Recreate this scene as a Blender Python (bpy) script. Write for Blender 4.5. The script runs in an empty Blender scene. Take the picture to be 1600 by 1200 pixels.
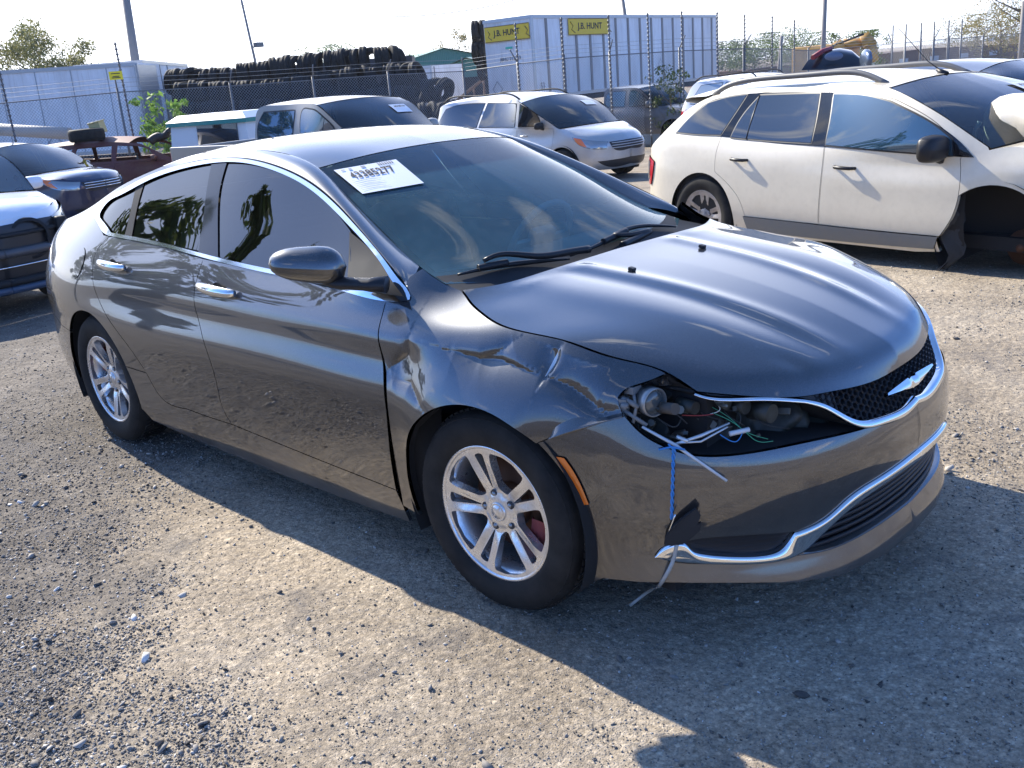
import bpy, bmesh, math, random
import numpy as np
from mathutils import Vector, Matrix
from mathutils.bvhtree import BVHTree
from mathutils.geometry import delaunay_2d_cdt
R = math.radians
random.seed(7); RNG = np.random.default_rng(11)
SC = bpy.context.scene
COL = SC.collection
# ------------------------------------------------------------------ camera
CAM = np.array([3.335, -2.729, 1.622]); YAW, PIT, ROL, FPX = R(134.892), R(17.892), R(-4.799), 1477.5
cf = np.array([math.cos(PIT)*math.cos(YAW), math.cos(PIT)*math.sin(YAW), -math.sin(PIT)])
_r = np.array([math.sin(YAW), -math.cos(YAW), 0.]); _u = np.cross(_r, cf)
cr = math.cos(ROL)*_r + math.sin(ROL)*_u; cu = -math.sin(ROL)*_r + math.cos(ROL)*_u
cd = bpy.data.cameras.new('camera'); cam = bpy.data.objects.new('camera', cd); COL.objects.link(cam)
cam.matrix_world = Matrix(((cr[0], cu[0], -cf[0], CAM[0]), (cr[1], cu[1], -cf[1], CAM[1]), (cr[2], cu[2], -cf[2], CAM[2]), (0, 0, 0, 1)))
cd.sensor_width = 36; cd.lens = 36*FPX/1600; cd.clip_start = .05; cd.clip_end = 6000
SC.camera = cam
# ------------------------------------------------------------------ sky, sun, exposure
SUN_EL, SUN_AZ = R(36), R(175.5)          # azimuth measured from +X towards +Y
w = bpy.data.worlds.new("World"); SC.world = w; w.use_nodes = True
nt = w.node_tree; N = nt.nodes; LK = nt.links
bg = N['Background']; sky = N.new('ShaderNodeTexSky'); sky.sky_type = 'NISHITA'; sky.sun_disc = False
sky.sun_elevation = SUN_EL; sky.sun_rotation = R(90) - SUN_AZ
sky.air_density = 1.0; sky.dust_density = .4; sky.ozone_density = 3.0
tc = N.new('ShaderNodeTexCoord'); sepz = N.new('ShaderNodeSeparateXYZ'); LK.new(tc.outputs['Generated'], sepz.inputs[0])
mpg = N.new('ShaderNodeMapping'); mpg.inputs['Scale'].default_value = (1, 1, 2.6); LK.new(tc.outputs['Generated'], mpg.inputs[0])
nz = N.new('ShaderNodeTexNoise'); nz.inputs['Scale'].default_value = 1.9; nz.inputs['Detail'].default_value = 8; nz.inputs['Roughness'].default_value = .6; nz.inputs['Distortion'].default_value = .25
LK.new(mpg.outputs[0], nz.inputs['Vector'])
rp = N.new('ShaderNodeValToRGB'); rp.color_ramp.elements[0].position = .61; rp.color_ramp.elements[1].position = .73
LK.new(nz.outputs['Fac'], rp.inputs[0])
mx = N.new('ShaderNodeMix'); mx.data_type = 'RGBA'; mx.inputs[7].default_value = (9.5, 9.6, 9.9, 1)
tint = N.new('ShaderNodeMix'); tint.data_type = 'RGBA'; tint.blend_type = 'MULTIPLY'; tint.inputs[0].default_value = 1; tint.inputs[7].default_value = (.72, .96, 1.26, 1)
tr_ = N.new('ShaderNodeValToRGB'); tr_.color_ramp.elements[0].position = .0; tr_.color_ramp.elements[0].color = (.44, .62, .98, 1); tr_.color_ramp.elements[1].position = .75; tr_.color_ramp.elements[1].color = (1, 1, 1, 1); LK.new(sepz.outputs[2], tr_.inputs[0])
tint2 = N.new('ShaderNodeMix'); tint2.data_type = 'RGBA'; tint2.blend_type = 'MULTIPLY'; tint2.inputs[0].default_value = 1; LK.new(tint.outputs[2], tint2.inputs[6]); LK.new(tr_.outputs[0], tint2.inputs[7])
LK.new(sky.outputs[0], tint.inputs[6]); LK.new(rp.outputs[0], mx.inputs[0]); LK.new(tint2.outputs[2], mx.inputs[6])
# veil of thin haze towards the horizon, on the side of the sun
sep = N.new('ShaderNodeSeparateXYZ'); LK.new(tc.outputs['Generated'], sep.inputs[0])
dt = N.new('ShaderNodeVectorMath'); dt.operation = 'DOT_PRODUCT'; dt.inputs[1].default_value = (math.cos(SUN_AZ-.35), math.sin(SUN_AZ-.35), .25)
LK.new(tc.outputs['Generated'], dt.inputs[0])
m1 = N.new('ShaderNodeMapRange'); m1.inputs[1].default_value = .50; m1.inputs[2].default_value = .80; LK.new(dt.outputs['Value'], m1.inputs[0])
m2 = N.new('ShaderNodeMapRange'); m2.inputs[1].default_value = .60; m2.inputs[2].default_value = .05; LK.new(sep.outputs[2], m2.inputs[0])
mm = N.new('ShaderNodeMath'); mm.operation = 'MULTIPLY'; LK.new(m1.outputs[0], mm.inputs[0]); LK.new(m2.outputs[0], mm.inputs[1])
mx2 = N.new('ShaderNodeMix'); mx2.data_type = 'RGBA'; mx2.inputs[7].default_value = (11, 11.2, 11.5, 1)
LK.new(mm.outputs[0], mx2.inputs[0]); LK.new(mx.outputs[2], mx2.inputs[6])
LK.new(mx2.outputs[2], bg.inputs[0]); bg.inputs[1].default_value = .12
sd = bpy.data.lights.new('sun', 'SUN'); sd.energy = 4.8; sd.angle = R(.5); sd.color = (1, .93, .81)
sun = bpy.data.objects.new('sun', sd); COL.objects.link(sun)
sdir = Vector((math.cos(SUN_EL)*math.cos(SUN_AZ), math.cos(SUN_EL)*math.sin(SUN_AZ), math.sin(SUN_EL)))
sun.rotation_euler = sdir.to_track_quat('Z', 'Y').to_euler()
SC.view_settings.view_transform = 'Standard'; SC.view_settings.look = 'None'; SC.view_settings.gamma = 1; SC.view_settings.exposure = 1.15
SC.cycles.max_bounces = 8; SC.cycles.transparent_max_bounces = 12

# ------------------------------------------------------------------ helpers
def ray(px, py):
    d = cf + cr*(px-800)/FPX - cu*(py-600)/FPX
    return CAM.copy(), d/np.linalg.norm(d)
def at(px, py, dist):                       # the point seen at a pixel, dist metres away over the ground
    o, d = ray(px, py); return o + d*(dist/math.hypot(d[0], d[1]))
def ground_at(px, py, z=0.):
    o, d = ray(px, py); return o + d*((z-o[2])/d[2])
def tag(o, label=None, cat=None, group=None, kind=None):
    for k, v in (('label', label), ('category', cat), ('group', group), ('kind', kind)):
        if v: o[k] = v
    return o
def empty(name, loc=(0, 0, 0), rz=0, label=None, cat=None, group=None):
    o = bpy.data.objects.new(name, None); COL.objects.link(o); o.location = loc; o.rotation_euler = (0, 0, rz)
    o.empty_display_size = .1
    return tag(o, label, cat, group)
def link(name, me, mat=None, parent=None, smooth=True):
    if mat:
        for m in (mat if isinstance(mat, (list, tuple)) else [mat]): me.materials.append(m)
    o = bpy.data.objects.new(name, me); COL.objects.link(o)
    if parent: o.parent = parent
    return o
def copy_tree(o, parent=None):
    c = o.copy(); COL.objects.link(c); c.parent = parent
    for ch in [k for k in bpy.data.objects if k.parent == o]: copy_tree(ch, c)
    return c
class MB:
    """collects shapes into one mesh"""
    def __init__(s): s.v = []; s.f = []; s.m = []; s.s = []
    def add(s, V, F, mi=0, smooth=False):
        b = len(s.v); s.v += [tuple(map(float, p)) for p in V]; s.f += [tuple(b+i for i in f) for f in F]; s.m += [mi]*len(F); s.s += [smooth]*len(F); return s
    def box(s, c, d, rot=None, mi=0, bev=0):
        x, y, z = (k/2 for k in d)
        if bev:
            bm = bmesh.new(); bmesh.ops.create_cube(bm, size=1)
            for v in bm.verts: v.co = Vector((v.co.x*d[0], v.co.y*d[1], v.co.z*d[2]))
            bmesh.ops.bevel(bm, geom=bm.edges[:], offset=bev, segments=2, affect='EDGES', profile=.6)
            bm.verts.index_update(); V = [v.co.copy() for v in bm.verts]; F = [tuple(v.index for v in f.verts) for f in bm.faces]; bm.free()
        else:
            V = [Vector(p) for p in ((-x, -y, -z), (x, -y, -z), (x, y, -z), (-x, y, -z), (-x, -y, z), (x, -y, z), (x, y, z), (-x, y, z))]
            F = [(0, 3, 2, 1), (4, 5, 6, 7), (0, 1, 5, 4), (1, 2, 6, 5), (2, 3, 7, 6), (3, 0, 4, 7)]
        if rot is not None: V = [rot @ p for p in V]
        return s.add([p + Vector(c) for p in V], F, mi)
    def tube(s, pts, r, n=8, mi=0, cap=True, smooth=True, flat=1.0):
        P = [Vector(p) for p in pts]; rs = r if isinstance(r, (list, tuple)) else [r]*len(P)
        V = []; up = None
        for i, p in enumerate(P):
            t = (P[min(i+1, len(P)-1)] - P[max(i-1, 0)]).normalized()
            if up is None:
                up = Vector((0, 0, 1)) if abs(t.z) < .9 else Vector((1, 0, 0))
            a = t.cross(up).normalized(); b = a.cross(t).normalized(); up = b
            for k in range(n):
                th = 2*math.pi*k/n; V.append(p + a*math.cos(th)*rs[i] + b*math.sin(th)*rs[i]*flat)
        F = [(i*n+k, i*n+(k+1) % n, (i+1)*n+(k+1) % n, (i+1)*n+k) for i in range(len(P)-1) for k in range(n)]
        s.add(V, F, mi, smooth)
        if cap: b = len(s.v)-len(V); s.f += [tuple(b+k for k in range(n))[::-1], tuple(b+(len(P)-1)*n+k for k in range(n))]; s.m += [mi]*2; s.s += [False]*2
        return s
    def lathe(s, prof, n=48, axis='Y', c=(0, 0, 0), mi=0, smooth=True, close=False):
        V = []; c = Vector(c)
        for k in range(n):
            a = 2*math.pi*k/n; ca, sa = math.cos(a), math.sin(a)
            for r, h in prof:
                V.append(c + (Vector((r*ca, h, r*sa)) if axis == 'Y' else Vector((r*ca, r*sa, h))))
        m = len(prof); mm_ = m if close else m-1
        F = [(k*m+i, k*m+(i+1) % m, ((k+1) % n)*m+(i+1) % m, ((k+1) % n)*m+i) for k in range(n) for i in range(mm_)]
        return s.add(V, F, mi, smooth)
    def grid(s, G, mi=0, smooth=True, closed=False):
        G = np.asarray(G); a, b = G.shape[:2]
        F = [(i*b+j, i*b+j+1, ((i+1) % a)*b+j+1, ((i+1) % a)*b+j) for i in range(a if closed else a-1) for j in range(b-1)]
        return s.add(G.reshape(-1, 3), F, mi, smooth)
    def prism(s, poly, o, ax, ay, az, h, mi=0):
        """flat outline extruded h along az"""
        o, ax, ay, az = map(Vector, (o, ax, ay, az)); n = len(poly)
        V = [o + ax*p[0] + ay*p[1] for p in poly] + [o + ax*p[0] + ay*p[1] + az*h for p in poly]
        F = [tuple(range(n))[::-1], tuple(range(n, 2*n))] + [(i, (i+1) % n, n+(i+1) % n, n+i) for i in range(n)]
        return s.add(V, F, mi)
    def build(s, name, mat=None, parent=None, fix=False):
        me = bpy.data.meshes.new(name); me.from_pydata(s.v, [], s.f)
        o = link(name, me, mat, parent)
        me.polygons.foreach_set('material_index', s.m); me.polygons.foreach_set('use_smooth', s.s)
        if fix:
            bm = bmesh.new(); bm.from_mesh(me); bmesh.ops.recalc_face_normals(bm, faces=bm.faces); bm.to_mesh(me); bm.free()
        me.update(); return o
# ---- materials
MATS = {}
def nmat(name, col=(.5, .5, .5), rough=.5, metal=0., coat=0., **kw):
    if name in MATS: return MATS[name]
    m = bpy.data.materials.new(name); m.use_nodes = True; b = m.node_tree.nodes['Principled BSDF']
    b.inputs['Base Color'].default_value = (*col, 1); b.inputs['Roughness'].default_value = rough; b.inputs['Metallic'].default_value = metal
    b.inputs['Coat Weight'].default_value = coat; b.inputs['Coat Roughness'].default_value = kw.get('coat_rough', .03)
    if 'emit' in kw: b.inputs['Emission Color'].default_value = (*kw['emit'], 1); b.inputs['Emission Strength'].default_value = 1
    if 'alpha' in kw: b.inputs['Alpha'].default_value = kw['alpha']
    if 'trans' in kw: b.inputs['Transmission Weight'].default_value = kw['trans']
    if 'ior' in kw: b.inputs['IOR'].default_value = kw['ior']
    MATS[name] = m; return m
class NG:
    def __init__(s, m): s.t = m.node_tree; s.N = s.t.nodes; s.b = s.N['Principled BSDF']
    def n(s, typ, **kw):
        x = s.N.new('ShaderNode'+typ)
        for k, v in kw.items():
            if k in x.inputs.keys(): x.inputs[k].default_value = v
            else: setattr(x, k, v)
        return x
    def l(s, a, b): s.t.links.new(a, b)
    def coord(s, scale=(1, 1, 1), out='Object'):
        c = s.n('TexCoord'); mp = s.n('Mapping'); mp.inputs['Scale'].default_value = scale; s.l(c.outputs[out], mp.inputs[0]); return mp.outputs[0]
    def noise(s, sc, det=4, ro=.55, vec=None, dist=0):
        x = s.n('TexNoise', Scale=sc, Detail=det, Roughness=ro, Distortion=dist)
        s.l(vec if vec is not None else s.coord(), x.inputs['Vector']); return x.outputs['Fac']
    def ramp(s, fac, stops):
        x = s.n('ValToRGB'); e = x.color_ramp.elements
        while len(e) < len(stops): e.new(.5)
        for k, (p, c) in zip(e, stops): k.position = p; k.color = (*c, 1) if len(c) == 3 else c
        s.l(fac, x.inputs[0]); return x.outputs[0]
    def mix(s, fac, a, b, mode='MIX'):
        x = s.n('Mix', data_type='RGBA', blend_type=mode)
        for i, v in ((0, fac), (6, a), (7, b)):
            if isinstance(v, (int, float)): x.inputs[i].default_value = v
            elif isinstance(v, tuple): x.inputs[i].default_value = (*v, 1) if len(v) == 3 else v
            else: s.l(v, x.inputs[i])
        return x.outputs[2]
    def bump(s, h, st=.3, dist=.01, prev=None):
        x = s.n('Bump', Strength=st, Distance=dist); s.l(h, x.inputs['Height'])
        if prev is not None: s.l(prev, x.inputs['Normal'])
        s.l(x.outputs[0], s.b.inputs['Normal']); return x.outputs[0]
    def setc(s, c, inp='Base Color'): s.l(c, s.b.inputs[inp])
def grimy(name, col, rough=.4, metal=0., coat=.5, dirt=(.30, .27, .22), amt=.25, scale=3., coat_rough=.05, flake=0):
    """paint with dust and dirt"""
    if name in MATS: return MATS[name]
    m = nmat(name, col, rough, metal, coat, coat_rough=coat_rough); g = NG(m)
    n1 = g.noise(scale, 7, .65); n2 = g.noise(scale*14, 4, .6)
    f = g.ramp(n1, [(.42, (0, 0, 0)), (.75, (amt, amt, amt))]); f2 = g.ramp(n2, [(.45, (0, 0, 0)), (.8, (amt*.7,)*3)])
    f = g.mix(1., f, f2, 'ADD')
    g.setc(g.mix(f, (*col, 1), (*dirt, 1)))
    r = g.mix(f, (rough,)*3, (.8,)*3); g.setc(r, 'Roughness')
    cr_ = g.mix(f, (coat_rough,)*3, (.5,)*3); g.setc(cr_, 'Coat Roughness')
    return m
# ------------------------------------------------------------------ spline surfaces and car bodies
def nat_basis(xk, x):
    """natural cubic spline cardinal basis: values at x of each knot's unit spline, (len x, len xk)"""
    xk = np.asarray(xk, float); n = len(xk); h = np.diff(xk); A = np.eye(n); B = np.zeros((n, n))
    for i in range(1, n-1):
        A[i, i-1] = h[i-1]; A[i, i] = 2*(h[i-1]+h[i]); A[i, i+1] = h[i]
        B[i, i-1] = 6/h[i-1]; B[i, i] = -6/h[i-1]-6/h[i]; B[i, i+1] = 6/h[i]
    M = np.linalg.solve(A, B); x = np.clip(np.asarray(x, float), xk[0], xk[-1]); j = np.clip(np.searchsorted(xk, x)-1, 0, n-2)
    a = (xk[j+1]-x)/h[j]; b = 1-a; E = np.eye(n); hh = (h[j]**2/6)[:, None]
    return a[:, None]*E[j]+b[:, None]*E[j+1]+((a**3-a)[:, None]*M[j]+(b**3-b)[:, None]*M[j+1])*hh
def spl(pts, n=None, h=None, closed=False):
    """smooth curve through points, resampled evenly"""
    P = np.asarray(pts, float)
    if len(P) == 2: 
        L = np.linalg.norm(P[1]-P[0]); n = n or max(2, int(L/h)+1); return P[0]+(P[1]-P[0])*np.linspace(0, 1, n)[:, None]
    d = np.concatenate([[0], np.cumsum(np.linalg.norm(np.diff(P, axis=0), axis=1)**.75)])
    t = np.linspace(0, d[-1], 200*len(P)); Q = nat_basis(d, t) @ P
    L = np.concatenate([[0], np.cumsum(np.linalg.norm(np.diff(Q, axis=0), axis=1))])
    n = n or max(3, int(L[-1]/h)+1); s = np.linspace(0, L[-1], n)
    return np.stack([np.interp(s, L, Q[:, k]) for k in range(P.shape[1])], -1)
def poly(*segs, h=.015):
    """closed outline from smooth segments that meet at corners"""
    out = []
    for s in segs:
        q = spl(s, h=h); out.append(q[:-1] if len(out) >= 0 else q)
    P = np.concatenate(out); keep = np.linalg.norm(P-np.roll(P, 1, 0), axis=1) > 1e-4
    return P[keep]
def pip(p, P):
    x, y = p[:, 0][:, None], p[:, 1][:, None]; a = P; b = np.roll(P, -1, 0)
    c = ((a[:, 1] > y) != (b[:, 1] > y)) & (x < (b[:, 0]-a[:, 0])*(y-a[:, 1])/(b[:, 1]-a[:, 1]+1e-12)+a[:, 0])
    return c.sum(1) % 2 == 1
def area(P): return .5*np.sum(P[:, 0]*np.roll(P[:, 1], -1)-np.roll(P[:, 0], -1)*P[:, 1])
def inset(P, g):
    """shrink an outline by g"""
    if area(P) < 0: P = P[::-1]
    t = np.roll(P, -1, 0)-np.roll(P, 1, 0); t /= np.linalg.norm(t, axis=1)[:, None]+1e-9
    return P + np.stack([-t[:, 1], t[:, 0]], -1)*g
def segdist(p, P):
    a = P; b = np.roll(P, -1, 0); ab = b-a; out = np.full(len(p), 1e9)
    for i in range(len(P)):
        t = np.clip(((p-a[i]) @ ab[i])/(ab[i] @ ab[i]+1e-12), 0, 1); d = np.linalg.norm(p-(a[i]+t[:, None]*ab[i]), axis=1); out = np.minimum(out, d)
    return out
def cdt(P, holes=(), h=.03):
    lo, hi = P.min(0), P.max(0); gx = np.arange(lo[0], hi[0]+h, h); gy = np.arange(lo[1], hi[1]+h, h*.9)
    G = np.array([(x+(h/2 if j % 2 else 0), y) for j, y in enumerate(gy) for x in gx]); m = pip(G, P); G = G[m]
    for H in holes: G = G[~pip(G, H)]
    if len(G): G = G[segdist(G, P) > h*.45]
    for H in holes:
        if len(G): G = G[segdist(G, H) > h*.45]
    V = [Vector(p) for p in P]; E = [(i, (i+1) % len(P)) for i in range(len(P))]
    for H in holes:
        b = len(V); V += [Vector(p) for p in H]; E += [(b+i, b+(i+1) % len(H)) for i in range(len(H))]
    V += [Vector(p) for p in G]
    r = delaunay_2d_cdt(V, E, [], 0, 1e-6)
    vo = np.array([tuple(v) for v in r[0]]); F = np.array([f for f in r[2] if len(f) == 3]); c = vo[F].mean(1)
    k = pip(c, P)
    for H in holes: k &= ~pip(c, H)
    F = F[k]; return vo, F
def surf_mesh(name, func, P, holes=(), h=.03, mat=None, parent=None, flange=.012, gap=0., mirror=True, thick=0, uvname=None):
    """trim a surface func(a[],b[])->xyz by an outline; the rim turns inwards by `flange`"""
    P = inset(P, gap) if gap else (P if area(P) > 0 else P[::-1])
    V2, F = cdt(P, holes, h); a, b = V2[:, 0], V2[:, 1]; X = func(a, b)
    def nrm(a, b):
        e = getattr(func, 'eps', 5e-3); da = func(a+e, b)-func(a-e, b); db = func(a, b+e)-func(a, b-e); n = np.cross(da, db); return n/(np.linalg.norm(n, axis=1)[:, None]+1e-12)
    Nn = nrm(a, b)
    used = np.unique(F); Vs = [X]; Ns = [Nn]; Fs = [tuple(f) for f in F]; base = len(X)
    # orientation: outward = away from the car's centre line
    t = X[F[:, 0]]; g = np.cross(X[F[:, 1]]-t, X[F[:, 2]]-t).sum(0); flip = (g @ Nn[used].mean(0)) < 0
    ref = X[used].mean(0)-func.centre; outw = (Nn[used].mean(0) @ ref) > 0
    sg = 1. if outw else -1.
    if flip: Fs = [f[::-1] for f in Fs]
    if not outw: Fs = [f[::-1] for f in Fs]
    Nn = Nn*sg; Ns = [Nn]
    if flange:
        for loop in [P]+list(holes):
            xa = func(loop[:, 0], loop[:, 1]); na = nrm(loop[:, 0], loop[:, 1])*sg; m = len(loop)
            cen = loop.mean(0); tt = np.roll(xa, -1, 0)-np.roll(xa, 1, 0); side = np.cross(tt, na); side /= np.linalg.norm(side, axis=1)[:, None]+1e-9
            if (area(loop) < 0) != (loop is not P): side = -side
            bm_ = xa-na*flange*.22; rr = .0
            ring = [xa, xa-na*flange]
            Vs += ring; Ns += [side, side]
            o1 = base; o2 = base+m; base += 2*m
            Fs += [(o1+i, o1+(i+1) % m, o2+(i+1) % m, o2+i) for i in range(m)]
    X = np.concatenate(Vs); Nn = np.concatenate(Ns)
    if mirror:
        finish(name, X*[1, -1, 1], [f[::-1] for f in Fs], Nn*[1, -1, 1], mat, parent)
    return finish(name, X, Fs, Nn, mat, parent)
def finish(name, X, Fs, Nn, mat, parent):
    me = bpy.data.meshes.new(name); me.from_pydata(X.tolist(), [], Fs); o = link(name, me, mat, parent)
    me.polygons.foreach_set('use_smooth', [True]*len(me.polygons))
    if Nn is not None:
        try: me.normals_split_custom_set_from_vertices(Nn.tolist())
        except Exception as ex: print('normals', ex)
    me.update(); return o
class Ring:
    """body side: a plan outline from nose centre round the right side to tail centre, with a height profile per station"""
    def __init__(s, outline, zk, stations, zr=(.1, 1.6), centre=(0, 0, .6), disp=None):
        q = spl(outline, n=4000); s.Q = q; s.L = np.concatenate([[0], np.cumsum(np.linalg.norm(np.diff(q, axis=0), axis=1))]); s.U = s.L[-1]
        t = np.gradient(q, axis=0); t /= np.linalg.norm(t, axis=1)[:, None]; s.T = t
        s.zk = np.array(zk, float); s.su = np.array([st[0] if isinstance(st[0], float) and len(st) == 3 else s.ux(st[0]) for st in stations])
        s.V = np.array([st[-1] for st in stations], float); s.centre = np.array(centre); s.disp = disp; s.zr = zr
        s.bvh = None; s.push = 0
    def ux(s, x):
        k = 0 if x is None else np.argmin(abs(s.Q[:, 0]-x)); return s.L[k]
    def __call__(s, u, z):
        u = np.asarray(u, float); z = np.asarray(z, float); uc = np.clip(u, 0, s.U)
        c = np.stack([np.interp(uc, s.L, s.Q[:, k]) for k in (0, 1)], -1); t = np.stack([np.interp(uc, s.L, s.T[:, k]) for k in (0, 1)], -1)
        c += t*(u-uc)[:, None]
        n = np.stack([-t[:, 1], t[:, 0]], -1); n /= np.linalg.norm(n, axis=1)[:, None]
        mid = s.centre[:2]; sg = np.sign((n*(c-[mid[0], 0])).sum(1)); n = n*sg[:, None]
        I = ((nat_basis(s.su, uc) @ s.V) * nat_basis(s.zk, z)).sum(1)
        out = np.concatenate([c-n*I[:, None], z[:, None]], 1)
        if s.disp is not None:
            d = s.disp(u, z)
            out[:, 0] += n[:, 0]*d; out[:, 1] += n[:, 1]*d
        if np.any(s.push):
            out[:, 0] += n[:, 0]*s.push; out[:, 1] += n[:, 1]*s.push
        return out
    def pushed(s, d):
        import copy
        c = copy.copy(s); c.push = s.push+d; return c
    def mk(s, nu=420, nz=110):
        u = np.linspace(-.35, s.U, nu); z = np.linspace(s.zr[0], s.zr[1], nz); A, B = np.meshgrid(u, z, indexing='ij')
        X = s(A.ravel(), B.ravel()); s.uv = np.stack([A.ravel(), B.ravel()], -1)
        F = []
        for i in range(nu-1):
            for j in range(nz-1):
                a = i*nz+j; F += [(a, a+1, a+nz+1), (a, a+nz+1, a+nz)]
        s.F = F; s.X = X; s.bvh = BVHTree.FromPolygons([tuple(p) for p in X], F)
    def hit(s, o, d):
        if s.bvh is None: s.mk()
        loc, n, i, _ = s.bvh.ray_cast(Vector(o), Vector(d))
        if loc is None: return None
        f = s.F[i]; A = s.X[list(f)]; q = np.array(loc); v0, v1, v2 = A[1]-A[0], A[2]-A[0], q-A[0]
        d00, d01, d11, d20, d21 = v0 @ v0, v0 @ v1, v1 @ v1, v2 @ v0, v2 @ v1; de = d00*d11-d01*d01
        b = (d11*d20-d01*d21)/de; c = (d00*d21-d01*d20)/de; uv = s.uv[list(f)]
        return uv[0]*(1-b-c)+uv[1]*b+uv[2]*c
    def px(s, pts, M=None):
        """photo pixels -> (u, z) on this surface; M: world -> car matrix"""
        out = []
        for p in pts:
            o, d = ray(*p)
            if M is not None: o = np.array(M @ Vector(o)); d = np.array(M.to_3x3() @ Vector(d))
            h = s.hit(o, d)
            if h is None: print('MISS', p); continue
            out.append(h)
        return np.array(out)
    def xz(s, pts):
        """side view (x, z) -> (u, z)"""
        out = []
        for x, z in pts:
            u = s.ux(x)
            for _ in range(4):
                q = s([u], [z])[0]; u = u-(x-q[0])*1.0 if True else u
            out.append((u, z))
        return np.array(out)
def hermite(name, A, B, TA, TB, n=8, mat=None, parent=None, mirror=True):
    """strip between curves A and B whose cross sections leave A along TA and arrive at B along TB"""
    t = np.linspace(0, 1, n)[:, None, None]; G = (2*t**3-3*t**2+1)*A+(t**3-2*t**2+t)*TA+(-2*t**3+3*t**2)*B+(t**3-t**2)*TB
    mb = MB(); mb.grid(G)
    if mirror: mb.grid(G[::-1]*[1, -1, 1])
    return mb.build(name, mat, parent, fix=False)
class Patch:
    def __init__(s, C, E, L, K, wq=2.2, ws=1., extra=None, centre=(0, 0, .5)):
        """C(s) centre line, E(s) side edge, L(q) at s=0, K(q) at s=1; all arrays of points sampled evenly"""
        s.C, s.E, s.L, s.K = map(np.asarray, (C, E, L, K)); s.wq = wq; s.ws = ws; s.extra = extra; s.centre = np.array(centre)
    def ev(s, A, t):
        t = np.clip(t, 0, 1); x = np.linspace(0, 1, len(A)); return np.stack([np.interp(t, x, A[:, k]) for k in range(3)], -1)
    def __call__(s, S, q):
        S = np.asarray(S, float); q = np.asarray(q, float); aq = abs(q); w = aq[:, None].copy(); w3 = np.concatenate([w, w, w**s.wq], 1); s3 = S[:, None]
        C, E, L, K = s.ev(s.C, S), s.ev(s.E, S), s.ev(s.L, aq), s.ev(s.K, aq); c00, c01, c10, c11 = s.L[0], s.L[-1], s.K[0], s.K[-1]
        P = (1-w3)*C+w3*E+(1-s3)*L+s3*K-((1-s3)*((1-w3)*c00+w3*c01)+s3*((1-w3)*c10+w3*c11))
        if s.extra is not None: P = P+s.extra(S, q, P)
        P[:, 1] *= np.where(q < 0, -1, 1); return P
# ------------------------------------------------------------------ car materials
def paint_main():
    m = nmat('graphite_paint', (.05, .052, .06), .42, .75, 1., coat_rough=.02); g = NG(m)
    # metal flake, fine dust, runs of dried dirt low down
    fl = g.noise(900, 1, .5); fine = g.noise(60, 5, .7); big = g.noise(3.2, 6, .6)
    base = g.ramp(fl, [(.3, (.012, .0125, .0145)), (.7, (.038, .040, .044))])
    c = g.n('TexCoord'); s = g.n('SeparateXYZ'); g.l(c.outputs['Object'], s.inputs[0])
    low = g.n('MapRange'); g.l(s.outputs[2], low.inputs[0]); low.inputs[1].default_value = .55; low.inputs[2].default_value = .15
    lf = g.mix(1., low.outputs[0], g.ramp(big, [(.35, (.1,)*3), (.65, (.5,)*3)]), 'MULTIPLY')
    dust = g.mix(1., g.ramp(big, [(.4, (.0,)*3), (.8, (.03,)*3)]), g.ramp(fine, [(.60, (0,)*3), (.80, (.14,)*3)]), 'ADD')
    dust = g.mix(1., dust, g.ramp(g.noise(330, 2, .5), [(.70, (0,)*3), (.76, (.35,)*3)]), 'ADD')
    f = g.mix(1., dust, g.mix(1., lf, (.55,)*3, 'MULTIPLY'), 'ADD')
    g.setc(g.mix(f, base, (.23, .20, .165, 1)))
    g.setc(g.mix(f, (.65,)*3, (0.,)*3), 'Metallic'); g.setc(g.mix(f, (.018,)*3, (.45,)*3), 'Coat Roughness'); g.setc(g.mix(f, (.4,)*3, (.8,)*3), 'Roughness')
    g.b.inputs['Coat IOR'].default_value = 1.95
    return m
M_PAINT = paint_main()
M_CHROME = nmat('chrome', (.78, .79, .80), .07, 1.)
M_BLACK = nmat('black_plastic', (.018, .018, .02), .42)
M_TRIM = nmat('dull_black_trim', (.028, .029, .031), .6)
M_BLACK.node_tree.nodes['Principled BSDF'].inputs['Specular IOR Level'].default_value = .3; M_TRIM.node_tree.nodes['Principled BSDF'].inputs['Specular IOR Level'].default_value = .15
M_GLOSSB = nmat('gloss_black', (.008, .008, .010), .05)
M_DARK = nmat('dark_void', (.006, .006, .007), .8)
M_GAP = nmat('gap_black', (.004, .004, .004), .9)
def glassy(name, col, tr, rough=.01, ior=1.5, dust=.03):
    m = nmat(name, col, rough); g = NG(m); out = g.N['Material Output']
    gl = g.n('BsdfGlossy', Roughness=rough); gl.inputs['Color'].default_value = (1, 1, 1, 1); tp = g.n('BsdfTransparent'); tp.inputs['Color'].default_value = (*tr, 1)
    fr = g.n('Fresnel', IOR=ior); mx = g.n('MixShader'); g.l(fr.outputs[0], mx.inputs[0]); g.l(tp.outputs[0], mx.inputs[1]); g.l(gl.outputs[0], mx.inputs[2])
    df = g.n('BsdfDiffuse'); df.inputs['Color'].default_value = (.42, .40, .36, 1); m2 = g.n('MixShader')
    n1 = g.ramp(g.noise(26, 6, .7), [(.45, (dust*.5,)*3), (.8, (dust*3.,)*3)])
    g.l(n1, m2.inputs[0]); g.l(mx.outputs[0], m2.inputs[1]); g.l(df.outputs[0], m2.inputs[2]); g.l(m2.outputs[0], out.inputs[0]); return m
M_WSGLASS = glassy('screen_glass', (.1, .1, .1), (.48, .74, .74), ior=1.5, dust=.03)
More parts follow.
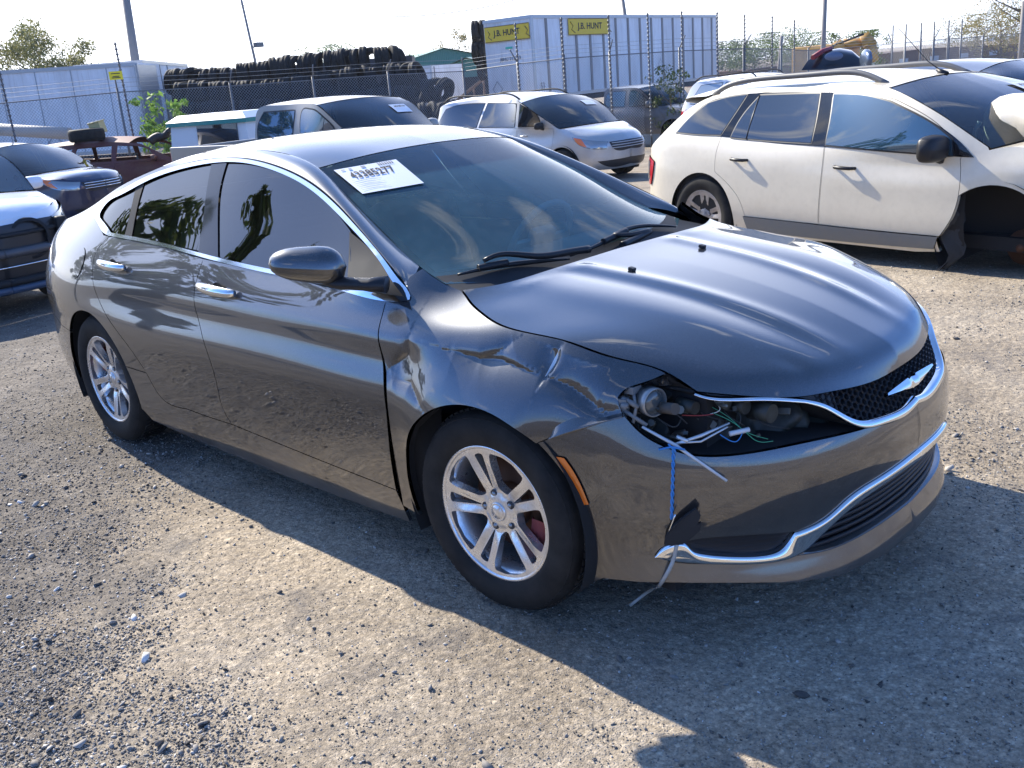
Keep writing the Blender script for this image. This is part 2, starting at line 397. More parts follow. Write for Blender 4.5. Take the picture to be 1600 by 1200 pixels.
def windscreen():
    m = glassy('windscreen_glass', (.1, .1, .1), (.46, .72, .74), ior=1.42, dust=.02); g = NG(m); out = g.N['Material Output']; last = out.inputs[0].links[0].from_socket
    c = g.n('TexCoord'); s = g.n('SeparateXYZ'); g.l(c.outputs['Object'], s.inputs[0]); y2 = g.n('Math', operation='MULTIPLY'); g.l(s.outputs[1], y2.inputs[0]); g.l(s.outputs[1], y2.inputs[1]); xx = g.n('Math', operation='MULTIPLY_ADD'); g.l(y2.outputs[0], xx.inputs[0]); xx.inputs[1].default_value = .22; g.l(s.outputs[0], xx.inputs[2])
    band = g.ramp(xx.outputs[0], [(.50, (.02,)*3), (.52, (.115,)*3)]); df = g.n('BsdfDiffuse'); df.inputs['Color'].default_value = (.22, .46, .52, 1); mx = g.n('MixShader'); g.l(g.mix(1., band, g.ramp(g.noise(7, 6, .7), [(.3, (.7,)*3), (.7, (1.2,)*3)]), 'MULTIPLY'), mx.inputs[0]); g.l(last, mx.inputs[1]); g.l(df.outputs[0], mx.inputs[2]); g.l(mx.outputs[0], out.inputs[0]); return m
M_WSCREEN = windscreen()
M_SIDEGLASS = glassy('side_glass', (.05, .05, .05), (.03, .05, .07), ior=1.8, dust=.003)
M_TINT = nmat('tinted_glass', (.010, .012, .016), .03, 0, 1., coat_rough=.01, ior=1.7)
M_TINTB = nmat('blue_tinted_glass', (.02, .05, .075), .03, 0, 1., coat_rough=.01, ior=1.8)
def rubber():
    m = nmat('tyre_rubber', (.03, .03, .03), .75); g = NG(m); n = g.noise(9, 6, .65)
    g.setc(g.ramp(n, [(.35, (.011, .011, .011)), (.75, (.032, .030, .027))])); g.bump(g.noise(120, 3), .25, .002); g.b.inputs['Specular IOR Level'].default_value = .2
    return m
M_TYRE = rubber()
M_ALLOY = grimy('alloy_silver', (.74, .75, .76), .24, .85, .6, dirt=(.20, .16, .12), amt=.35, scale=11, coat_rough=.1)
M_ALLOY2 = grimy('alloy_grubby', (.36, .34, .33), .4, .7, .3, dirt=(.14, .11, .09), amt=.6, scale=9)
M_RUST = nmat('rusty_disc', (.12, .055, .03), .6, .6)
M_AMBER = nmat('amber_lens', (.75, .16, .015), .18, 0, 1.)
M_REDL = nmat('red_lens', (.45, .012, .02), .12, 0, 1.)
M_CLEAR = nmat('lamp_lens', (.30, .33, .34), .12, .5, 1.)
def paper():
    m = nmat('sticker_paper', (.78, .79, .80), .6); return m
M_PAPER = paper(); M_INK = nmat('black_ink', (.02, .02, .025), .6); M_INKG = nmat('grey_ink', (.30, .31, .33), .6)
# ------------------------------------------------------------------ wheels
def tyre_mb(Rt, Rr, w, tread=True):
    """tyre centred on the axle, axle along Y, outer face at -w/2"""
    h = w/2; prof = [(Rr-.004, -h*.80), (Rr+.004, -h*.90), (Rr+.02, -h*1.0), ((Rt+Rr)/2, -h*1.06), (Rt-.03, -h*1.0), (Rt-.014, -h*.90), (Rt-.005, -h*.76), (Rt, -h*.5), (Rt, -h*.3)]
    prof = prof+[(r, -y) for r, y in prof[::-1]]; mb = MB(); mb.lathe(prof, 96); return mb
def tread_mb(mb, Rt, w, n=76):
    h = w/2
    for k in range(n):
        a = 2*math.pi*k/n; da = 2*math.pi/n*.36
        for (y0, y1, dr, sk) in ((-h*.93, -h*.66, -.006, .3), (-h*.60, -h*.30, .0045, -.5), (-h*.24, h*.24, .005, .5), (h*.30, h*.60, .0045, -.5), (h*.66, h*.93, -.006, .3)):
            V = []
            for yy in (y0, y1):
                r = Rt+dr*1.0+(.0 if abs(yy) < h*.7 else (-.010 if abs(yy) > h*.9 else 0.0)); s_ = sk*da*(1 if yy == y0 else -1)
                for aa in (a-da+s_, a+da+s_):
                    V += [(math.cos(aa)*(r-.015), yy, math.sin(aa)*(r-.015)), (math.cos(aa)*r, yy, math.sin(aa)*r)]
            mb.add(V, [(1, 3, 7, 5), (0, 1, 5, 4), (2, 6, 7, 3), (0, 2, 3, 1), (4, 5, 7, 6)])
class Face:
    """dished wheel face in the wheel's own plane"""
    centre = np.array([0, 5., 0])
    def __init__(s, Rr, d0, hubd, ns=5, ph=0., ridge=.006): s.R = Rr; s.d0 = d0; s.hubd = hubd; s.ns = ns; s.ph = ph; s.ridge = ridge
    def __call__(s, a, b):
        r = np.hypot(a, b)/s.R; th = np.arctan2(b, a)
        dep = s.d0+s.hubd*(np.clip(1-r, 0, 1))**1.0*np.clip(r*3.2, 0.72, 1)-.014*np.exp(-((r-.86)/.12)**2)*0
        dep = dep+.006*np.exp(-((r-.30)/.10)**2)
        k = np.cos(s.ns*(th-s.ph)); rid = np.cos(2*s.ns*(th-s.ph)-math.pi)
        dep = dep-s.ridge*rid*np.exp(-((r-.62)/.25)**2)
        return np.stack([a, dep, b], -1)
def hole_poly(pts, n=10):
    P = np.array(pts, float); out = []
    for i in range(len(P)):        # rounded corners
        p, a, c = P[i], P[i-1], P[(i+1) % len(P)]; r = .012; la, lc = np.linalg.norm(a-p), np.linalg.norm(c-p); r = min(r, la*.4, lc*.4)
        s, e = p+(a-p)/la*r, p+(c-p)/lc*r
        for t in np.linspace(0, 1, 5): out.append((1-t)**2*s+2*t*(1-t)*p+t*t*e)
    return np.array(out)
def polar(r, th): return (r*math.cos(th), r*math.sin(th))
def wheel(parent_name, loc, rz, Rt, Rr, w, ph, kind='ten', side=-1, parent=None, alloy=None, hi=True, label=None):
    e = empty('wheel', loc, rz); e.parent = parent
    if side > 0: e.rotation_euler = (0, 0, rz+math.pi)
    if label: e['label'] = label
    mb = tyre_mb(Rt, Rr, w)
    if hi: tread_mb(mb, Rt, w)
    mb.build('tyre', M_TYRE, e)
    alloy = alloy or M_ALLOY; yf = -w/2*.86
    if kind == 'ten':
        f = Face(Rr, yf, .030, 5, ph)
        holes = []
        for k in range(5):
            a = ph+2*math.pi*k/5                   # slot between the pair
            holes.append(hole_poly([polar(Rr*.35, a-.02), polar(Rr*.88, a-.095), polar(Rr*.90, a), polar(Rr*.88, a+.095), polar(Rr*.35, a+.02)]))
            b = a+math.pi/5                        # wide window between pairs
            holes.append(hole_poly([polar(Rr*.36, b-.22), polar(Rr*.315, b), polar(Rr*.36, b+.22), polar(Rr*.80, b+.375), polar(Rr*.92, b+.36), polar(Rr*.935, b+.12), polar(Rr*.935, b-.12), polar(Rr*.92, b-.36), polar(Rr*.80, b-.375)]))
    else:
        n = 5; f = Face(Rr, yf, .035, n, ph, .004); holes = []
        for k in range(n):
            a = ph+2*math.pi*k/n; b = a+math.pi/n
            holes.append(hole_poly([polar(Rr*.42, a-.05), polar(Rr*.80, a-.075), polar(Rr*.80, a+.075), polar(Rr*.42, a+.05)]))
            holes.append(hole_poly([polar(Rr*.42, b-.18), polar(Rr*.38, b), polar(Rr*.42, b+.18), polar(Rr*.84, b+.34), polar(Rr*.87, b), polar(Rr*.84, b-.34)]))
    c = np.array([polar(Rr*.985, t) for t in np.linspace(0, 2*math.pi, 72, endpoint=False)])
    holes = [h if area(h) > 0 else h[::-1] for h in holes]
    rim = surf_mesh('rim', f, c, holes, Rr*.07, alloy, e, .028, 0, mirror=False)
    mb = MB(); h = w/2; mb.lathe([(Rr*.97, yf+.001), (Rr*.985, yf-.004), (Rr+.004, yf-.005), (Rr+.007, yf+.002), (Rr+.002, yf+.012), (Rr*.96, yf+.014), (Rr*.90, yf+.03), (Rr*.88, h*.6), (Rr*.93, h*.8)], 72); mb.build('rim_barrel', alloy, rim)
    # centre cap, nuts, disc
    hubz = float(f(np.array([Rr*.16]), np.array([0.]))[0, 1])
    mb = MB(); mb.lathe([(0, hubz-.007), (Rr*.10, hubz-.007), (Rr*.112, hubz-.003), (Rr*.125, hubz-.006), (Rr*.140, hubz-.005), (Rr*.15, hubz+.004)], 32); mb.box((0, hubz-.0075, 0), (Rr*.2, .002, .004), Matrix.Rotation(-.9, 3, 'Y')); mb.build('centre_cap', alloy, rim)
    for k in range(5):
        a = ph+2*math.pi*k/5; x, z = polar(Rr*.265, a); yy = float(f(np.array([x]), np.array([z]))[0, 1])
        mb = MB(); mb.lathe([(.0, yy-.001), (.008, yy-.001), (.009, yy-.003), (.0135, yy-.0022), (.0145, yy+.002)], 12, c=(x, 0, z)); o = mb.build('wheel_nut', nmat('nut_dark', (.03, .03, .035), .4, .3), rim)
        mb = MB(); mb.lathe([(.0, yy-.008), (.006, yy-.007), (.008, yy-.002)], 6, c=(x, 0, z)); mb.build('nut_cap', nmat('nut_steel', (.3, .3, .3), .35, .8), rim)
    mb = MB(); mb.lathe([(.05, .0), (Rr*.70, .0), (Rr*.70, .02), (.05, .02)], 48); mb.lathe([(0, -.03), (Rr*.33, -.03), (Rr*.34, .0)], 32); mb.build('brake_disc', M_RUST, e)
    mb = MB(); mb.lathe([(0, h*.5), (Rr*.92, h*.5)], 32); mb.build('hub_backing', M_DARK, e)
    return e
def caliper(e, Rr, a, mat):
    mb = MB(); G = []
    for t in np.linspace(a-.45, a+.45, 8): G.append([(math.cos(t)*r, y, math.sin(t)*r) for r, y in ((Rr*.50, -.03), (Rr*.52, -.045), (Rr*.78, -.045), (Rr*.82, -.03), (Rr*.82, .04))])
    mb.grid(G); mb.build('brake_caliper', mat, e)
# ------------------------------------------------------------------ other vehicles: one parametric builder
def gz(x, y):
    """height of the yard: level round the sedan, falling a little towards the fence"""
    r = np.hypot(np.asarray(x, float)-CAM[0], np.asarray(y, float)-CAM[1]); t = np.clip(r-6.0, 0, 34); return -.030*t*np.clip(t/3, 0, 1)
def gnd(px, py):
    z = 0.
    for _ in range(20): q = ground_at(px, py, z); z = float(gz(q[0], q[1]))
    return q
class Veh:
    def __init__(s, name, label, cat, loc, rz, S, group=None):
        s.S = S; s.e = empty(name, loc, R(rz), label, cat, group); s.M = (Matrix.Translation(loc) @ Matrix.Rotation(R(rz), 4, 'Z')).inverted()
        g = S.get; W, xf, xr = S['W'], S['xf'], S['xr']; nr, tr = g('nose', .75), g('tail', .45); Wt = W*g('tailw', .93)
        out = [(xf, 0), (xf-.02*nr, -W*.25), (xf-.11*nr, -W*.52), (xf-.32*nr, -W*.76), (xf-.62*nr, -W*.90), (xf-1.1*nr, -W*.975), (S['ax'][0]-.3, -W), (0, -W), (S['ax'][1]+.3, -W), (xr+.95*tr, -W*.985), (xr+.5*tr, -W*.95), (xr+.2*tr, -W*.85), (xr+.04*tr, -W*.6), (xr, -W*.3), (xr, 0)]
        zb, zs, zr = S['belt'], S['sill'], S['zroof']; wr = S['wr']; lead = S['lead']; zh = S['zhood']
        zk = [zs-.06, zs+.06, zs+.2, lead-.2 if lead-.2 > zs+.25 else zs+.28, lead-.06, lead+.06, zb, zb+.12, (zb+zr)/2+.06, zr-.08, zr+.02]
        zk = sorted(zk); tum = lambda z: (W-wr-.05)*max(0, (z-zb)/(zr-zb))**1.15
        side = [.07, .025, .0, .0, .006, .02, .05]+[.05+tum(z) for z in zk[7:]]
        slope = g('noseslope', 1.0)
        nose = [.10, .03, .0, .0, .012*slope, .07*slope, .07+.55*(zb-lead)]+[.07+.55*(z-lead)*1.1 for z in zk[7:]]
        mid = [.08, .03, .0, .0, .01, .03, .14]+[.14+1.0*(z-zb) for z in zk[7:]]
        rk = g('rake', .35); tail = [.08, .02, .0, .0, .0, .01, .03]+[.03+rk*(z-zb) for z in zk[7:]]
        st = [(None, nose), (xf-.42*nr, nose), (S['cowl']+.42*(xf-S['cowl']), mid), (S['cowl']-.02, side), (0., side), (xr+.9*tr+.1, side), (xr+.05, tail)]
        s.r = Ring(out, zk, [(a, b) for a, b in st], zr=(zs-.06, zr), centre=(0, 0, .7)); s.U = s.r.U; s.st = st
        s.W = W
    def px(s, pts, push=0):
        r = s.r.pushed(push) if push else s.r
        return r.px(pts, s.M)
    def par(s, o, parent=None): return o
    def cut(s, name, P, mat, push=0., holes=(), h=.07, gap=0., flange=.02, parent=None, mirror=True, surf=None):
        P = np.array(P, float)
        f = surf or (s.r.pushed(push) if push else s.r); P[np.abs(P[:, 0]) < 1e-9, 0] = -gap if gap > 0 else 0
        return surf_mesh(name, f, P, [h_ if area(h_) > 0 else h_[::-1] for h_ in holes], h, mat, parent or s.e, flange, gap, mirror=mirror)
    def arch(s, cx, a0, a1, r=None, n=24):
        r = r or s.S['ra']; zc = s.S['R']; return s.r.xz([(cx+r*math.cos(a), zc+r*math.sin(a)) for a in np.radians(np.linspace(a0, a1, n))])
    def outline(s, x1=None):
        """lower body and glass-house frame, as one outline in (u, z)"""
        S = s.S; zs = S['sill']; a = lambda c: math.degrees(math.asin(max(-1, (zs-S['R'])/S['ra'])))
        e = a(0); edge = s.r.xz([(x, z) for x, z in S['rail']])
        he = s.hood_edge()
        front = [(0, S['lead'])]+[tuple(q) for q in s.front_edge()[1:]]
        P = cat_(front, spl(he, h=.03)[1:], spl(edge, h=.04)[1:], s.tail_top(), (s.U, zs+.02), (s.U-.3, zs+.01), s.r.xz([(S['xr']+.5, zs)]), s.arch(S['ax'][1], 180-e, e, n=30), s.r.xz([(S['ax'][1]+.6, zs-.02), (0, zs-.02), (S['ax'][0]-.6, zs-.02)]), s.arch(S['ax'][0], 180-e, e, n=30), s.r.xz([(S['ax'][0]+S['ra']+.12, zs)]), (.5, zs+.0), (0, zs))
        return P
    def tail_top(s): z = s.S['rail'][-1][1]; return [(s.U-.25, z-.0), (s.U, z)]
    def hood_edge(s):
        S = s.S; xc, xl = S['cowl'], S['xf']-.42*S.get('nose', .75)
        return np.concatenate([[s.corner()], s.r.xz([(xc+.5*(xl-xc), S['zhood'][0]), (xc+.2*(xl-xc), S['zhood'][1]), (xc, S['rail'][0][1])])])
    def corner(s): return (s.r.ux(s.S['xf']-.36*s.S.get('nose', .75)), s.S['lead']+.06)
    def front_edge(s):
        c = s.corner(); return spl(np.array([(0, s.S['lead']), (c[0]*.5, s.S['lead']+.008), c]), n=12)
    def tops(s, paint, glass, hood=True, screen_off=.0):
        S = s.S; C = lambda p: spl(np.array(p, float), n=200); r = s.r; P3 = lambda uv: r(uv[:, 0], uv[:, 1]); cp_ = S['centre']  # cowl, header, roof points..., rear top, rear bottom
        rail = r.xz(S['rail']); i0, i1 = S['i_head'], S['i_back']; R3 = P3(rail)
        cowl = C([cp_['cowl'], (cp_['cowl'][0]-.03, -S['W']*.45, cp_['cowl'][2]-.005), R3[0]])
        head = C([cp_['head'], (cp_['head'][0]-.01, -S['wr']*.55, cp_['head'][2]-.012), R3[i0]])
        back = C([cp_['back'], (cp_['back'][0]+.01, -S['wr']*.55, cp_['back'][2]-.012), R3[i1]])
        bot = C([cp_['tail'], (cp_['tail'][0]+.01, -S['W']*.5, cp_['tail'][2]), R3[-1]])
        out = {}
        def pt(nm, p, mat, off=0, s0=0, q=1, fl=.015):
            P = poly([(s0, -q), (1-s0, -q)], [(1-s0, -q), (1-s0, q)], [(1-s0, q), (s0, q)], [(s0, q), (s0, -q)], h=.06)
            return surf_mesh(nm, Off(p, off) if off else p, P, (), .09, mat, s.e, fl, 0, mirror=False)
        if hood:
            fe = s.front_edge(); HL_ = C(P3(fe)); HE_ = C(P3(spl(s.hood_edge(), n=60))); HC_ = C([HL_[0]]+S['hoodc']+[cowl[0]])
            s.hp = Patch(HC_, HE_, HL_, cowl, wq=2.4, centre=(1, 0, .3)); out['hood'] = pt('bonnet', s.hp, paint)
        s.wp = Patch(C([cp_['cowl']]+S.get('scr', [])+[cp_['head']]), C(P3(spl(rail[:i0+1], n=60))), cowl, head, wq=2.2, centre=(0, 0, .4))
        out['screen'] = pt('windscreen', s.wp, glass, q=.985, s0=.02, fl=0)
        s.rp = Patch(C([cp_['head']]+S['roofc']+[cp_['back']]), C(P3(spl(rail[i0:i1+1], n=80))), head, back, wq=2.2, centre=(0, 0, .6)); out['roof'] = pt('roof', s.rp, paint)
        tp = Patch(C([cp_['back']]+S.get('backc', [])+[cp_['tail']]), C(P3(spl(rail[i1:], n=60))), back, bot, wq=2.2, centre=(-1, 0, .6)); s.tp = tp
        out['tailgate'] = pt('tailgate', tp, S.get('tailmat', glass))
        return out
    def wheels(s, alloy, kind='five', skip=(), R_=None, w=.22, ph=.3, Rr=None):
        S = s.S; rt = S['R']; Rr = Rr or rt*.64; proto = None; k = 0
        for i, cx in enumerate(S['ax']):
            for sg in (-1, 1):
                if (i, sg) in skip: continue
                y = sg*(S['W']-.02-w/2)
                if proto is None: proto = wheel('w', (cx, y, rt), 0, rt, Rr, w, ph, kind, side=sg, parent=s.e, alloy=alloy, hi=False); base_sg = sg
                else:
                    c = copy_tree(proto, s.e); c.location = (cx, y, rt); c.rotation_euler = (0, 0, 0 if sg < 0 else math.pi)
        for cx in S['ax']:
            for sg in (-1, 1):
                G = [[(cx+(S['ra']+.03)*math.cos(a), sg*yy, S['R']+(S['ra']+.03)*math.sin(a)) for a in np.linspace(R(-30), R(210), 20)] for yy in (S['W']-.025, S['W']-.35)]
                G.append([(cx, sg*(S['W']-.38), S['R'])]*20); MB().grid(G).build('wheel_housing', M_DARK, s.e)
        zs = S['sill']; MB().box(((S['xf']+S['xr'])/2, 0, zs+.06), (S['xf']-S['xr']-.8, S['W']*1.5, .1)).build('underbody', M_DARK, s.e)
    def shell(s, mat=None):
        S = s.S; zt = S['belt']-.02; u0, u1 = s.r.ux(S['cowl']-.15), s.r.ux(S['xr']+.4); P = np.array([(u0, S['sill']+.05), (u1, S['sill']+.05), (u1, zt), (u0, zt)])
        s.cut('gap_backing', poly(*[[P[i], P[(i+1) % 4]] for i in range(4)], h=.15), mat or M_DARK, push=-.05, h=.2, flange=0)  # dark sheet added behind the doors to keep their gaps dark
    def mirror(s, x, z, mat, sz=(.10, .19, .13)):
        for sg in (-1, 1):
            e = empty('door_mirror', (x, sg*(s.W+.09), z)); e.parent = s.e; mb = MB(); G = []
            for i in range(11):
                a = math.pi*i/10; G.append([(sz[0]*.6*abs(math.sin(a))**.3*math.copysign(abs(math.cos(t))**.7, math.cos(t))*(1.2 if math.cos(t) > 0 else .5), -math.cos(a)*sz[1]*.55, sz[2]*.52*abs(math.sin(a))**.3*math.copysign(abs(math.sin(t))**.6, math.sin(t))) for t in np.linspace(0, 2*math.pi, 17)])
            mb.grid(G).build('mirror_cap', mat, e); MB().tube([(0, -sg*.06, -sz[2]*.35), (.03, -sg*.17, -sz[2]*.55)], [.03, .04], 8).build('mirror_arm', M_BLACK, e)
    def handle(s, x0, x1, z, mat, z1=None):
        for sg in (-1, 1):
            a = s.r(*s.r.xz([(x0, z)]).T)[0]; b = s.r(*s.r.xz([(x1, z1 or z)]).T)[0]; a, b = Vector(a*[1, -sg, 1]), Vector(b*[1, -sg, 1]); o = Vector((0, sg*.04, 0))
            MB().tube([a, a.lerp(b, .15)+o, a.lerp(b, .5)+o*1.15, a.lerp(b, .85)+o, b], [.012, .014, .015, .014, .012], 8).build('door_handle', mat, s.e)
    def poly(s, pts, seal=.0): return cat_(*[spl(s.r.xz(q), h=.04) for q in pts])
    def sheet(s, sc, qc, w=.24, h=.15, text='43390154', tilt=0.):
        """auction sheet stuck inside the screen"""
        e = empty('auction_sheet'); e.parent = s.e
        L = np.linalg.norm(s.wp(np.array([1.]), np.array([0.]))[0]-s.wp(np.array([0.]), np.array([0.]))[0]); Wd = s.S['W']*.85
        f = lambda x, y, off=.012: tuple(s.wp(np.array([sc+(y-.5)*h/L]), np.array([qc+(x-.5)*w/Wd]))[0]+np.array([.5, 0, .86])*off)
        MB().grid([[f(u, v) for u in np.linspace(0, 1, 5)] for v in np.linspace(0, 1, 4)]).build('sheet', M_PAPER, e)
        if text: flat_text('number', text, 1, M_INK, lambda x, y: f(.12+.7*x, .62+.2*y, .016), e, font_bold=True)
        return e
def flat_text(name, body, size, mat, f, parent, sx=1., font_bold=False):
    """letters as mesh laid on a surface: f(x, y) -> point, x and y 0..1 over the text"""
    cu_ = bpy.data.curves.new(name, 'FONT'); cu_.body = body; cu_.size = 1; cu_.resolution_u = 3; cu_.offset = .02 if font_bold else 0
    o = bpy.data.objects.new(name, cu_); COL.objects.link(o); bpy.context.view_layer.update(); me = bpy.data.meshes.new_from_object(o); bpy.data.objects.remove(o)
    bm = bmesh.new(); bm.from_mesh(me); bmesh.ops.triangulate(bm, faces=bm.faces[:]); xs = [v.co.x for v in bm.verts]; ys = [v.co.y for v in bm.verts]; x0, x1, y0, y1 = min(xs), max(xs), min(ys), max(ys)
    for v in bm.verts: v.co = Vector(f((v.co.x-x0)/(x1-x0), (v.co.y-y0)/(y1-y0)))
    bm.to_mesh(me); bm.free(); me.name = name; return link(name, me, mat, parent)
def cat_(*L):
    P = np.concatenate([np.asarray(l, float).reshape(-1, 2) for l in L]); return P[np.linalg.norm(P-np.roll(P, 1, 0), axis=1) > 2e-3]
class Off:
    def __init__(s, f, d): s.f = f; s.d = np.array(d); s.centre = f.centre
    def __call__(s, a, b): return s.f(a, b)+s.d
# ------------------------------------------------------------------ the yard
_VT = {}
def vnoise(x, y, sc, seed=0):
    """smooth value noise"""
    if seed not in _VT: _VT[seed] = np.random.default_rng(seed).random((256, 256))
    T = _VT[seed]; X, Y = np.asarray(x)/sc, np.asarray(y)/sc; xi, yi = np.floor(X).astype(int), np.floor(Y).astype(int); fx, fy = X-xi, Y-yi
    fx = fx*fx*(3-2*fx); fy = fy*fy*(3-2*fy); g = lambda a, b: T[a % 256, b % 256]
    return (g(xi, yi)*(1-fx)+g(xi+1, yi)*fx)*(1-fy)+(g(xi, yi+1)*(1-fx)+g(xi+1, yi+1)*fx)*fy
def bumps(x, y):
    r = np.hypot(x-CAM[0], y-CAM[1]); f = np.clip(1-r/40, 0, 1)
    h = (vnoise(x, y, .9, 1)-.5)*.022+(vnoise(x, y, .31, 2)-.5)*.012+(vnoise(x, y, .11, 3)-.5)*.007
    near = np.clip((np.hypot((x-.2)/2.6, y/1.1)-1.0)*1.5, .15, 1)
    return h*f*near-.004
def gh(x, y): return gz(x, y)+bumps(x, y)
def axis(a0, a1, h0, far):
    c = list(np.arange(a0, a1, h0)); h = h0
    while c[-1] < far: h *= 1.18; c.append(c[-1]+h)
    h = h0
    while c[0] > -far: h *= 1.18; c.insert(0, c[0]-h)
    return np.array(c)
ax_, ay_ = axis(-5.5, 4.6, .045, 1500), axis(-3.4, 5.0, .045, 1500); X_, Y_ = np.meshgrid(ax_, ay_, indexing='ij'); Z_ = gh(X_, Y_)
gm = MB(); gm.grid(np.stack([X_, Y_, Z_], -1)[:, ::1]); 
def ground_mat():
    m = nmat('yard_gravel', (.2, .18, .15), .95); g = NG(m); g.b.inputs['Specular IOR Level'].default_value = .25
    c = g.coord()
    big = g.noise(.55, 5, .6, c, .6); mid = g.noise(2.6, 6, .65, c, .4); fine = g.noise(34, 6, .75, c); 
    dirt = g.ramp(g.noise(1.3, 8, .7, c), [(.25, (.285, .230, .166)), (.5, (.395, .328, .243)), (.75, (.49, .422, .325))])
    grav = g.ramp(g.noise(5, 8, .75, c), [(.3, (.115, .098, .080)), (.55, (.20, .173, .142)), (.8, (.32, .282, .234))])
    sx = g.n('SeparateXYZ'); g.l(c, sx.inputs[0]); m_a = g.n('Math', operation='MULTIPLY_ADD'); g.l(sx.outputs[1], m_a.inputs[0]); m_a.inputs[1].default_value = -.30; m_a.inputs[2].default_value = -.47
    m_b = g.n('Math', operation='MULTIPLY_ADD'); g.l(sx.outputs[0], m_b.inputs[0]); m_b.inputs[1].default_value = -.26; g.l(m_a.outputs[0], m_b.inputs[2]); m_c = g.n('Clamp'); g.l(m_b.outputs[0], m_c.inputs[0]); m_c.inputs[1].default_value = -.22; m_c.inputs[2].default_value = .25
    m_d = g.n('Math', operation='ADD'); g.l(g.mix(.5, big, mid), m_d.inputs[0]); g.l(m_c.outputs[0], m_d.inputs[1])
    m_e = g.n('MapRange'); g.l(sx.outputs[1], m_e.inputs[0]); m_e.inputs[1].default_value = .6; m_e.inputs[2].default_value = 1.5; m_e.inputs[4].default_value = .13; m_f = g.n('Math', operation='ADD'); g.l(m_d.outputs[0], m_f.inputs[0]); g.l(m_e.outputs[0], m_f.inputs[1])
    col = g.mix(g.ramp(m_f.outputs[0], [(.42, (0,)*3), (.60, (1,)*3)]), dirt, grav)
    def vor(sc, feat='F1'):
        v = g.n('TexVoronoi', Scale=sc, feature=feat); w = g.noise(sc*.8, 2, .5, c)
        a = g.n('VectorMath', operation='MULTIPLY_ADD'); s3 = g.n('CombineXYZ'); g.l(w, s3.inputs[0]); g.l(w, s3.inputs[1]); g.l(s3.outputs[0], a.inputs[0]); a.inputs[1].default_value = (.5/sc,)*3; g.l(c, a.inputs[2]); g.l(a.outputs[0], v.inputs['Vector']); return v
    v1, v2, v3 = vor(80), vor(190), vor(24)
    st = g.ramp(v1.outputs['Color'], [(.0, (.45,)*3), (.5, (.85,)*3), (.8, (1.1,)*3), (1., (1.7,)*3)]); st2 = g.ramp(v2.outputs['Color'], [(.0, (.5,)*3), (.6, (1.0,)*3), (1., (1.5,)*3)])
    edge = g.ramp(v1.outputs['Distance'], [(.25, (1,)*3), (.75, (.55,)*3)])
    col = g.mix(.5, col, st, 'MULTIPLY'); col = g.mix(.5, col, st2, 'MULTIPLY'); col = g.mix(.5, col, edge, 'MULTIPLY')
    col = g.mix(.8, col, g.ramp(fine, [(.3, (.6,)*3), (.5, (.95,)*3), (.72, (1.35,)*3)]), 'MULTIPLY')
    col = g.mix(.85, col, g.ramp(g.noise(.7, 4, .6, c, .8), [(.32, (.66, .65, .64)), (.5, (1,)*3), (.68, (1.22, 1.20, 1.16))]), 'MULTIPLY')
    dk = g.ramp(g.noise(1.9, 7, .7, c, 1.), [(.54, (0,)*3), (.66, (.6,)*3)]); col = g.mix(dk, col, (.11, .10, .092, 1))
    g.setc(col)
    h = g.mix(1., g.mix(1., g.ramp(v1.outputs['Distance'], [(.0, (.45,)*3), (.8, (0,)*3)]), g.ramp(v2.outputs['Distance'], [(0, (.5,)*3), (.8, (0,)*3)]), 'ADD'), g.ramp(fine, [(.2, (0,)*3), (.8, (.9,)*3)]), 'ADD')
    b = g.bump(h, .55, .006); g.bump(g.ramp(v3.outputs['Distance'], [(0, (1,)*3), (.8, (0,)*3)]), .4, .012, b)
    return m
M_GROUND = ground_mat(); go = gm.build('ground', M_GROUND); tag(go, kind='structure')
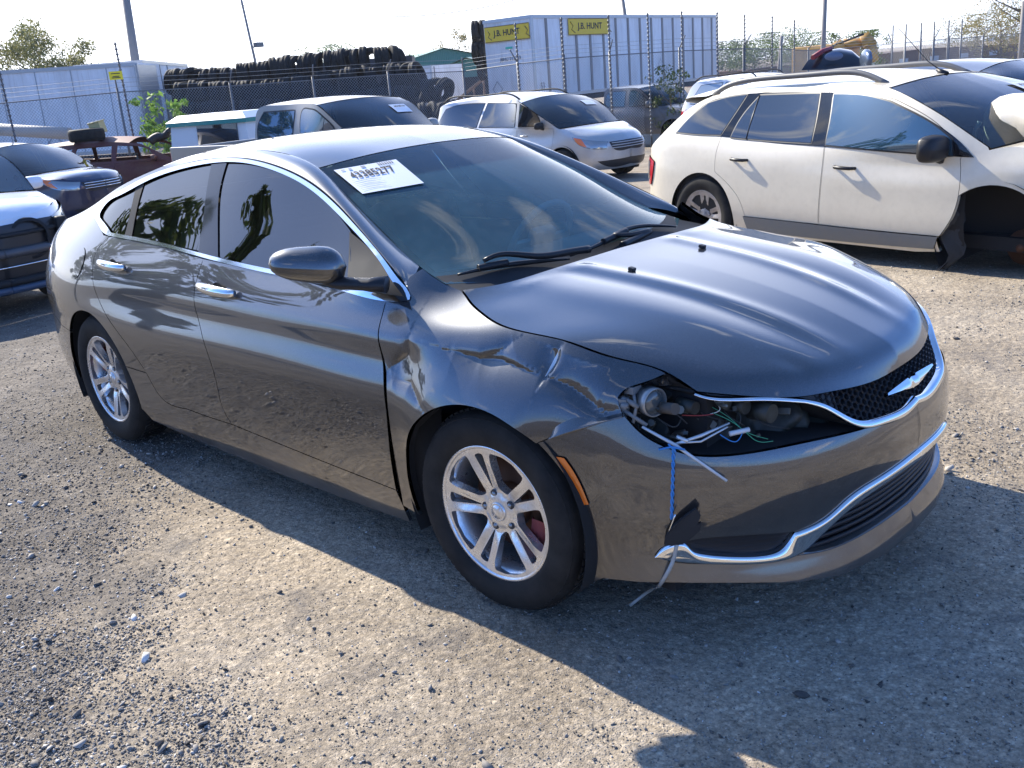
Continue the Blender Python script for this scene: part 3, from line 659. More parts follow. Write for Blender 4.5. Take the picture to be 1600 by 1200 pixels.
# loose crushed stone: thousands of small angular pieces, denser close to the camera
def stones():
    bm = bmesh.new(); bmesh.ops.create_icosphere(bm, subdivisions=1, radius=1); V0 = np.array([tuple(v.co) for v in bm.verts]); F0 = np.array([[v.index for v in f.verts] for f in bm.faces]); bm.free()
    rg = np.random.default_rng(5); temps = []
    for k in range(14):
        d = rg.normal(size=(7, 3)); d /= np.linalg.norm(d, axis=1)[:, None]; V = V0*(rg.random((len(V0), 1))*.35+.8)
        for q in d: t = V @ q; V = V-np.clip(t-rg.uniform(.30, .60), 0, 9)[:, None]*q
        temps.append(V*np.array([1, rg.uniform(.6, .95), rg.uniform(.28, .55)]))
    P = []; S_ = []
    def cover(n, smin, smax, lo, hi, bias=1., mn=.05):
        px = rg.uniform(-260, 1860, n); py = rg.uniform(lo, hi, n); D = cf+cr*((px-800)/FPX)[:, None]-cu*((py-600)/FPX)[:, None]; D = D[D[:, 2] < -.03]
        z = np.zeros(len(D))
        for _ in range(12): Q = CAM+D*((z-CAM[2])/D[:, 2])[:, None]; z = gz(Q[:, 0], Q[:, 1])
        k = vnoise(Q[:, 0]+50, Q[:, 1]+50, .8, 9)*.6+vnoise(Q[:, 0]+50, Q[:, 1]+50, .25, 10)*.4
        k = k+np.clip(-.30*Q[:, 1]-.42-.26*Q[:, 0], -.20, .25)*1.1+.13*np.clip((Q[:, 1]-.6)*1.2, 0, 1)
        m = (np.hypot(Q[:, 0]-CAM[0], Q[:, 1]-CAM[1]) < 30) & (rg.random(len(Q)) < np.clip((k-.36)*3.2*bias, mn, 1)); Q = Q[m]
        P.extend(Q); S_.extend(smin*(smax/smin)**(rg.random(len(Q))**2.2))
    cover(110000, .0018, .0055, 240, 1260, 1., .45); cover(210000, .0026, .0085, 240, 1260, 1.1, .05); cover(20000, .004, .011, 240, 1260); cover(16000, .004, .013, 240, 1260); cover(30000, .006, .015, 240, 1260, .62, .02); cover(2200, .012, .030, 300, 1240, .6)
    P_ = np.array(P); S__ = np.array(S_); n = len(P_); print('stones', n)
    rot = rg.uniform(0, 2*math.pi, n); ti = rg.uniform(-.5, .5, (n, 2)); T = rg.integers(0, len(temps), n)
    nv = len(V0); VV = np.empty((n, nv, 3)); z = gh(P_[:, 0], P_[:, 1])
    for k in range(len(temps)):
        m = T == k; V = temps[k][None]*S__[m][:, None, None]; c, s = np.cos(rot[m])[:, None], np.sin(rot[m])[:, None]
        X = V[..., 0]*c-V[..., 1]*s; Y = V[..., 0]*s+V[..., 1]*c; Zz = V[..., 2]+X*ti[m, 0][:, None]+Y*ti[m, 1][:, None]
        VV[m] = np.stack([X+P_[m, 0][:, None], Y+P_[m, 1][:, None], Zz+(z[m]+S__[m]*.22)[:, None]], -1)
    FF = (F0[None]+(np.arange(n)*nv)[:, None, None]).reshape(-1, 3)
    me = bpy.data.meshes.new('loose_gravel'); me.vertices.add(n*nv); me.vertices.foreach_set('co', VV.reshape(-1)); nf = len(FF); me.loops.add(nf*3); me.loops.foreach_set('vertex_index', FF.reshape(-1)); me.polygons.add(nf); me.polygons.foreach_set('loop_start', np.arange(nf)*3); me.polygons.foreach_set('loop_total', np.full(nf, 3)); me.update(calc_edges=True)
    m = nmat('crushed_stone', (.3, .28, .25), .9); g = NG(m); ge = g.n('NewGeometry'); r = ge.outputs['Random Per Island']
    g.setc(g.mix(.6, g.ramp(r, [(.0, (.055, .048, .042)), (.25, (.16, .142, .122)), (.6, (.26, .237, .208)), (.88, (.37, .34, .30)), (.975, (.52, .49, .44)), (1., (.75, .73, .70))]), g.ramp(g.noise(90, 4), [(.3, (.6,)*3), (.7, (1.1,)*3)]), 'MULTIPLY'))
    o = link('loose_gravel', me, m); tag(o, kind='stuff', label='loose crushed grey and tan stone scattered over the yard', cat='gravel')
stones()
# ------------------------------------------------------------------ fence, trailers, tyres, poles
def gp(px, dist):
    """ground point in the direction of a photo column, dist metres away"""
    o, d = ray(px, 150); h = math.hypot(d[0], d[1]); x, y = o[0]+d[0]/h*dist, o[1]+d[1]/h*dist; return Vector((x, y, float(gz(x, y))))
M_GALV = nmat('galvanised', (.17, .175, .18), .6, .4)
M_WIRE = nmat('fence_wire', (.28, .29, .30), .6, .2)
FENCE = [gp(-60, 29), gp(185, 27.5), gp(362, 29), gp(492, 29.5), gp(610, 30), gp(727, 32), gp(812, 30), gp(885, 29), gp(955, 29.5), gp(1063, 30.5), gp(1162, 33), gp(1220, 36), gp(1262, 40), gp(1300, 46)]
def fence(P, name, label, hh=2.72, dia=.085, t=.0042, group=None):
    e = empty(name, tuple(P[0]), 0, label, 'fence', group); O = P[0]
    wire = MB()
    for a, b in zip(P[:-1], P[1:]):
        L = (b-a).length; d = (b-a)/L; n = Vector((-d.y, d.x, 0)).normalized(); k = 0
        def pt(s, z): return a-O+d*s+Vector((0, 0, z))
        for sg in (1, -1):
            s0 = -hh
            while s0 < L:
                p0s, p1s = s0, s0+hh; z0, z1 = 0., hh
                if p0s < 0: z0 = -p0s; p0s = 0
                if p1s > L: z1 = hh-(p1s-L); p1s = L
                if z1 > z0:
                    if sg < 0: A, B = pt(L-p0s, z0), pt(L-p1s, z1)
                    else: A, B = pt(p0s, z0), pt(p1s, z1)
                    w = Vector((0, 0, t)); wn = n*t*.8; wire.add([A+w, B+w, B-w+wn, A-w+wn, B-w-wn, A-w-wn], [(0, 1, 2, 3), (3, 2, 4, 5), (5, 4, 1, 0)])
                s0 += dia
    wire.build('chain_link', M_WIRE, e)
    for i, p in enumerate(P):
        q = p-O; dn = (P[min(i+1, len(P)-1)]-P[max(0, i-1)]).normalized(); n = Vector((dn.y, -dn.x, 0)); n = n if n.dot(Vector((CAM[0], CAM[1], 0))-p) > 0 else -n
        MB().tube([q, q+Vector((0, 0, hh+.1))], .032, 8).build('post', M_GALV, e); MB().tube([q+Vector((0, 0, hh+.05)), q+n*.28+Vector((0, 0, hh+.42))], .018, 6).build('barb_arm', M_GALV, e)
    for k in range(3):
        mb = MB()
        for i in range(len(P)-1):
            a, b = [p-O+Vector((0, 0, hh+.12+.11*k)) for p in (P[i], P[i+1])]; n = Vector((CAM[0], CAM[1], 0))-P[i]; n.z = 0; n.normalize(); mb.tube([a+n*.08*(k+1), b+n*.08*(k+1)], .0045, 4, cap=False)
        mb.build('barbed_wire', M_WIRE, e)
    mb = MB()
    for a, b in zip(P[:-1], P[1:]): mb.tube([a-O+Vector((0, 0, hh)), b-O+Vector((0, 0, hh))], .016, 6, cap=False)
    mb.build('top_rail', M_GALV, e); return e
fence(FENCE, 'chain_link_fence', 'long chain link fence with barbed wire arms in front of the tyres and trailers')
# slim posts with rings of insulators just inside the fence
def ins_post(px, d, h=3.75, tilt=0):
    p = gp(px, d); e = empty('electric_fence_post', tuple(p), 0, None, 'post', 'electric fence posts along the chain link fence'); e.rotation_euler = (0, tilt, 0)
    MB().tube([(0, 0, 0), (0, 0, h)], .022, 6).build('pole', nmat('post_dark', (.05, .055, .06), .5), e); mb = MB()
    z = .35; prof = []
    while z < h: prof += [(.022, z), (.036, z+.004), (.036, z+.034), (.022, z+.038)]; z += .115
    mb.lathe(prof, 8, 'Z')
    mb.build('insulator', nmat('insulator_grey', (.13, .135, .14), .5), e)
    return e
IP = [(8, 26), (196, 25.5), (813, 28.5), (884, 28), (956, 28.5), (1016, 29), (1068, 29.5), (1122, 31), (1164, 33), (1206, 35), (1240, 38)]
for k, (px, d) in enumerate(IP):
    e = ins_post(px, d)
LB = ['leftmost white ringed electric fence post', 'white ringed electric fence post carrying the yellow sign', 'white ringed post in front of the left end of the big white trailer', 'white ringed post below the right yellow lettered sign of the trailer', 'white ringed post just right of the trailer lettering', 'white ringed post at the middle of the long trailer side', 'white ringed post beside the dark bush on the trailer', 'white ringed post at the far right end of the trailer', 'white ringed post left of the distant trees', 'white ringed post above the white van roof', 'rightmost white ringed post by the crossover roof rail']
ips = [o for o in bpy.data.objects if o.name.startswith('electric_fence_post')]
for o, l in zip(ips, LB): o['label'] = l
# yellow warning sign
sp = at(181, 118, 25.3); sg_ = empty('warning_sign', tuple(sp), YAW-math.pi/2+.3, 'small yellow warning sign on the left fence post', 'sign')
MB().box((0, 0, 0), (.30, .012, .19)).build('sign_plate', nmat('sign_yellow', (.85, .68, .02), .5), sg_)
for z_, w_ in ((.045, .2), (-.02, .15), (-.05, .2)): MB().box((0, -.009, z_), (w_, .004, .018)).build('sign_text', M_INK if 'M_INK' in globals() else nmat('black_ink', (.02, .02, .025), .6), sg_)
# ---- trailers
def trailer_paint(n, col):
    m = nmat(n, col, .5); g = NG(m); a = g.ramp(g.noise(.8, 8, .7, g.coord((1, 1, .25))), [(.35, (1,)*3), (.7, (.72, .70, .68))]); b = g.ramp(g.noise(6, 6, .7, g.coord((1.5, 1.5, .12))), [(.5, (1,)*3), (.75, (.75, .72, .68))]); g.setc(g.mix(1., g.mix(1., col, a, 'MULTIPLY'), b, 'MULTIPLY')); return m
M_TR = trailer_paint('trailer_white', (.80, .82, .84)); M_TRB = trailer_paint('trailer_blue_white', (.84, .85, .86)); M_RIB = nmat('trailer_rib', (.22, .21, .205), .5, .3); M_ALU = nmat('trailer_aluminium', (.45, .46, .47), .4, .6)
SIGNY = nmat('sign_panel_yellow', (.72, .50, .03), .5)
def box_trailer(name, label, A, B, z0, z1, depth, ribs, mat, rib_w=.05, rib_mat=None, tilt=0., away=True):
    """A, B: ground ends of the side that faces the camera"""
    A, B = Vector((A[0], A[1], 0)), Vector((B[0], B[1], 0)); L = (B-A).length; d = (B-A)/L; n = Vector((d.y, -d.x, 0))
    if n.dot(Vector((CAM[0], CAM[1], 0))-A) < 0: n = -n
    e = empty(name, (A.x, A.y, float(gz(A.x, A.y))), 0, label, 'trailer'); zg = float(gz(A.x, A.y))
    M = Matrix(((d.x, -n.x, 0), (d.y, -n.y, 0), (0, 0, 1))); e.rotation_euler = (M.to_4x4() @ Matrix.Rotation(tilt, 4, 'Y')).to_euler()
    # local: x along the side, y into the box, z up
    a, b = z0-zg, z1-zg; mb = MB(); mb.box((L/2, depth/2, (a+b)/2), (L, depth, b-a)); mb.build('box_body', mat, e)
    for x in ribs: MB().box((x, -.012, (a+b)/2), (rib_w, .03, b-a-.1)).build('rib', rib_mat or M_RIB, e)
    for z in (a+.06, b-.05): MB().box((L/2, -.008, z), (L+.02, .05, .12)).box((-.008, depth/2, z), (.05, depth+.02, .12)).build('edge_rail', M_ALU, e)
    for x in (0, L): MB().box((x, -.004, (a+b)/2), (.12, .06, b-a)).build('corner_post', M_ALU, e)
    return e, L, a, b
A, B = gp(838, 36), gp(1121, 49.5); L_ = (B-A).length; z0, z1 = .80, 3.68
TB, L, a, b = box_trailer('semi_trailer', 'long white box trailer with yellow lettered signs and dark ribs', A, B, z0, z1, 2.15, [.9+k*1.0 for k in range(15)], M_TR, .14)
def sign(e, txt, w, h, f, parent):
    q = [f(x, y) for x, y in ((0, 0), (w, 0), (w, h), (0, h))]; return q
def wall_sign(par, txt, x0, z0, w, h, face='side', name='company_sign', tw=.6):
    if face == 'side': f = lambda x, z, o=.0: (x0+x, -.035-o, z0+z)
    else: f = lambda x, z, o=.0: (-.035-o, 2.15-(x0+x), z0+z)
    s = MB(); s.add([f(0, 0), f(w, 0), f(w, h), f(0, h), f(0, 0, .02), f(w, 0, .02), f(w, h, .02), f(0, h, .02)], [(4, 5, 6, 7), (0, 1, 5, 4), (2, 3, 7, 6), (1, 2, 6, 5), (3, 0, 4, 7)]); o = s.build(name, SIGNY, par, fix=True)
    flat_text('lettering', txt, 1, nmat('black_ink', (.02, .02, .025), .6), lambda x, y: f(w*(1-tw)/2+x*w*tw, h*.24+y*h*.5, .026), o, font_bold=True)
    for zz in (0, h-.03): m_ = MB(); m_.add([f(0, zz, .023), f(w, zz, .023), f(w, zz+.03, .023), f(0, zz+.03, .023)], [(0, 1, 2, 3)]); m_.build('sign_border', nmat('sign_border_brown', (.25, .16, .03), .6), o)
    for xx in (.12, w-.12-.12*w*.2):
        m_ = MB(); m_.tube([f(xx+.0, h*.8, .025), f(xx+.06*w, h*.55, .025), f(xx+.02*w, h*.35, .025), f(xx+.10*w, h*.15, .025)], .018, 5); m_.build('sign_scroll', nmat('sign_border_brown', (.25, .16, .03), .6), o)
    return o
# end face: x runs from the far left edge (2.55) to the corner
wall_sign(TB, 'J.B. HUNT', .06, b-.78, 2.0, .55, 'end'); wall_sign(TB, 'J.B. HUNT', 2.35, b-.72, 3.0, .6, 'side')
fE = lambda x, z: (-.03, 2.55-x, z)
inkm = nmat('grey_ink', (.30, .31, .33), .6)
flat_text('trailer_number', 'JBHU 212339', 1, nmat('black_ink', (.02, .02, .025), .6), lambda x, y: (-.032, 2.15-(.65+x*.95), b-1.50+y*.17), TB)
MB().box((-.02, 2.15-1.1, b-1.02), (.03, .3, .07)).build('green_badge', nmat('badge_green', (.05, .45, .32), .5), TB)
flat_text('trailer_number', '53', 1, nmat('black_ink', (.02, .02, .025), .6), lambda x, y: (.28+x*.25, -.04, a+.32+y*.25), TB)
def diamond(par, x, z, s, face='side'):
    mb = MB(); P = []
    for k in range(4):
        t = k*math.pi/2; r0, r1 = s, s*.84
        for r in (r0, r1): P.append((x+r*math.cos(t)*.8, -.040, z+r*math.sin(t)) if face == 'side' else (-.035, 2.15-(x+r*math.cos(t)*.8), z+r*math.sin(t)))
    mb.add(P, [(2*k, (2*k+2) % 8, (2*k+3) % 8, 2*k+1) for k in range(4)]); return mb.build('placard_diamond', inkm, par)
diamond(TB, .45, a+.45, .30, 'end'); diamond(TB, 9.6, a+.85, .28)
MB().box((L*.5, .35, a-.12), (L*.96, .5, .2)).box((2.3, 1.2, a-.6), (2.6, .3, .5)).build('chassis', M_DARK if 'M_DARK' in globals() else None, TB)
for x in (11.8, 13.1):
    mb = MB(); mb.lathe([(0, 0), (.5, 0), (.52, .1), (.5, .28), (0, .28)], 20, c=(x, .05, -0.0+.5)); mb.build('trailer_wheel', M_TYRE, TB)
for z in (b-.25, b-.95, b-1.7): MB().tube([(L, .1, z), (L+.25, .1, z)], .05, 6).build('door_hinge', M_ALU, TB)
# the leaning trailer at far left
A, B = gp(-260, 41), gp(217, 36.5)
TL_, L, a, b = box_trailer('trailer', 'pale blue-white box trailer leaning behind the fence at far left', A, B, .40, 3.35, 2.5, [], M_TRB, tilt=R(1.2))
n_ = int(L/1.22)
for k in range(1, n_+1): MB().box((L-k*1.22+.2, -.006, (a+b)/2), (.025, .02, b-a-.2)).build('panel_seam', nmat('seam_grey', (.33, .35, .37), .6), TL_)
for k, x in enumerate((L-3.2, L-5.7, L-6.9)): diamond(TL_, x-5.5*0, a+.45, .34)
MB().box((L*.5, .3, a-.2), (L*.9, .4, .3)).build('chassis', M_DARK, TL_)
for x, z, w_ in ((L-8.4, b-1.25, 1.0), (L-10.2, b-1.2, 1.3), (L-8.3, a+1.2, 1.3), (L-6.5, a+1.25, .6)): MB().box((x, -.012, z), (w_, .008, .03)).build('scrape_mark', inkm, TL_)
MB().box((L+.01, .95, (a+b)/2), (.03, 2.2, b-a-.1)).build('end_door', M_ALU, TL_)
# open dark trailer beside it
A, B = gp(236, 41), gp(262, 42.5)
T3, L, a, b = box_trailer('open_trailer', 'open white trailer with dark inside beside the leaning one', gp(232, 40), gp(300, 47), .8, 3.35, 2.5, [1.2, 2.4, 3.6], M_TR)
MB().box((.72, -.02, (a+b)/2-.1), (1.35, .03, b-a-.35)).build('opening_shade', M_DARK, T3)  # flat dark slab painted as the shaded inside; the box is closed
# ---- tyre wall
def tyre_mesh(Rt=.50, w=.27):
    h = w/2; Ri = Rt*.55; prof = [(Ri, -h*.7), (Ri+.02, -h), (Rt*.8, -h*1.08), (Rt*.95, -h*.95), (Rt, -h*.7), (Rt, -.02), (Rt-.02, 0), (Rt, .02), (Rt, h*.7), (Rt*.95, h*.95), (Rt*.8, h*1.08), (Ri+.02, h), (Ri, h*.7), (Ri+.05, 0)]
    mb = MB(); mb.lathe(prof, 22, close=True); return mb
tm = tyre_mesh().build('scrap_tyre', M_TYRE); me_t = tm.data; tm_used = False
def rowpts(px0, px1, d0, d1, z, n, jit=.04):
    A, B = gp(px0, d0), gp(px1, d1)
    for k in range(n):
        t = (k+.5)/n; p = A.lerp(B, t); yield p, (B-A).normalized(), t
rg = random.Random(4); cnt = 0; base_h = -.35
row = 'top row'
def put_tyre(p, dir_, z, lean=0, flat=False, s=1., yawj=.15):
    global cnt, tm_used
    if not tm_used: o = tm; tm_used = True
    else: o = tm.copy(); COL.objects.link(o)
    o.location = (p.x, p.y, z); a = math.atan2(dir_.y, dir_.x)-math.pi/2
    o.rotation_euler = (lean, 0, a+rg.uniform(-yawj, yawj)) if not flat else (math.pi/2, rg.random()*6, a); o.scale = (s,)*3; cnt += 1
    tag(o, 'worn black tyre in the %s of the tyre wall behind the fence' % row, 'tyre', 'tyres in the %s of the wall' % row); return o
for (p0, p1, d0, d1, z, n, skip) in ((268, 636, 41, 39, 2.62, 34, 'top row'), (275, 655, 40.2, 38.2, 1.92, 35, 'second row'), (282, 660, 39.4, 37.4, 1.10, 34, 'third row'), (272, 668, 38.6, 36.6, .28, 34, 'lower row'), (272, 668, 38.0, 36.1, -.5, 32, 'bottom row')):
    row = skip
    for p, d, t in rowpts(p0, p1, d0, d1, z, n):
        sag = .18*math.sin(t*7+z)+rg.uniform(-.06, .06); put_tyre(p, d, z+sag*.5+(-.14 if z > 2 and t < .3 else 0), rg.uniform(-.18, .18), s=rg.uniform(.92, 1.06), yawj=(.2 if rg.random() < .8 else 1.4))
row = 'slumping right end'
for p0, p1, d0, d1, z, n in ((640, 662, 38, 37, 2.0, 2), (655, 700, 37, 36.4, 1.35, 4), (655, 712, 36, 35.6, .55, 5), (655, 700, 35.2, 35, -.05, 4)):
    for p, d, t in rowpts(p0, p1, d0, d1, z, n): put_tyre(p, d, z, rg.uniform(-.5, .5), yawj=1.2)
for p0, p1, d0, z, n in ((746, 768, 42, 3.5, 2), (746, 766, 42, 2.75, 2), (752, 772, 42, 2.1, 2)):
    for p, d, t in rowpts(p0, p1, d0, d0, z, n): o = put_tyre(p, d, z, 0, yawj=.3); o['label'] = 'black tyre in the small pile beside the left end of the long trailer'; o['group'] = 'tyres piled beside the long trailer'
# dark flatbed sides the tyres rest on
e = empty('tyre_rack', tuple(gp(450, 42.5)), 0, 'dark rusted container wall behind the stacked tyres', 'container'); A, B = gp(262, 43.4)-e.location, gp(650, 41.6)-e.location
d = (B-A).normalized(); n = Vector((-d.y, d.x, 0)); n = n if n.dot(Vector((cf[0], cf[1], 0))) > 0 else -n
def slab(A, B, z0, z1, t, mat, name, par):
    MB().add([A+Vector((0, 0, z0)), B+Vector((0, 0, z0)), B+n*t+Vector((0, 0, z0)), A+n*t+Vector((0, 0, z0)), A+Vector((0, 0, z1)), B+Vector((0, 0, z1)), B+n*t+Vector((0, 0, z1)), A+n*t+Vector((0, 0, z1))], [(0, 1, 5, 4), (1, 2, 6, 5), (2, 3, 7, 6), (3, 0, 4, 7), (4, 5, 6, 7), (3, 2, 1, 0)]).build(name, mat, par, fix=True)
slab(A, B, .1, 3.85, 2.2, nmat('rack_dark', (.05, .052, .055), .7), 'rack_wall', e)
for t in np.linspace(.03, .97, 9): q = A.lerp(B, t); MB().box(q+Vector((0, 0, 1.4))-n*.05, (.1, .1, 2.7)).build('rack_post', M_TRIM, e)
# ---- poles and wires
def upole(px0, py0, px1, py1, d, r, label, name='utility_pole', mat=None):
    """a pole seen between two pixels, at distance d"""
    a, b = Vector(at(px0, py0, d)), Vector(at(px1, py1, d)); g = gp(px1, d); k = (g.z-b.z)/(b.z-a.z) if b.z > g.z else 0; foot = b+(b-a)*k; top = a+(a-b)*.15
    e = empty(name, tuple(foot), 0, label, 'pole'); MB().tube([Vector((0, 0, 0)), top-foot], [r*1.15, r*.85], 10).build('pole_shaft', mat or nmat('weathered_pole', (.24, .22, .20), .8), e); return e, foot, top
e, f_, t_ = upole(197, 0, 213, 105, 45, .19, 'tall weathered wooden pole behind the leaning trailer')
e2, f2, t2 = upole(377, 0, 397, 88, 70, .09, 'thin leaning pole with a flood lamp above the tyre wall'); q = Vector(at(404, 70, 70))-f2; MB().box(q, (.5, .5, .3)).tube([Vector(at(394, 75, 70))-f2, q], .05, 6).build('flood_lamp', M_GALV, e2)
for dx in (-9, 0, 8):
    MB().tube([Vector(at(375+dx, -40, 69)), Vector(at(380+dx, 30, 69))], .012, 4).build('hanging_cable', M_TRIM, e2) if False else None
upole(973, 0, 978, 34, 60, .13, 'dark pole rising behind the long white trailer'); upole(1289, 0, 1286, 80, 55, .13, 'dark pole behind the white crossover roof'); upole(1599, 14, 1594, 95, 60, .12, 'thin pole at the right edge'); upole(1221, 62, 1218, 100, 50, .09, 'short leaning post among the distant trees', 'post')
w_ = MB(); P = [Vector(at(x, y, 80)) for x, y in ((560, 26), (650, 25), (710, 19), (768, 9), (830, -8))]; w_.tube(spl(np.array(P), n=24), .03, 5); o = w_.build('overhead_wire', M_TRIM); tag(o, 'thin overhead wire sagging across the white sky', 'wire')
w_ = MB(); P = [Vector(at(x, y, 72)) for x, y in ((330, -6), (360, 2), (392, 12))]; w_.tube(P, .02, 5); tag(w_.build('overhead_wire', M_TRIM), 'short overhead wire at the thin leaning pole', 'wire')
# ---- sheds and small far things
def shed(name, label, cat, foot, ax, w, dep, h, ridge, wall, roof, rz=None):
    e = empty(name, tuple(foot), ax, label, cat); MB().add([(-w/2, 0, 0), (w/2, 0, 0), (w/2, dep, 0), (-w/2, dep, 0), (-w/2, 0, h), (w/2, 0, h), (w/2, dep, h), (-w/2, dep, h), (-w/2+w*.5, 0, ridge), (-w/2+w*.5, dep, ridge)], [(0, 1, 5, 8, 4), (1, 2, 6, 5), (2, 3, 7, 9, 6), (3, 0, 4, 7)]).build('wall', wall, e, fix=True)
    k = .3; MB().add([(-w/2-k, -k, h-.08), (0, -k, ridge+.06), (0, dep+k, ridge+.06), (-w/2-k, dep+k, h-.08), (w/2+k, -k, h-.08), (w/2+k, dep+k, h-.08)], [(0, 1, 2, 3), (1, 4, 5, 2)]).build('roof', roof, e, fix=True); return e
GREEN = nmat('green_cladding', (.07, .20, .16), .6); GREENR = nmat('green_roof', (.16, .30, .26), .5); g_ = NG(GREEN); wv = g_.n('TexWave', Scale=2.2, wave_type='BANDS'); g_.l(g_.coord(), wv.inputs['Vector']); g_.bump(wv.outputs['Fac'], .4, .05)
SH = shed('warehouse', 'green metal warehouse between the tyre wall and the long trailer', 'building', gp(700, 78), YAW-math.pi/2+.30, 11, 22, 4.0, 5.2, GREEN, GREENR)
MB().box((2.2, -.03, 1.5), (2.4, .06, 3.0)).build('door', M_DARK, SH)
SH2 = shed('lean_to', 'dark open green lean-to beside the warehouse', 'building', gp(735, 66), YAW-math.pi/2-.25, 5.0, 8, 3.4, 4.1, GREEN, GREENR); MB().box((.3, -.03, 1.6), (3.6, .06, 2.6)).build('opening', M_DARK, SH2)  # the opening is a dark slab coloured as the shade inside
T4, L, a, b = box_trailer('box_truck', 'small white box truck body beside the end of the tyre wall', gp(648, 50), gp(678, 49), .3, 2.5, 2.2, [.8, 1.6], M_TR)
e = empty('conveyor', tuple(gp(722, 44)), 0, 'rusty sloping conveyor frame left of the long trailer', 'machine'); 
for y0 in (0, .5, 1.0): MB().tube([Vector(at(700, 168, 44+y0))-e.location, Vector(at(762, 118, 44+y0))-e.location], .07, 6).build('frame_beam', nmat('rusty_steel', (.16, .10, .07), .8), e)
for px, py in ((706, 160), (722, 150), (740, 135), (755, 122)): q = Vector(at(px, py, 44.3))-e.location; MB().tube([q, (q.x, q.y, 0)], .05, 6).build('frame_leg', nmat('rusty_steel', (.16, .10, .07), .8), e)
# excavator arm beyond the crossover
YEL = grimy('machine_yellow', (.50, .27, .04), .5, 0, .2, dirt=(.14, .09, .05), amt=.5, scale=.8)
D = 62; e = empty('excavator', tuple(gp(1330, D)), 0, 'yellow excavator with its arm folded above the crossover roof', 'excavator'); O = e.location
def seg(p, q, w0, w1, name, mat=YEL, dd=0): 
    A, B = Vector(at(*p, D+dd))-O, Vector(at(*q, D+dd))-O; MB().tube([A, B], [w0, w1], 4, flat=.6).build(name, mat, e)
seg((1278, 92), (1318, 70), .6, .65, 'boom'); seg((1318, 70), (1352, 66), .55, .42, 'boom'); seg((1350, 53), (1359, 72), .5, .8, 'dipper_arm'); seg((1357, 68), (1368, 96), .8, .35, 'dipper_arm'); seg((1300, 72), (1350, 53), .10, .10, 'ram', M_TRIM, -.6)
MB().box(Vector(at(1290, 100, D+1))-O, (3.2, 2.6, 2.2), bev=.2).build('cab', YEL, e); MB().box(Vector(at(1290, 112, D+1))-O-Vector((0, 0, .8)), (4, 3, 1.2), bev=.3).build('tracks', M_TRIM, e)
# fences far right
FR = [gp(1300, 46), gp(1390, 45), gp(1410, 44), gp(1435, 45), gp(1455, 44), gp(1478, 46), gp(1530, 52), gp(1640, 60)]
fence(FR, 'chain_link_fence', 'far chain link fence with many posts at the right', dia=.16, t=.006)
for px in (1391, 1411, 1434, 1454, 1476, 1496): 
    p = gp(px, 42.5); MB().tube([(p.x, p.y, p.z), (p.x, p.y, p.z+3.4)], .03, 8).build('fence_pole', M_GALV); o = bpy.data.objects[-1] if False else [k for k in bpy.data.objects if k.name.startswith('fence_pole')][-1]; tag(o, 'grey steel pole in the row of poles by the right fence', 'post', 'steel poles by the right fence')
# brown stored rows behind (far buildings) and hills
HB = shed('brick_building', 'long low brown building far beyond the right fence', 'building', gp(1440, 120), YAW-math.pi/2+.35, 46, 12, 1.5, 2.0, nmat('brown_brick', (.17, .10, .07), .9), nmat('brown_roof', (.12, .09, .08), .9))
for k in range(10): MB().box((-20+k*4.3, -.04, .95), (1.2, .05, .5)).build('window', nmat('pale_window', (.45, .47, .48), .4), HB)
def hill(name, prof, d0, col, depth=200):
    """a ridge line seen at pixels, built as a real slope at distance"""
    top = np.array([at(x, y, d0) for x, y in prof]); top = spl(top, n=90); rg_ = np.random.default_rng(len(prof)+int(d0)); top[:, 2] += (rg_.random(90)-.5)*d0*.0016
    o_ = top-np.array([CAM[0], CAM[1], 0]); G = []
    for t in np.linspace(0, 1, 7): q = np.array([CAM[0], CAM[1], 0])+o_*[1-.45*(1-t), 1-.45*(1-t), 0]; q[:, 2] = -2+(top[:, 2]+2)*t**1.6; G.append(q)
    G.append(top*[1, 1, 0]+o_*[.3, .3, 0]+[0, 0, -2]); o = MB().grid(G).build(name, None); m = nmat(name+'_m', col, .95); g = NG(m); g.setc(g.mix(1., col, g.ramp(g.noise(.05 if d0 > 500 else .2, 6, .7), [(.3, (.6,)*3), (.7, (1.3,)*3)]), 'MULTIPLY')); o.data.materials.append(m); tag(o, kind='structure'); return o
hill('hills', [(1300, 96), (1380, 84), (1440, 76), (1500, 67), (1560, 58), (1620, 50), (1720, 44), (1900, 36)], 1250, (.10, .14, .20))  # bluish distance haze is partly mixed into the hill colours
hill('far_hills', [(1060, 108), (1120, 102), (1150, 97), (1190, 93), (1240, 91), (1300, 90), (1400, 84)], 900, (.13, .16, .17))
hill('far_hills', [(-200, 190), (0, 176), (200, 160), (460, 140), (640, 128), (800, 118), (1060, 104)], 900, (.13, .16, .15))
# ---- trees and plants
def leafmat(n, cols):
    m = nmat(n, cols[0], .7); g = NG(m); ge = g.n('NewGeometry'); g.setc(g.ramp(ge.outputs['Random Per Island'], [(k/(len(cols)-1), c) for k, c in enumerate(cols)])); g.b.inputs['Transmission Weight'].default_value = 0
    tr = g.n('BsdfTranslucent'); g.l(g.b.inputs['Base Color'].links[0].from_socket, tr.inputs[0]); mx = g.n('MixShader'); mx.inputs[0].default_value = .35; g.l(g.b.outputs[0], mx.inputs[1]); g.l(tr.outputs[0], mx.inputs[2]); g.l(mx.outputs[0], g.N['Material Output'].inputs[0]); return m
LG = leafmat('leaf_green', [(.05, .09, .02), (.10, .15, .035), (.16, .19, .06)]); LY = leafmat('leaf_autumn', [(.12, .13, .04), (.22, .19, .06), (.30, .22, .08)]); LD = leafmat('leaf_dark', [(.03, .05, .02), (.06, .09, .03)]); LL = leafmat('leaf_lime', [(.10, .20, .03), (.20, .34, .06), (.30, .42, .10)])
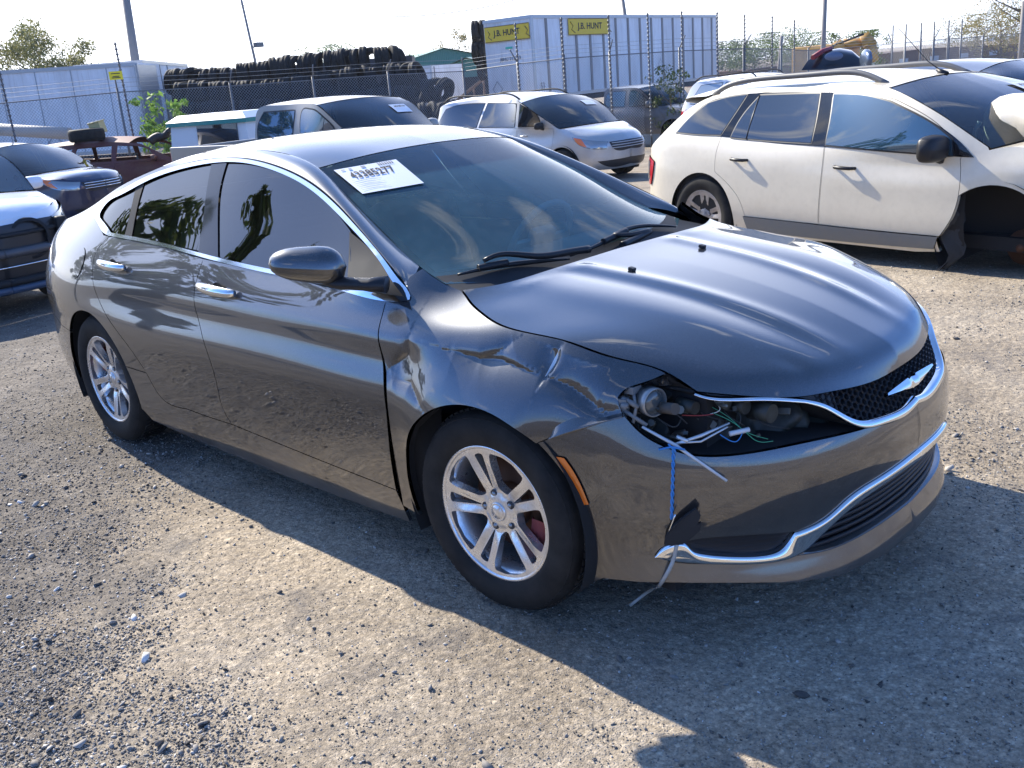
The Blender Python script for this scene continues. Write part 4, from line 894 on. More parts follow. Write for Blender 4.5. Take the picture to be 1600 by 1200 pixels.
BARK = nmat('bark', (.12, .10, .08), .9)
def tree(foot, H, Wd, n, leaf, mat, label, name='tree', cat='tree', seed=0, trunk=.12, cz=.62, sparse=.5):
    r_ = np.random.default_rng(seed); e = empty(name, tuple(foot), 0, label, cat); mb = MB(); mb.tube([(0, 0, 0), (.02*H, 0, H*.3), (-.01*H, .02*H, H*.7)], [trunk, trunk*.8, trunk*.3], 8); tips = []
    for k in range(16):
        a, z = r_.uniform(0, 6.28), r_.uniform(.2, .65)*H; l = Wd*r_.uniform(.3, .55); q = (math.cos(a)*l, math.sin(a)*l, z+H*r_.uniform(.1, .35)); mb.tube([(0, 0, z), (q[0]*.5, q[1]*.5, z+(q[2]-z)*.4), q], [trunk*.35, trunk*.2, trunk*.06], 5); tips.append(q)
    mb.build('trunk', BARK, e)
    cl = []
    for k in range(26):
        a = r_.uniform(0, 6.28); rr = r_.random()**.5; zz = r_.uniform(-1, 1); s = math.sqrt(max(0, 1-zz*zz*.9)); cl.append((math.cos(a)*rr*s*Wd*.5, math.sin(a)*rr*s*Wd*.5, H*cz+zz*H*(1-cz), r_.uniform(.1, .22)*Wd))
    cl += [(t[0], t[1], t[2], .12*Wd) for t in tips]; cl = np.array(cl); ix = r_.integers(0, len(cl), n); d = r_.normal(size=(n, 3)); d /= np.linalg.norm(d, axis=1)[:, None]; rad = r_.random(n)**.45
    C_ = cl[ix, :3]+d*(cl[ix, 3]*rad)[:, None]*[1, 1, .8]; C_[:, 2] = np.clip(C_[:, 2], .05*H, H)
    u = r_.normal(size=(n, 3)); u /= np.linalg.norm(u, axis=1)[:, None]; v = np.cross(u, r_.normal(size=(n, 3))); v /= np.linalg.norm(v, axis=1)[:, None]; s = leaf*(r_.random(n)*.7+.6)
    V = np.stack([C_-u*s[:, None], C_+v*s[:, None]*.45, C_+u*s[:, None], C_-v*s[:, None]*.45], 1).reshape(-1, 3); F = [(4*i, 4*i+1, 4*i+2, 4*i+3) for i in range(n)]
    me = bpy.data.meshes.new('crown'); me.from_pydata(V.tolist(), [], F); link('crown', me, mat, e); return e
tree(gp(62, 62), 8.0, 5.8, 21000, .08, leafmat('leaf_pale', [(.13, .15, .05), (.20, .20, .07), (.28, .25, .09)]), 'sparse yellow-green tree behind the leaning trailer', seed=3, trunk=.14, cz=.6)
tree(gp(525, 85), 6.4, 6.5, 4600, .10, LG, 'round green treetop above the middle of the tyre wall', seed=5); tree(gp(643, 80), 5.0, 3.2, 2600, .09, LG, 'small green treetop at the right end of the tyre wall', seed=6); tree(gp(714, 120), 8.6, 4.6, 2600, .12, LY, 'pale treetop above the green warehouse', seed=7); tree(gp(165, 70), 5.6, 5, 1200, .14, LD, 'dark thin treetop above the leaning trailer roof', seed=8)
tree(gp(250, 27.5), 2.6, 1.3, 900, .085, LL, 'leafy lime green bush growing through the fence', 'bush', 'bush', seed=9, trunk=.03, cz=.5); tree(gp(1047, 29.5), 2.3, 1.2, 1100, .05, LD, 'dark twiggy bush on the fence before the long trailer', 'bush', 'bush', seed=10, trunk=.03, cz=.55)
for k, (px, d, h, w_, mt, lb) in enumerate(((1128, 150, 5.2, 9, LD, 'leftmost dark round tree of the distant tree line'), (1150, 160, 5.5, 8, LD, 'dark round tree second from the left in the distant tree line'), (1178, 110, 4.3, 8, LG, 'green bushy tree above the white van roof'), (1204, 150, 5.8, 11, LD, 'broad dark tree right of the green bushy one'), (1236, 120, 5.6, 9, LG, 'green tree behind the dark leaning post'), (1262, 100, 4.4, 7, LG, 'small green tree left of the excavator'), (1340, 75, 3.8, 4, LG, 'green bush under the excavator arm'), (1520, 140, 5.5, 12, LY, 'yellowing tree beyond the far black SUV'), (1585, 70, 6.2, 5.5, LY, 'yellow autumn tree at the right edge'), (1556, 90, 5.2, 6, LY, 'yellow-green tree left of the thin right pole'))):
    tree(gp(px, d), h, w_, 3600, .0095*math.sqrt(d), mt, lb, seed=20+k)
# big trees behind the camera that show in the side windows
tree(Vector((-24.2, -9.2, -.5)), 10.4, 5.0, 6000, .17, LG, 'leafy tree mirrored in the rear side window of the sedan', seed=41, trunk=.2); tree(Vector((-19.8, -10.8, -.4)), 10.8, 2.8, 4500, .14, LG, 'leafy tree mirrored low in the front side window of the sedan', seed=42, trunk=.2)
# camper shell, burnt wagon's load, odds and ends
c = at(322, 205, 22.5); CS = empty('camper_shell', (c[0], c[1], float(gz(c[0], c[1]))), YAW-math.pi/2-.35, 'white truck camper shell with green stripe left of the pewter pickup', 'camper shell'); zc = c[2]-CS.location[2]
wh = nmat('shell_white', (.66, .68, .68), .4); 
def frustum(x0, x1, y0, y1, z0, z1, k, mat, name): MB().add([(x0, y0, z0), (x1, y0, z0), (x1, y1, z0), (x0, y1, z0), (x0+k, y0+k, z1), (x1-k, y0+k, z1), (x1-k, y1-k, z1), (x0+k, y1-k, z1)], [(0, 1, 5, 4), (1, 2, 6, 5), (2, 3, 7, 6), (3, 0, 4, 7), (4, 5, 6, 7), (3, 2, 1, 0)]).build(name, mat, CS, fix=True)
frustum(-1.0, 1.05, 0, 1.7, zc-.45, zc+.22, .06, wh, 'shell_body'); frustum(-1.02, 1.07, -.02, 1.72, zc+.22, zc+.36, .2, nmat('shell_roof', (.75, .76, .76), .35), 'shell_roof'); frustum(-.25, .80, -.012, .1, zc-.36, zc+.12, .015, M_TINT, 'shell_window'); frustum(-1.015, 1.065, -.016, 1.716, zc+.13, zc+.215, .0, nmat('shell_green', (.02, .22, .20), .4), 'shell_stripe')
MB().box((0, .85, (zc-.45)/2), (2.0, 1.6, zc-.47)).build('shell_base', M_TRIM, CS)
M_T = M_TYRE; q = at(134, 204, 24.5); tm2 = MB(); tm2.lathe([(.19, -.09), (.21, -.115), (.30, -.125), (.335, -.10), (.345, -.05), (.345, .05), (.335, .10), (.30, .125), (.21, .115), (.19, .09), (.23, 0)], 36, 'Z', close=True); o = tm2.build('scrap_tyre', M_TYRE); o.location = (q[0], q[1], q[2]-.10); o.scale = (1.15, 1.15, 1.1); tag(o, 'single black tyre lying flat on the burnt maroon wagon roof', 'tyre')
q = at(153, 200, 24.9); o = MB().box((0, 0, 0), (.30, .22, .26), bev=.02).box((0, 0, .14), (.33, .25, .03), bev=.01).build('plastic_crate', nmat('box_tan', (.52, .42, .18), .6)); o.location = q; o.rotation_euler = (.1, -.15, .5); tag(o, 'tan plastic crate behind the tyre on the burnt wagon', 'crate')
P = [at(234, 222, 24), at(246, 214, 24), at(258, 212, 23.9), at(264, 204, 23.8), at(277, 202, 23.8)]; o = MB().tube(spl(np.array(P), n=16), [.10]*6+[.08]*4+[.065]*6, 10).build('exhaust_pipe', nmat('soot_black', (.02, .02, .02), .6)); tag(o, 'bent black pipe poking up from the burnt wagon', 'pipe')
o = MB().tube([at(-10, 202, 30), at(60, 206, 29.5), at(110, 209, 29)], .16, 12).build('steel_pipe', nmat('old_pipe', (.40, .38, .34), .7)); tag(o, 'long pale pipe lying before the leaning trailer', 'pipe')
# ------------------------------------------------------------------ the grey sedan: surfaces
OUT = [(2.33, 0), (2.318, -.2), (2.272, -.40), (2.18, -.575), (2.05, -.71), (1.89, -.81), (1.72, -.878), (1.5, -.918), (1.2, -.93), (.6, -.93), (0, -.93), (-.6, -.934), (-1.2, -.938), (-1.6, -.925), (-1.95, -.87), (-2.22, -.78), (-2.40, -.63), (-2.50, -.38), (-2.54, 0)]
ZK = [.05, .12, .2, .3, .4, .5, .6, .7, .78, .85, .92, .99, 1.06, 1.15, 1.25, 1.35, 1.45]
ST = [
 (None, [.1, .022, -.003, .022, .008, .0, .014, .062, .1, .17, .25, .33, .42, .5, .6, .7, .8]),
 (2.24, [.1, .022, -.003, .022, .008, .0, .014, .062, .1, .17, .25, .33, .42, .5, .6, .7, .8]),
 (1.95, [.13, .05, .014, .02, .006, .0, .008, .036, .065, .125, .19, .27, .36, .46, .56, .66, .76]),
 (1.72, [.13, .07, .04, .02, .004, .0, .0, .012, .038, .08, .14, .22, .31, .4, .48, .55, .62]),
 (1.371, [.17, .1, .045, .018, .004, .0, .0, .008, .026, .056, .105, .205, .29, .36, .43, .5, .56]),
 (1.17, [.165, .095, .045, .02, .008, .002, .0, .006, .026, .046, .1, .205, .25, .29, .335, .38, .43]),
 (1.0, [.16, .09, .045, .025, .012, .004, .0, .006, .03, .041, .082, .135, .185, .235, .28, .33, .39]),
 (0.5, [.16, .09, .045, .028, .017, .008, .0, .006, .03, .041, .072, .112, .157, .208, .26, .312, .37]),
 (-0.2, [.16, .09, .045, .028, .017, .008, .0, .006, .03, .041, .068, .106, .148, .2, .252, .305, .365]),
 (-0.9, [.16, .09, .045, .026, .014, .006, .0, .006, .03, .041, .068, .108, .152, .205, .264, .33, .395]),
 (-1.371, [.17, .1, .045, .018, .004, .0, .0, .003, .018, .032, .062, .105, .155, .215, .285, .36, .44]),
 (-1.9, [.19, .12, .05, .015, .0, .0, .0, .0, .008, .028, .06, .105, .17, .26, .37, .48, .59]),
 (-2.35, [.19, .12, .06, .02, .0, .0, .0, .0, .01, .03, .055, .09, .15, .25, .38, .5, .62]),
 (-2.54, [.19, .12, .06, .02, .0, .0, .0, .0, .01, .03, .055, .09, .15, .25, .38, .5, .62])]
def gau(x, s): return np.exp(-(x/s)**2)
CREASES = []       # fold lines in the crumpled wing: (points, depth, width above, width below)
def dents(u, z):
    d = np.zeros(len(u)); p = np.stack([u, z], -1)
    for P, a, w1, w2 in CREASES:
        best = np.full(len(u), 1e9); sg = np.ones(len(u)); tt = np.zeros(len(u)); L = 0; tot = np.linalg.norm(np.diff(P, axis=0), axis=1).sum()
        for i in range(len(P)-1):
            ab = P[i+1]-P[i]; l = np.linalg.norm(ab); t = np.clip(((p-P[i]) @ ab)/(l*l), 0, 1); r = p-(P[i]+t[:, None]*ab); q = np.linalg.norm(r, axis=1)
            c = ab[0]*r[:, 1]-ab[1]*r[:, 0]; m = q < best; best = np.where(m, q, best); sg = np.where(m, np.sign(c), sg); tt = np.where(m, (L+t*l)/tot, tt); L += l
        win = np.clip(np.sin(np.clip(tt, .04, .96)*math.pi), 0, 1)**.6
        w = np.where(sg > 0, w1, w2); d -= a*win*np.exp(-best/w)
    X = xcen(u); a = np.arctan2(z-.334, X-1.371); r = np.hypot(z-.334, X-1.371); k = np.clip((np.degrees(a)-42)/26, 0, 1)*np.clip((168-np.degrees(a))/35, 0, 1); k = k*k*(3-2*k)
    d += .026*k*np.clip((.56-r)/.19, 0, 1)**1.3*np.clip(r/.372, 0, 1)
    return d
def xcen(u): return np.interp(np.clip(u, 0, CAR.U), CAR.L, CAR.Q[:, 0])
CAR = Ring(OUT, ZK, ST, zr=(.06, 1.45), centre=(0, 0, .6))
_h = CAR.px([(704, 548), (745, 562), (779, 566), (801, 574), (847, 590)])
CREASES += [(_h, .022, .05, .014), (CAR.px([(873, 546), (862, 568), (850, 590)]), .024, .03, .012), (CAR.px([(853, 592), (885, 610), (932, 640)]), .028, .012, .055),
  (CAR.px([(637, 528), (633, 556), (606, 577)]), .016, .016, .04), (CAR.px([(745, 562), (775, 552), (803, 532)]), .012, .04, .02),
  (CAR.px([(872, 548), (905, 560), (960, 575)]), -.010, .02, .05), (CAR.px([(900, 632), (940, 650), (970, 640)]), .012, .02, .03),
  (CAR.px([(612, 590), (640, 600), (664, 634)]), .010, .02, .04), (CAR.px([(905, 700), (925, 712), (955, 700)]), .006, .02, .02)]
CAR = Ring(OUT, ZK, ST, zr=(.06, 1.45), centre=(0, 0, .6)); CARD = Ring(OUT, ZK, ST, zr=(.06, 1.45), centre=(0, 0, .6), disp=dents)
CARD.eps = 2.5e-3
def cpx(*p): return CAR.px(p)
# ------------------------------------------------------------------ the grey sedan: parts
sedan = empty('sedan', (0, 0, 0), 0, 'dark grey sedan with crumpled front wing and missing headlight, nearest car', 'car')
def cp(name, P, mat=M_PAINT, surf=None, h=.03, gap=.002, holes=(), parent=None, flange=.014, push=0., **k):
    s = surf or CAR; P = np.array(P, float)
    if push >= 0 and gap > 0: P[np.abs(P[:, 0]) < 1e-9, 0] = -gap
    if push: s = s.pushed(push)
    return surf_mesh(name, s, P, holes, h, mat, parent or sedan, flange, gap, **k)
Z = lambda u, z: np.array([(u, z)])
arc = lambda pts: pts
# black sheets are added behind panel gaps so they read as dark
# ---- outlines (u, z)
UM = CAR.U
def aF(a0, a1, n=36, r=.372): return CAR.xz([(1.371+r*math.cos(a), .334+r*math.sin(a)) for a in np.radians(np.linspace(a0, a1, n))])
def aR(a0, a1, n=36, r=.366): return CAR.xz([(-1.371+r*math.cos(a), .334+r*math.sin(a)) for a in np.radians(np.linspace(a0, a1, n))])
joint = spl(np.concatenate([aF(52, 52, 1), cpx((900, 669), (940, 656), (972, 648))]), h=.01)
doorF = spl(cpx((603, 470), (594, 504), (592, 537), (600, 605), (607, 680), (619, 766)), h=.015)
doorB = spl(cpx((318, 404), (307, 439), (306, 485), (322, 545), (339, 601), (347, 635), (362, 663)), h=.015)
doorR = spl(cpx((171, 369), (150, 394), (145, 420), (149, 455), (176, 508), (228, 582), (251, 620), (292, 639)), h=.015)
doorBot = spl(cpx((619, 766), (510, 723), (362, 663)), h=.015); doorBotR = spl(cpx((362, 663), (322, 650), (292, 639)), h=.015)
dloOut = cpx((643, 467), (607, 412), (547, 341), (484, 285), (435, 261), (390, 249), (345, 247), (285, 257), (229, 276), (184, 300), (159, 319))
dloLow = cpx((171, 368), (247, 383), (319, 402), (424, 427), (540, 455), (634, 470))
hoodE_uz = spl(cpx((720, 453), (733, 470), (754, 490), (785, 509), (841, 523), (891, 535), (951, 556), (997, 567), (1041, 582), (1087, 611)), h=.01)
hlTop = spl(cpx((966, 621), (975, 611), (1008, 598), (1041, 584)), h=.01); iH = int(np.argmin(np.abs(hoodE_uz-cpx((1041, 582))).sum(1)))
# fender
_z = doorF[:, 1]; fedge = doorF.copy(); fedge[:, 0] -= np.interp(_z, [.3, .5, .68, .80, .90], [.026, .020, .012, .004, 0])
fend = cat_(fedge[::-1], cpx((611, 471), (634, 470), (642, 466), (634, 442), (640, 432), (652, 424), (661, 419), (676, 431), (697, 444)), hoodE_uz[:iH], hlTop[::-1], cpx((967, 632), (971, 643)), joint[::-1], aF(52, 196), cpx((630, 790)))
fenderR = cp('fender', fend, surf=CARD, h=.0075, mirror=False); fenderR['label'] = 'crumpled right front wing with folded creases'
class LeftSurf:
    centre = CAR.centre
    def __call__(q, a, b): return CAR(a, b)*np.array([1, -1, 1])
surf_mesh('fender', LeftSurf(), fend, (), .04, M_PAINT, sedan, .014, .002, mirror=False)
fd = cat_(doorF, doorBot[1:], doorB[::-1][1:], cpx((424, 427), (540, 455))); df = cp('front_door', fd, h=.03)
rd = cat_(doorB, doorBotR[1:], doorR[::-1][1:], cpx((247, 383))); dr = cp('rear_door', rd, h=.03)
k_ = np.argmin(abs(doorR[:, 1]-cpx((228, 582))[0, 1])+abs(doorR[:, 0]-cpx((228, 582))[0, 0]))
sill = cat_(doorBot, doorBotR[1:], doorR[k_:][::-1], aR(21, -14, 8), CAR.xz([(-.95, .19), (-.5, .16), (0, .15), (.5, .155), (.93, .175)]), cpx((630, 790)))
cp('sill', sill, h=.03)
cp('sill_filler', cat_(aR(34, 6, 8), doorR[k_+4:k_+5], doorR[k_-6:k_-5]), push=-.003, gap=0, flange=0, mirror=False)
cp('gap_backing', cat_((CAR.ux(1.1), .25), (CAR.ux(.85), .25), (CAR.ux(.85), .92), (CAR.ux(1.1), .92)), M_GAP, push=-.045, h=.1, gap=0, flange=0)  # black sheet added so the gap between wing and door looks dark
railq = CAR.xz([(-.95, 1.362), (-1.17, 1.313), (-1.42, 1.248), (-1.65, 1.178), (-1.9, 1.115), (-2.12, 1.075), (-2.3, 1.055)])
quarter = cat_(doorR[:k_][::-1], cpx((162, 367), (153, 345), (151, 331), (159, 319), (184, 300), (229, 276), (262, 264)), spl(railq, h=.03), (UM-.45, 1.045), (UM-.4, .90), (UM-.42, .66), CAR.xz([(-2.0, .60), (-1.8, .565)]), aR(142, 21, 40))
cp('quarter_panel', quarter, h=.03)
rb = cat_(aR(200, 142, 10), CAR.xz([(-1.8, .565), (-2.0, .60)]), (UM-.42, .66), (UM, .66), (UM, .2), (UM-.4, .19), (UM-.8, .19))
cp('rear_bumper', rb, h=.04, gap=.001)
tr = cat_((UM-.45, 1.045), (UM, 1.045), (UM, .66), (UM-.42, .66), (UM-.4, .90)); cp('boot_lid', tr, h=.04, gap=.001)
tl = cat_((UM-.86, .93), (UM-.5, .945), (UM-.46, .80), (UM-.72, .76), (UM-.84, .80)); cp('tail_light', tl, M_REDL, push=.006, h=.03)
# upper frame: from the window chrome over to the screen edge and roof ditch
A_ = spl(dloOut[:9], n=90); 
def onY(px, py, y): o, d = ray(px, py); return o+d*((y-o[1])/d[1])
railpts = [((655, 416), .665), ((612, 376), .64), ((575, 339), .62), ((535, 298), .585), ((498, 262), .55), ((454, 242), .535), ((397, 234), .545), ((352, 236), .55), ((304, 242), .56), ((247, 261), .59)]
RAIL = np.array([onY(*q, -y) for q, y in railpts]); RAIL[-1] = CAR(railq[:1, 0], railq[:1, 1])[0]
RAILF = spl(RAIL, n=400)
B3 = spl(RAIL, n=90)
Buv = spl(np.concatenate([cpx(*[q for q, y in railpts[:-1]]), railq[:1]]), n=90)
A2 = spl(cpx((643, 466), (634, 445), (607, 412), (547, 341), (484, 285), (435, 261), (390, 249), (345, 247), (300, 253), (262, 264)), n=90)
def strip(n=14):
    G = []; A3 = CAR(A2[:, 0], A2[:, 1]); k = np.clip((A3[:, 0]+.75)/1.1, 0, 1)[:, None]; k = k*k*(3-2*k); o = np.array([.25, -.62, .62]); o /= np.linalg.norm(o)
    for t in np.linspace(0, 1, n):
        uv = (1-t)*A2+t*Buv; P = CAR(uv[:, 0], uv[:, 1])+(B3-CAR(Buv[:, 0], Buv[:, 1]))*t
        S = A3*(1-t)+B3*t+o*(.012*math.sin(math.pi*t)**.8); G.append(P*(1-k)+S*k)
    G = np.array(G); G2 = G[-1:]+np.array([0, .012, -.012]); G0 = G[:1]+np.array([0, .012, .0]); return np.concatenate([G0, G, G2])
G = strip(); MB().grid(G).build('side_rail', M_PAINT, sedan); MB().grid(G[::-1]*[1, -1, 1]).build('side_rail', M_PAINT, sedan)
# glass house: one sheet of glass panes per opening
dloIn_top = cpx((633, 463), (601, 417), (541, 346), (480, 291), (432, 267), (389, 255), (346, 253), (287, 263), (232, 282), (188, 305), (164, 322), (158, 332), (161, 344), (175, 363))
dloIn_low = cpx((175, 363), (247, 377), (319, 396), (424, 420), (540, 447), (633, 463))
chrome_out = cat_(spl(np.concatenate([dloLow, cpx((642, 467), (636, 448))]), h=.012), spl(np.concatenate([cpx((636, 448)), dloOut[1:], cpx((151, 331), (153, 346), (162, 362), (171, 368))]), h=.012))
chrome_in = cat_(spl(dloIn_low, h=.012), spl(dloIn_top, h=.012))
cp('window_trim', chrome_out, M_CHROME, push=.005, h=.02, gap=0, holes=[chrome_in], flange=.015)
def win(name, px, mat, push=-.008, h=.05, **k): return cp(name, cat_(spl(cpx(*px[0]), h=.02), *[spl(cpx(*q), h=.02) for q in px[1:]]), mat, push=push, h=h, gap=0, flange=0, **k)
win('front_window', [[(545, 362), (484, 294), (432, 266), (389, 254), (352, 252)], [(352, 252), (342, 300), (338, 402)], [(338, 402), (424, 422), (545, 450)]], M_SIDEGLASS)
win('rear_window', [[(331, 253), (287, 262), (232, 281), (222, 288)], [(222, 288), (211, 330), (203, 371)], [(203, 371), (250, 379), (311, 393)], [(311, 393), (318, 330), (331, 253)]], M_SIDEGLASS)
win('quarter_window', [[(213, 291), (188, 304), (164, 321), (157, 332), (160, 344), (176, 364)], [(176, 364), (190, 367), (195, 366)], [(195, 366), (203, 330), (213, 291)]], M_SIDEGLASS)
win('window_pillar', [[(355, 250), (331, 250)], [(331, 250), (318, 330), (309, 395)], [(309, 395), (340, 404)], [(340, 404), (342, 300), (355, 250)]], M_GLOSSB, push=-.002)
win('window_pillar', [[(225, 284), (212, 290)], [(212, 290), (203, 330), (194, 367)], [(194, 367), (204, 373)], [(204, 373), (212, 330), (225, 284)]], M_TRIM, push=-.003)
win('mirror_triangle', [[(545, 362), (601, 416), (633, 464)], [(633, 464), (590, 458), (543, 451)], [(543, 451), (544, 400), (545, 362)]], M_TRIM, push=-.003)
# ---- roof, screens, bonnet, boot
def C3(pts): return spl(pts, n=400)
hdrC = (.29, 0, 1.392)
HDR = C3([hdrC, (.287, -.2, 1.388), (.272, -.4, 1.375), RAIL[4]])
ROOFE = C3(RAIL[4:]); ROOFC = C3([hdrC, (.1, 0, 1.428), (-.15, 0, 1.452), (-.4, 0, 1.458), (-.7, 0, 1.443), (-.98, 0, 1.405)])
BL = C3([(-.98, 0, 1.405), (-.975, -.3, 1.398), RAIL[-1]])
class PP(Patch): pass
roofp = Patch(ROOFC, ROOFE, HDR, BL, wq=2.4, centre=(-.3, 0, .8))
def patch(name, p, mat, s0=0., s1=1., qm=1., h=.045, flange=.012, holes=(), gap=.0, asp=1.):
    P = poly([(s0, -qm), (s1, -qm)], [(s1, -qm), (s1, qm)], [(s1, qm), (s0, qm)], [(s0, qm), (s0, -qm)], h=.03)
    return surf_mesh(name, p, P, holes, h, mat, sedan, flange, gap, mirror=False)
patch('roof', roofp, M_PAINT, .0, 1, h=.05, flange=.003)
KPX = [(720, 453), (800, 440), (875, 417), (925, 402)]
hc = np.array([ground_at(*q, z) for q, z in zip(KPX, (.985, .997, 1.000, .997))])
print('cowl', hc)
COWL = C3([(1.215, 0, 1.0), (1.222, -.22, 1.0), (1.222, -.45, .997), (1.20, -.60, .992), CAR(hoodE_uz[:1, 0], hoodE_uz[:1, 1])[0]])
print('hood corner', COWL[-1])
BASEC = onY(694, 440, -.685)+[0, 0, -.006]
BASE = C3([(1.165, 0, .962), (1.16, -.25, .964), (1.12, -.50, .978), BASEC])
WSE = C3(np.concatenate([RAIL[4::-1], [BASEC]]))
WSC = C3([hdrC, (.55, 0, 1.285), (.86, 0, 1.135), (1.165, 0, .962)])
HDR2 = HDR+[.004, 0, -.0025]
wsp = Patch(WSC-[0, 0, .002], WSE-[0, 0, .002], HDR2, BASE, wq=2.3, centre=(.3, 0, .5))
ws = patch('windscreen', wsp, M_WSCREEN, .0, 1, .995, flange=0)
fr = poly([(.005, -.99), (.998, -.99)], [(.998, -.99), (.998, .99)], [(.998, .99), (.005, .99)], [(.005, .99), (.005, -.99)], h=.03)
frh = poly([(.05, -.945), (.88, -.95)], [(.88, -.95), (.90, 0), (.88, .95)], [(.88, .95), (.05, .945)], [(.05, .945), (.05, -.945)], h=.03)
surf_mesh('windscreen_border', Off(wsp, (-.003, 0, -.005)), fr, [frh], .04, nmat('frit_black', (.008, .008, .009), .5), ws, 0, 0, mirror=False)
BLE = C3(CAR(*spl(railq[:4], n=60).T)); BLC = C3([(-.985, 0, 1.402), (-1.3, 0, 1.31), (-1.62, 0, 1.185)])
BLB = C3([(-1.62, 0, 1.185), (-1.63, -.3, 1.18), BLE[-1]])
patch('rear_screen', Patch(BLC, BLE, BL-[.006, 0, .003], BLB, wq=2.2, centre=(-1, 0, .5)), M_TINT, .004, 1, flange=0)
BTE = C3(np.concatenate([CAR(*spl(railq[3:], n=40).T), CAR([UM-.45], [1.045]), CAR([UM-.2], [1.045])])); BTC = C3([(-1.625, 0, 1.18), (-1.8, 0, 1.13), (-2.2, 0, 1.085), (-2.46, 0, 1.075)])
BTB = C3([(-2.46, 0, 1.075), BTE[-1]]); patch('boot_top', Patch(BTC, BTE, BLB-[.004, 0, .002], BTB, wq=2, centre=(-1.5, 0, .5)), M_PAINT)
# bonnet
HE = C3(CAR(*spl(hoodE_uz[::-1], n=200).T))
front_uz = np.concatenate([hoodE_uz[-1:], cpx((1150, 617), (1255, 619), (1290, 613), (1360, 597), (1412, 569))]); front_uz[-1, 0] = 0
HL = C3(CAR(*spl(front_uz, n=200).T)[::-1]); HC = C3([HL[0], (2.243, 0, .762), (2.17, 0, .805), (2.0, 0, .868), (1.8, 0, .92), (1.55, 0, .963), (1.3, 0, .99), COWL[0]])
def bonnet_form(s, q, P):
    a = abs(q); y = P[:, 1]*1.0; ay = abs(y)
    fade = np.clip(s*3.2, 0, 1)*np.clip((1-s)*14, 0, 1); fade = fade*fade*(3-2*fade)
    c1 = .20+.20*(s)*.3; z = np.zeros(len(s))
    line = .18+.10*s                                          # ridge lines running to the cowl corners
    z += fade*.0065*np.exp(-((ay-line)/.045)**2)
    z += fade*-.004*np.exp(-((ay-line-.075)/.05)**2)
    z += fade*.006*np.exp(-((ay-(.42+.10*s))/.09)**2)
    dent = np.exp(-(((s-.10)/.05)**2+((q-.52)/.05)**2)); z -= .005*dent
    d2 = np.exp(-(((s-.35)/.12)**2+((q-.32)/.12)**2)); z -= .002*d2
    return np.stack([z*0, z*0, z], -1)
hoodp = Patch(HC, HE, HL, COWL, wq=2.6, extra=bonnet_form, centre=(1.5, 0, .3))
hood = patch('bonnet', hoodp, M_PAINT, .0, .997, .994, h=.025, flange=.02)
# ------------------------------------------------------------------ the grey sedan: nose
class Pillow:
    centre = CAR.centre
    def __init__(s, P, r, hgt, base=0.): s.P = P; s.r = r; s.h = hgt; s.b = base
    def __call__(s, a, b):
        d = np.clip(segdist(np.stack([a, b], -1), s.P)/s.r, 0, 1); c = CAR.pushed(0); c.push = (s.b+s.h*np.sqrt(1-(1-d)**2))[:, None]*np.ones(1); c.push = c.push[:, 0]; return c(a, b)
lipL = cpx((1024, 869), (1045, 876), (1115, 881), (1185, 880), (1248, 866), (1262, 857), (1276, 843), (1311, 808), (1360, 769), (1430, 720)); lipL[-1, 0] = 0
lipT = cpx((1024, 867), (1034, 856), (1069, 847)); fogT = cpx((1069, 847), (1097, 842), (1167, 837), (1241, 831))
chT = cpx((1241, 832), (1290, 809), (1325, 778), (1377, 743), (1430, 704)); chT[-1, 0] = 0
chTfog = cpx((1069, 847), (1080, 857), (1097, 863), (1150, 867), (1200, 864), (1222, 855), (1241, 832))
grB = cpx((1248, 867), (1290, 860), (1360, 828), (1430, 772)); grB[-1, 0] = 0; grB[-1, 1] = grB[-2, 1]+.0
hlB = cpx((971, 643), (1003, 678), (1041, 699), (1080, 711), (1150, 711), (1255, 692), (1335, 674), (1352, 669))
trimL = cpx((1352, 669), (1377, 664), (1412, 650), (1434, 629)); trimL[-1, 0] = 0
bump = cat_(spl(joint[::-1][:1], n=1) if False else joint[::-1], aF(52, -25), (1.12, .205), (1.0, .215), (.85, .228), (.7, .225), (.55, .205), (.4, .185), (.2, .178), (0, .178), spl(grB[::-1], h=.015), spl(lipL[:5][::-1], h=.015), spl(lipT, h=.01), spl(fogT, h=.015), spl(chT, h=.015), spl(trimL[::-1], h=.015), spl(hlB[::-1], h=.01), cpx((969, 645)))
def bdents(u, z):
    d = np.zeros(len(u)); c = cpx((952, 735), (948, 765))
    for (cu_, cz_), a, w in ((c[0], .0025, .03), (c[1], -.002, .035)): d += -a*np.exp(-((u-cu_)**2+(z-cz_)**2)/w**2)
    # shelf under the lamps
    return d
CARB = Ring(OUT, ZK, ST, zr=(.12, 1.45), centre=(0, 0, .6), disp=bdents)
bR = cp('front_bumper', bump, surf=CARB, h=.022, gap=.0015, mirror=True, flange=.022)
trimB = cat_(spl(lipT, h=.01), spl(chTfog, h=.01), spl(chT, h=.015), spl(lipL[::-1], h=.012))
def open_edge(P):      # the outline without the edge on the centre line
    Q = P.copy(); Q[Q[:, 0] < 1e-6, 0] = -.2; return Q
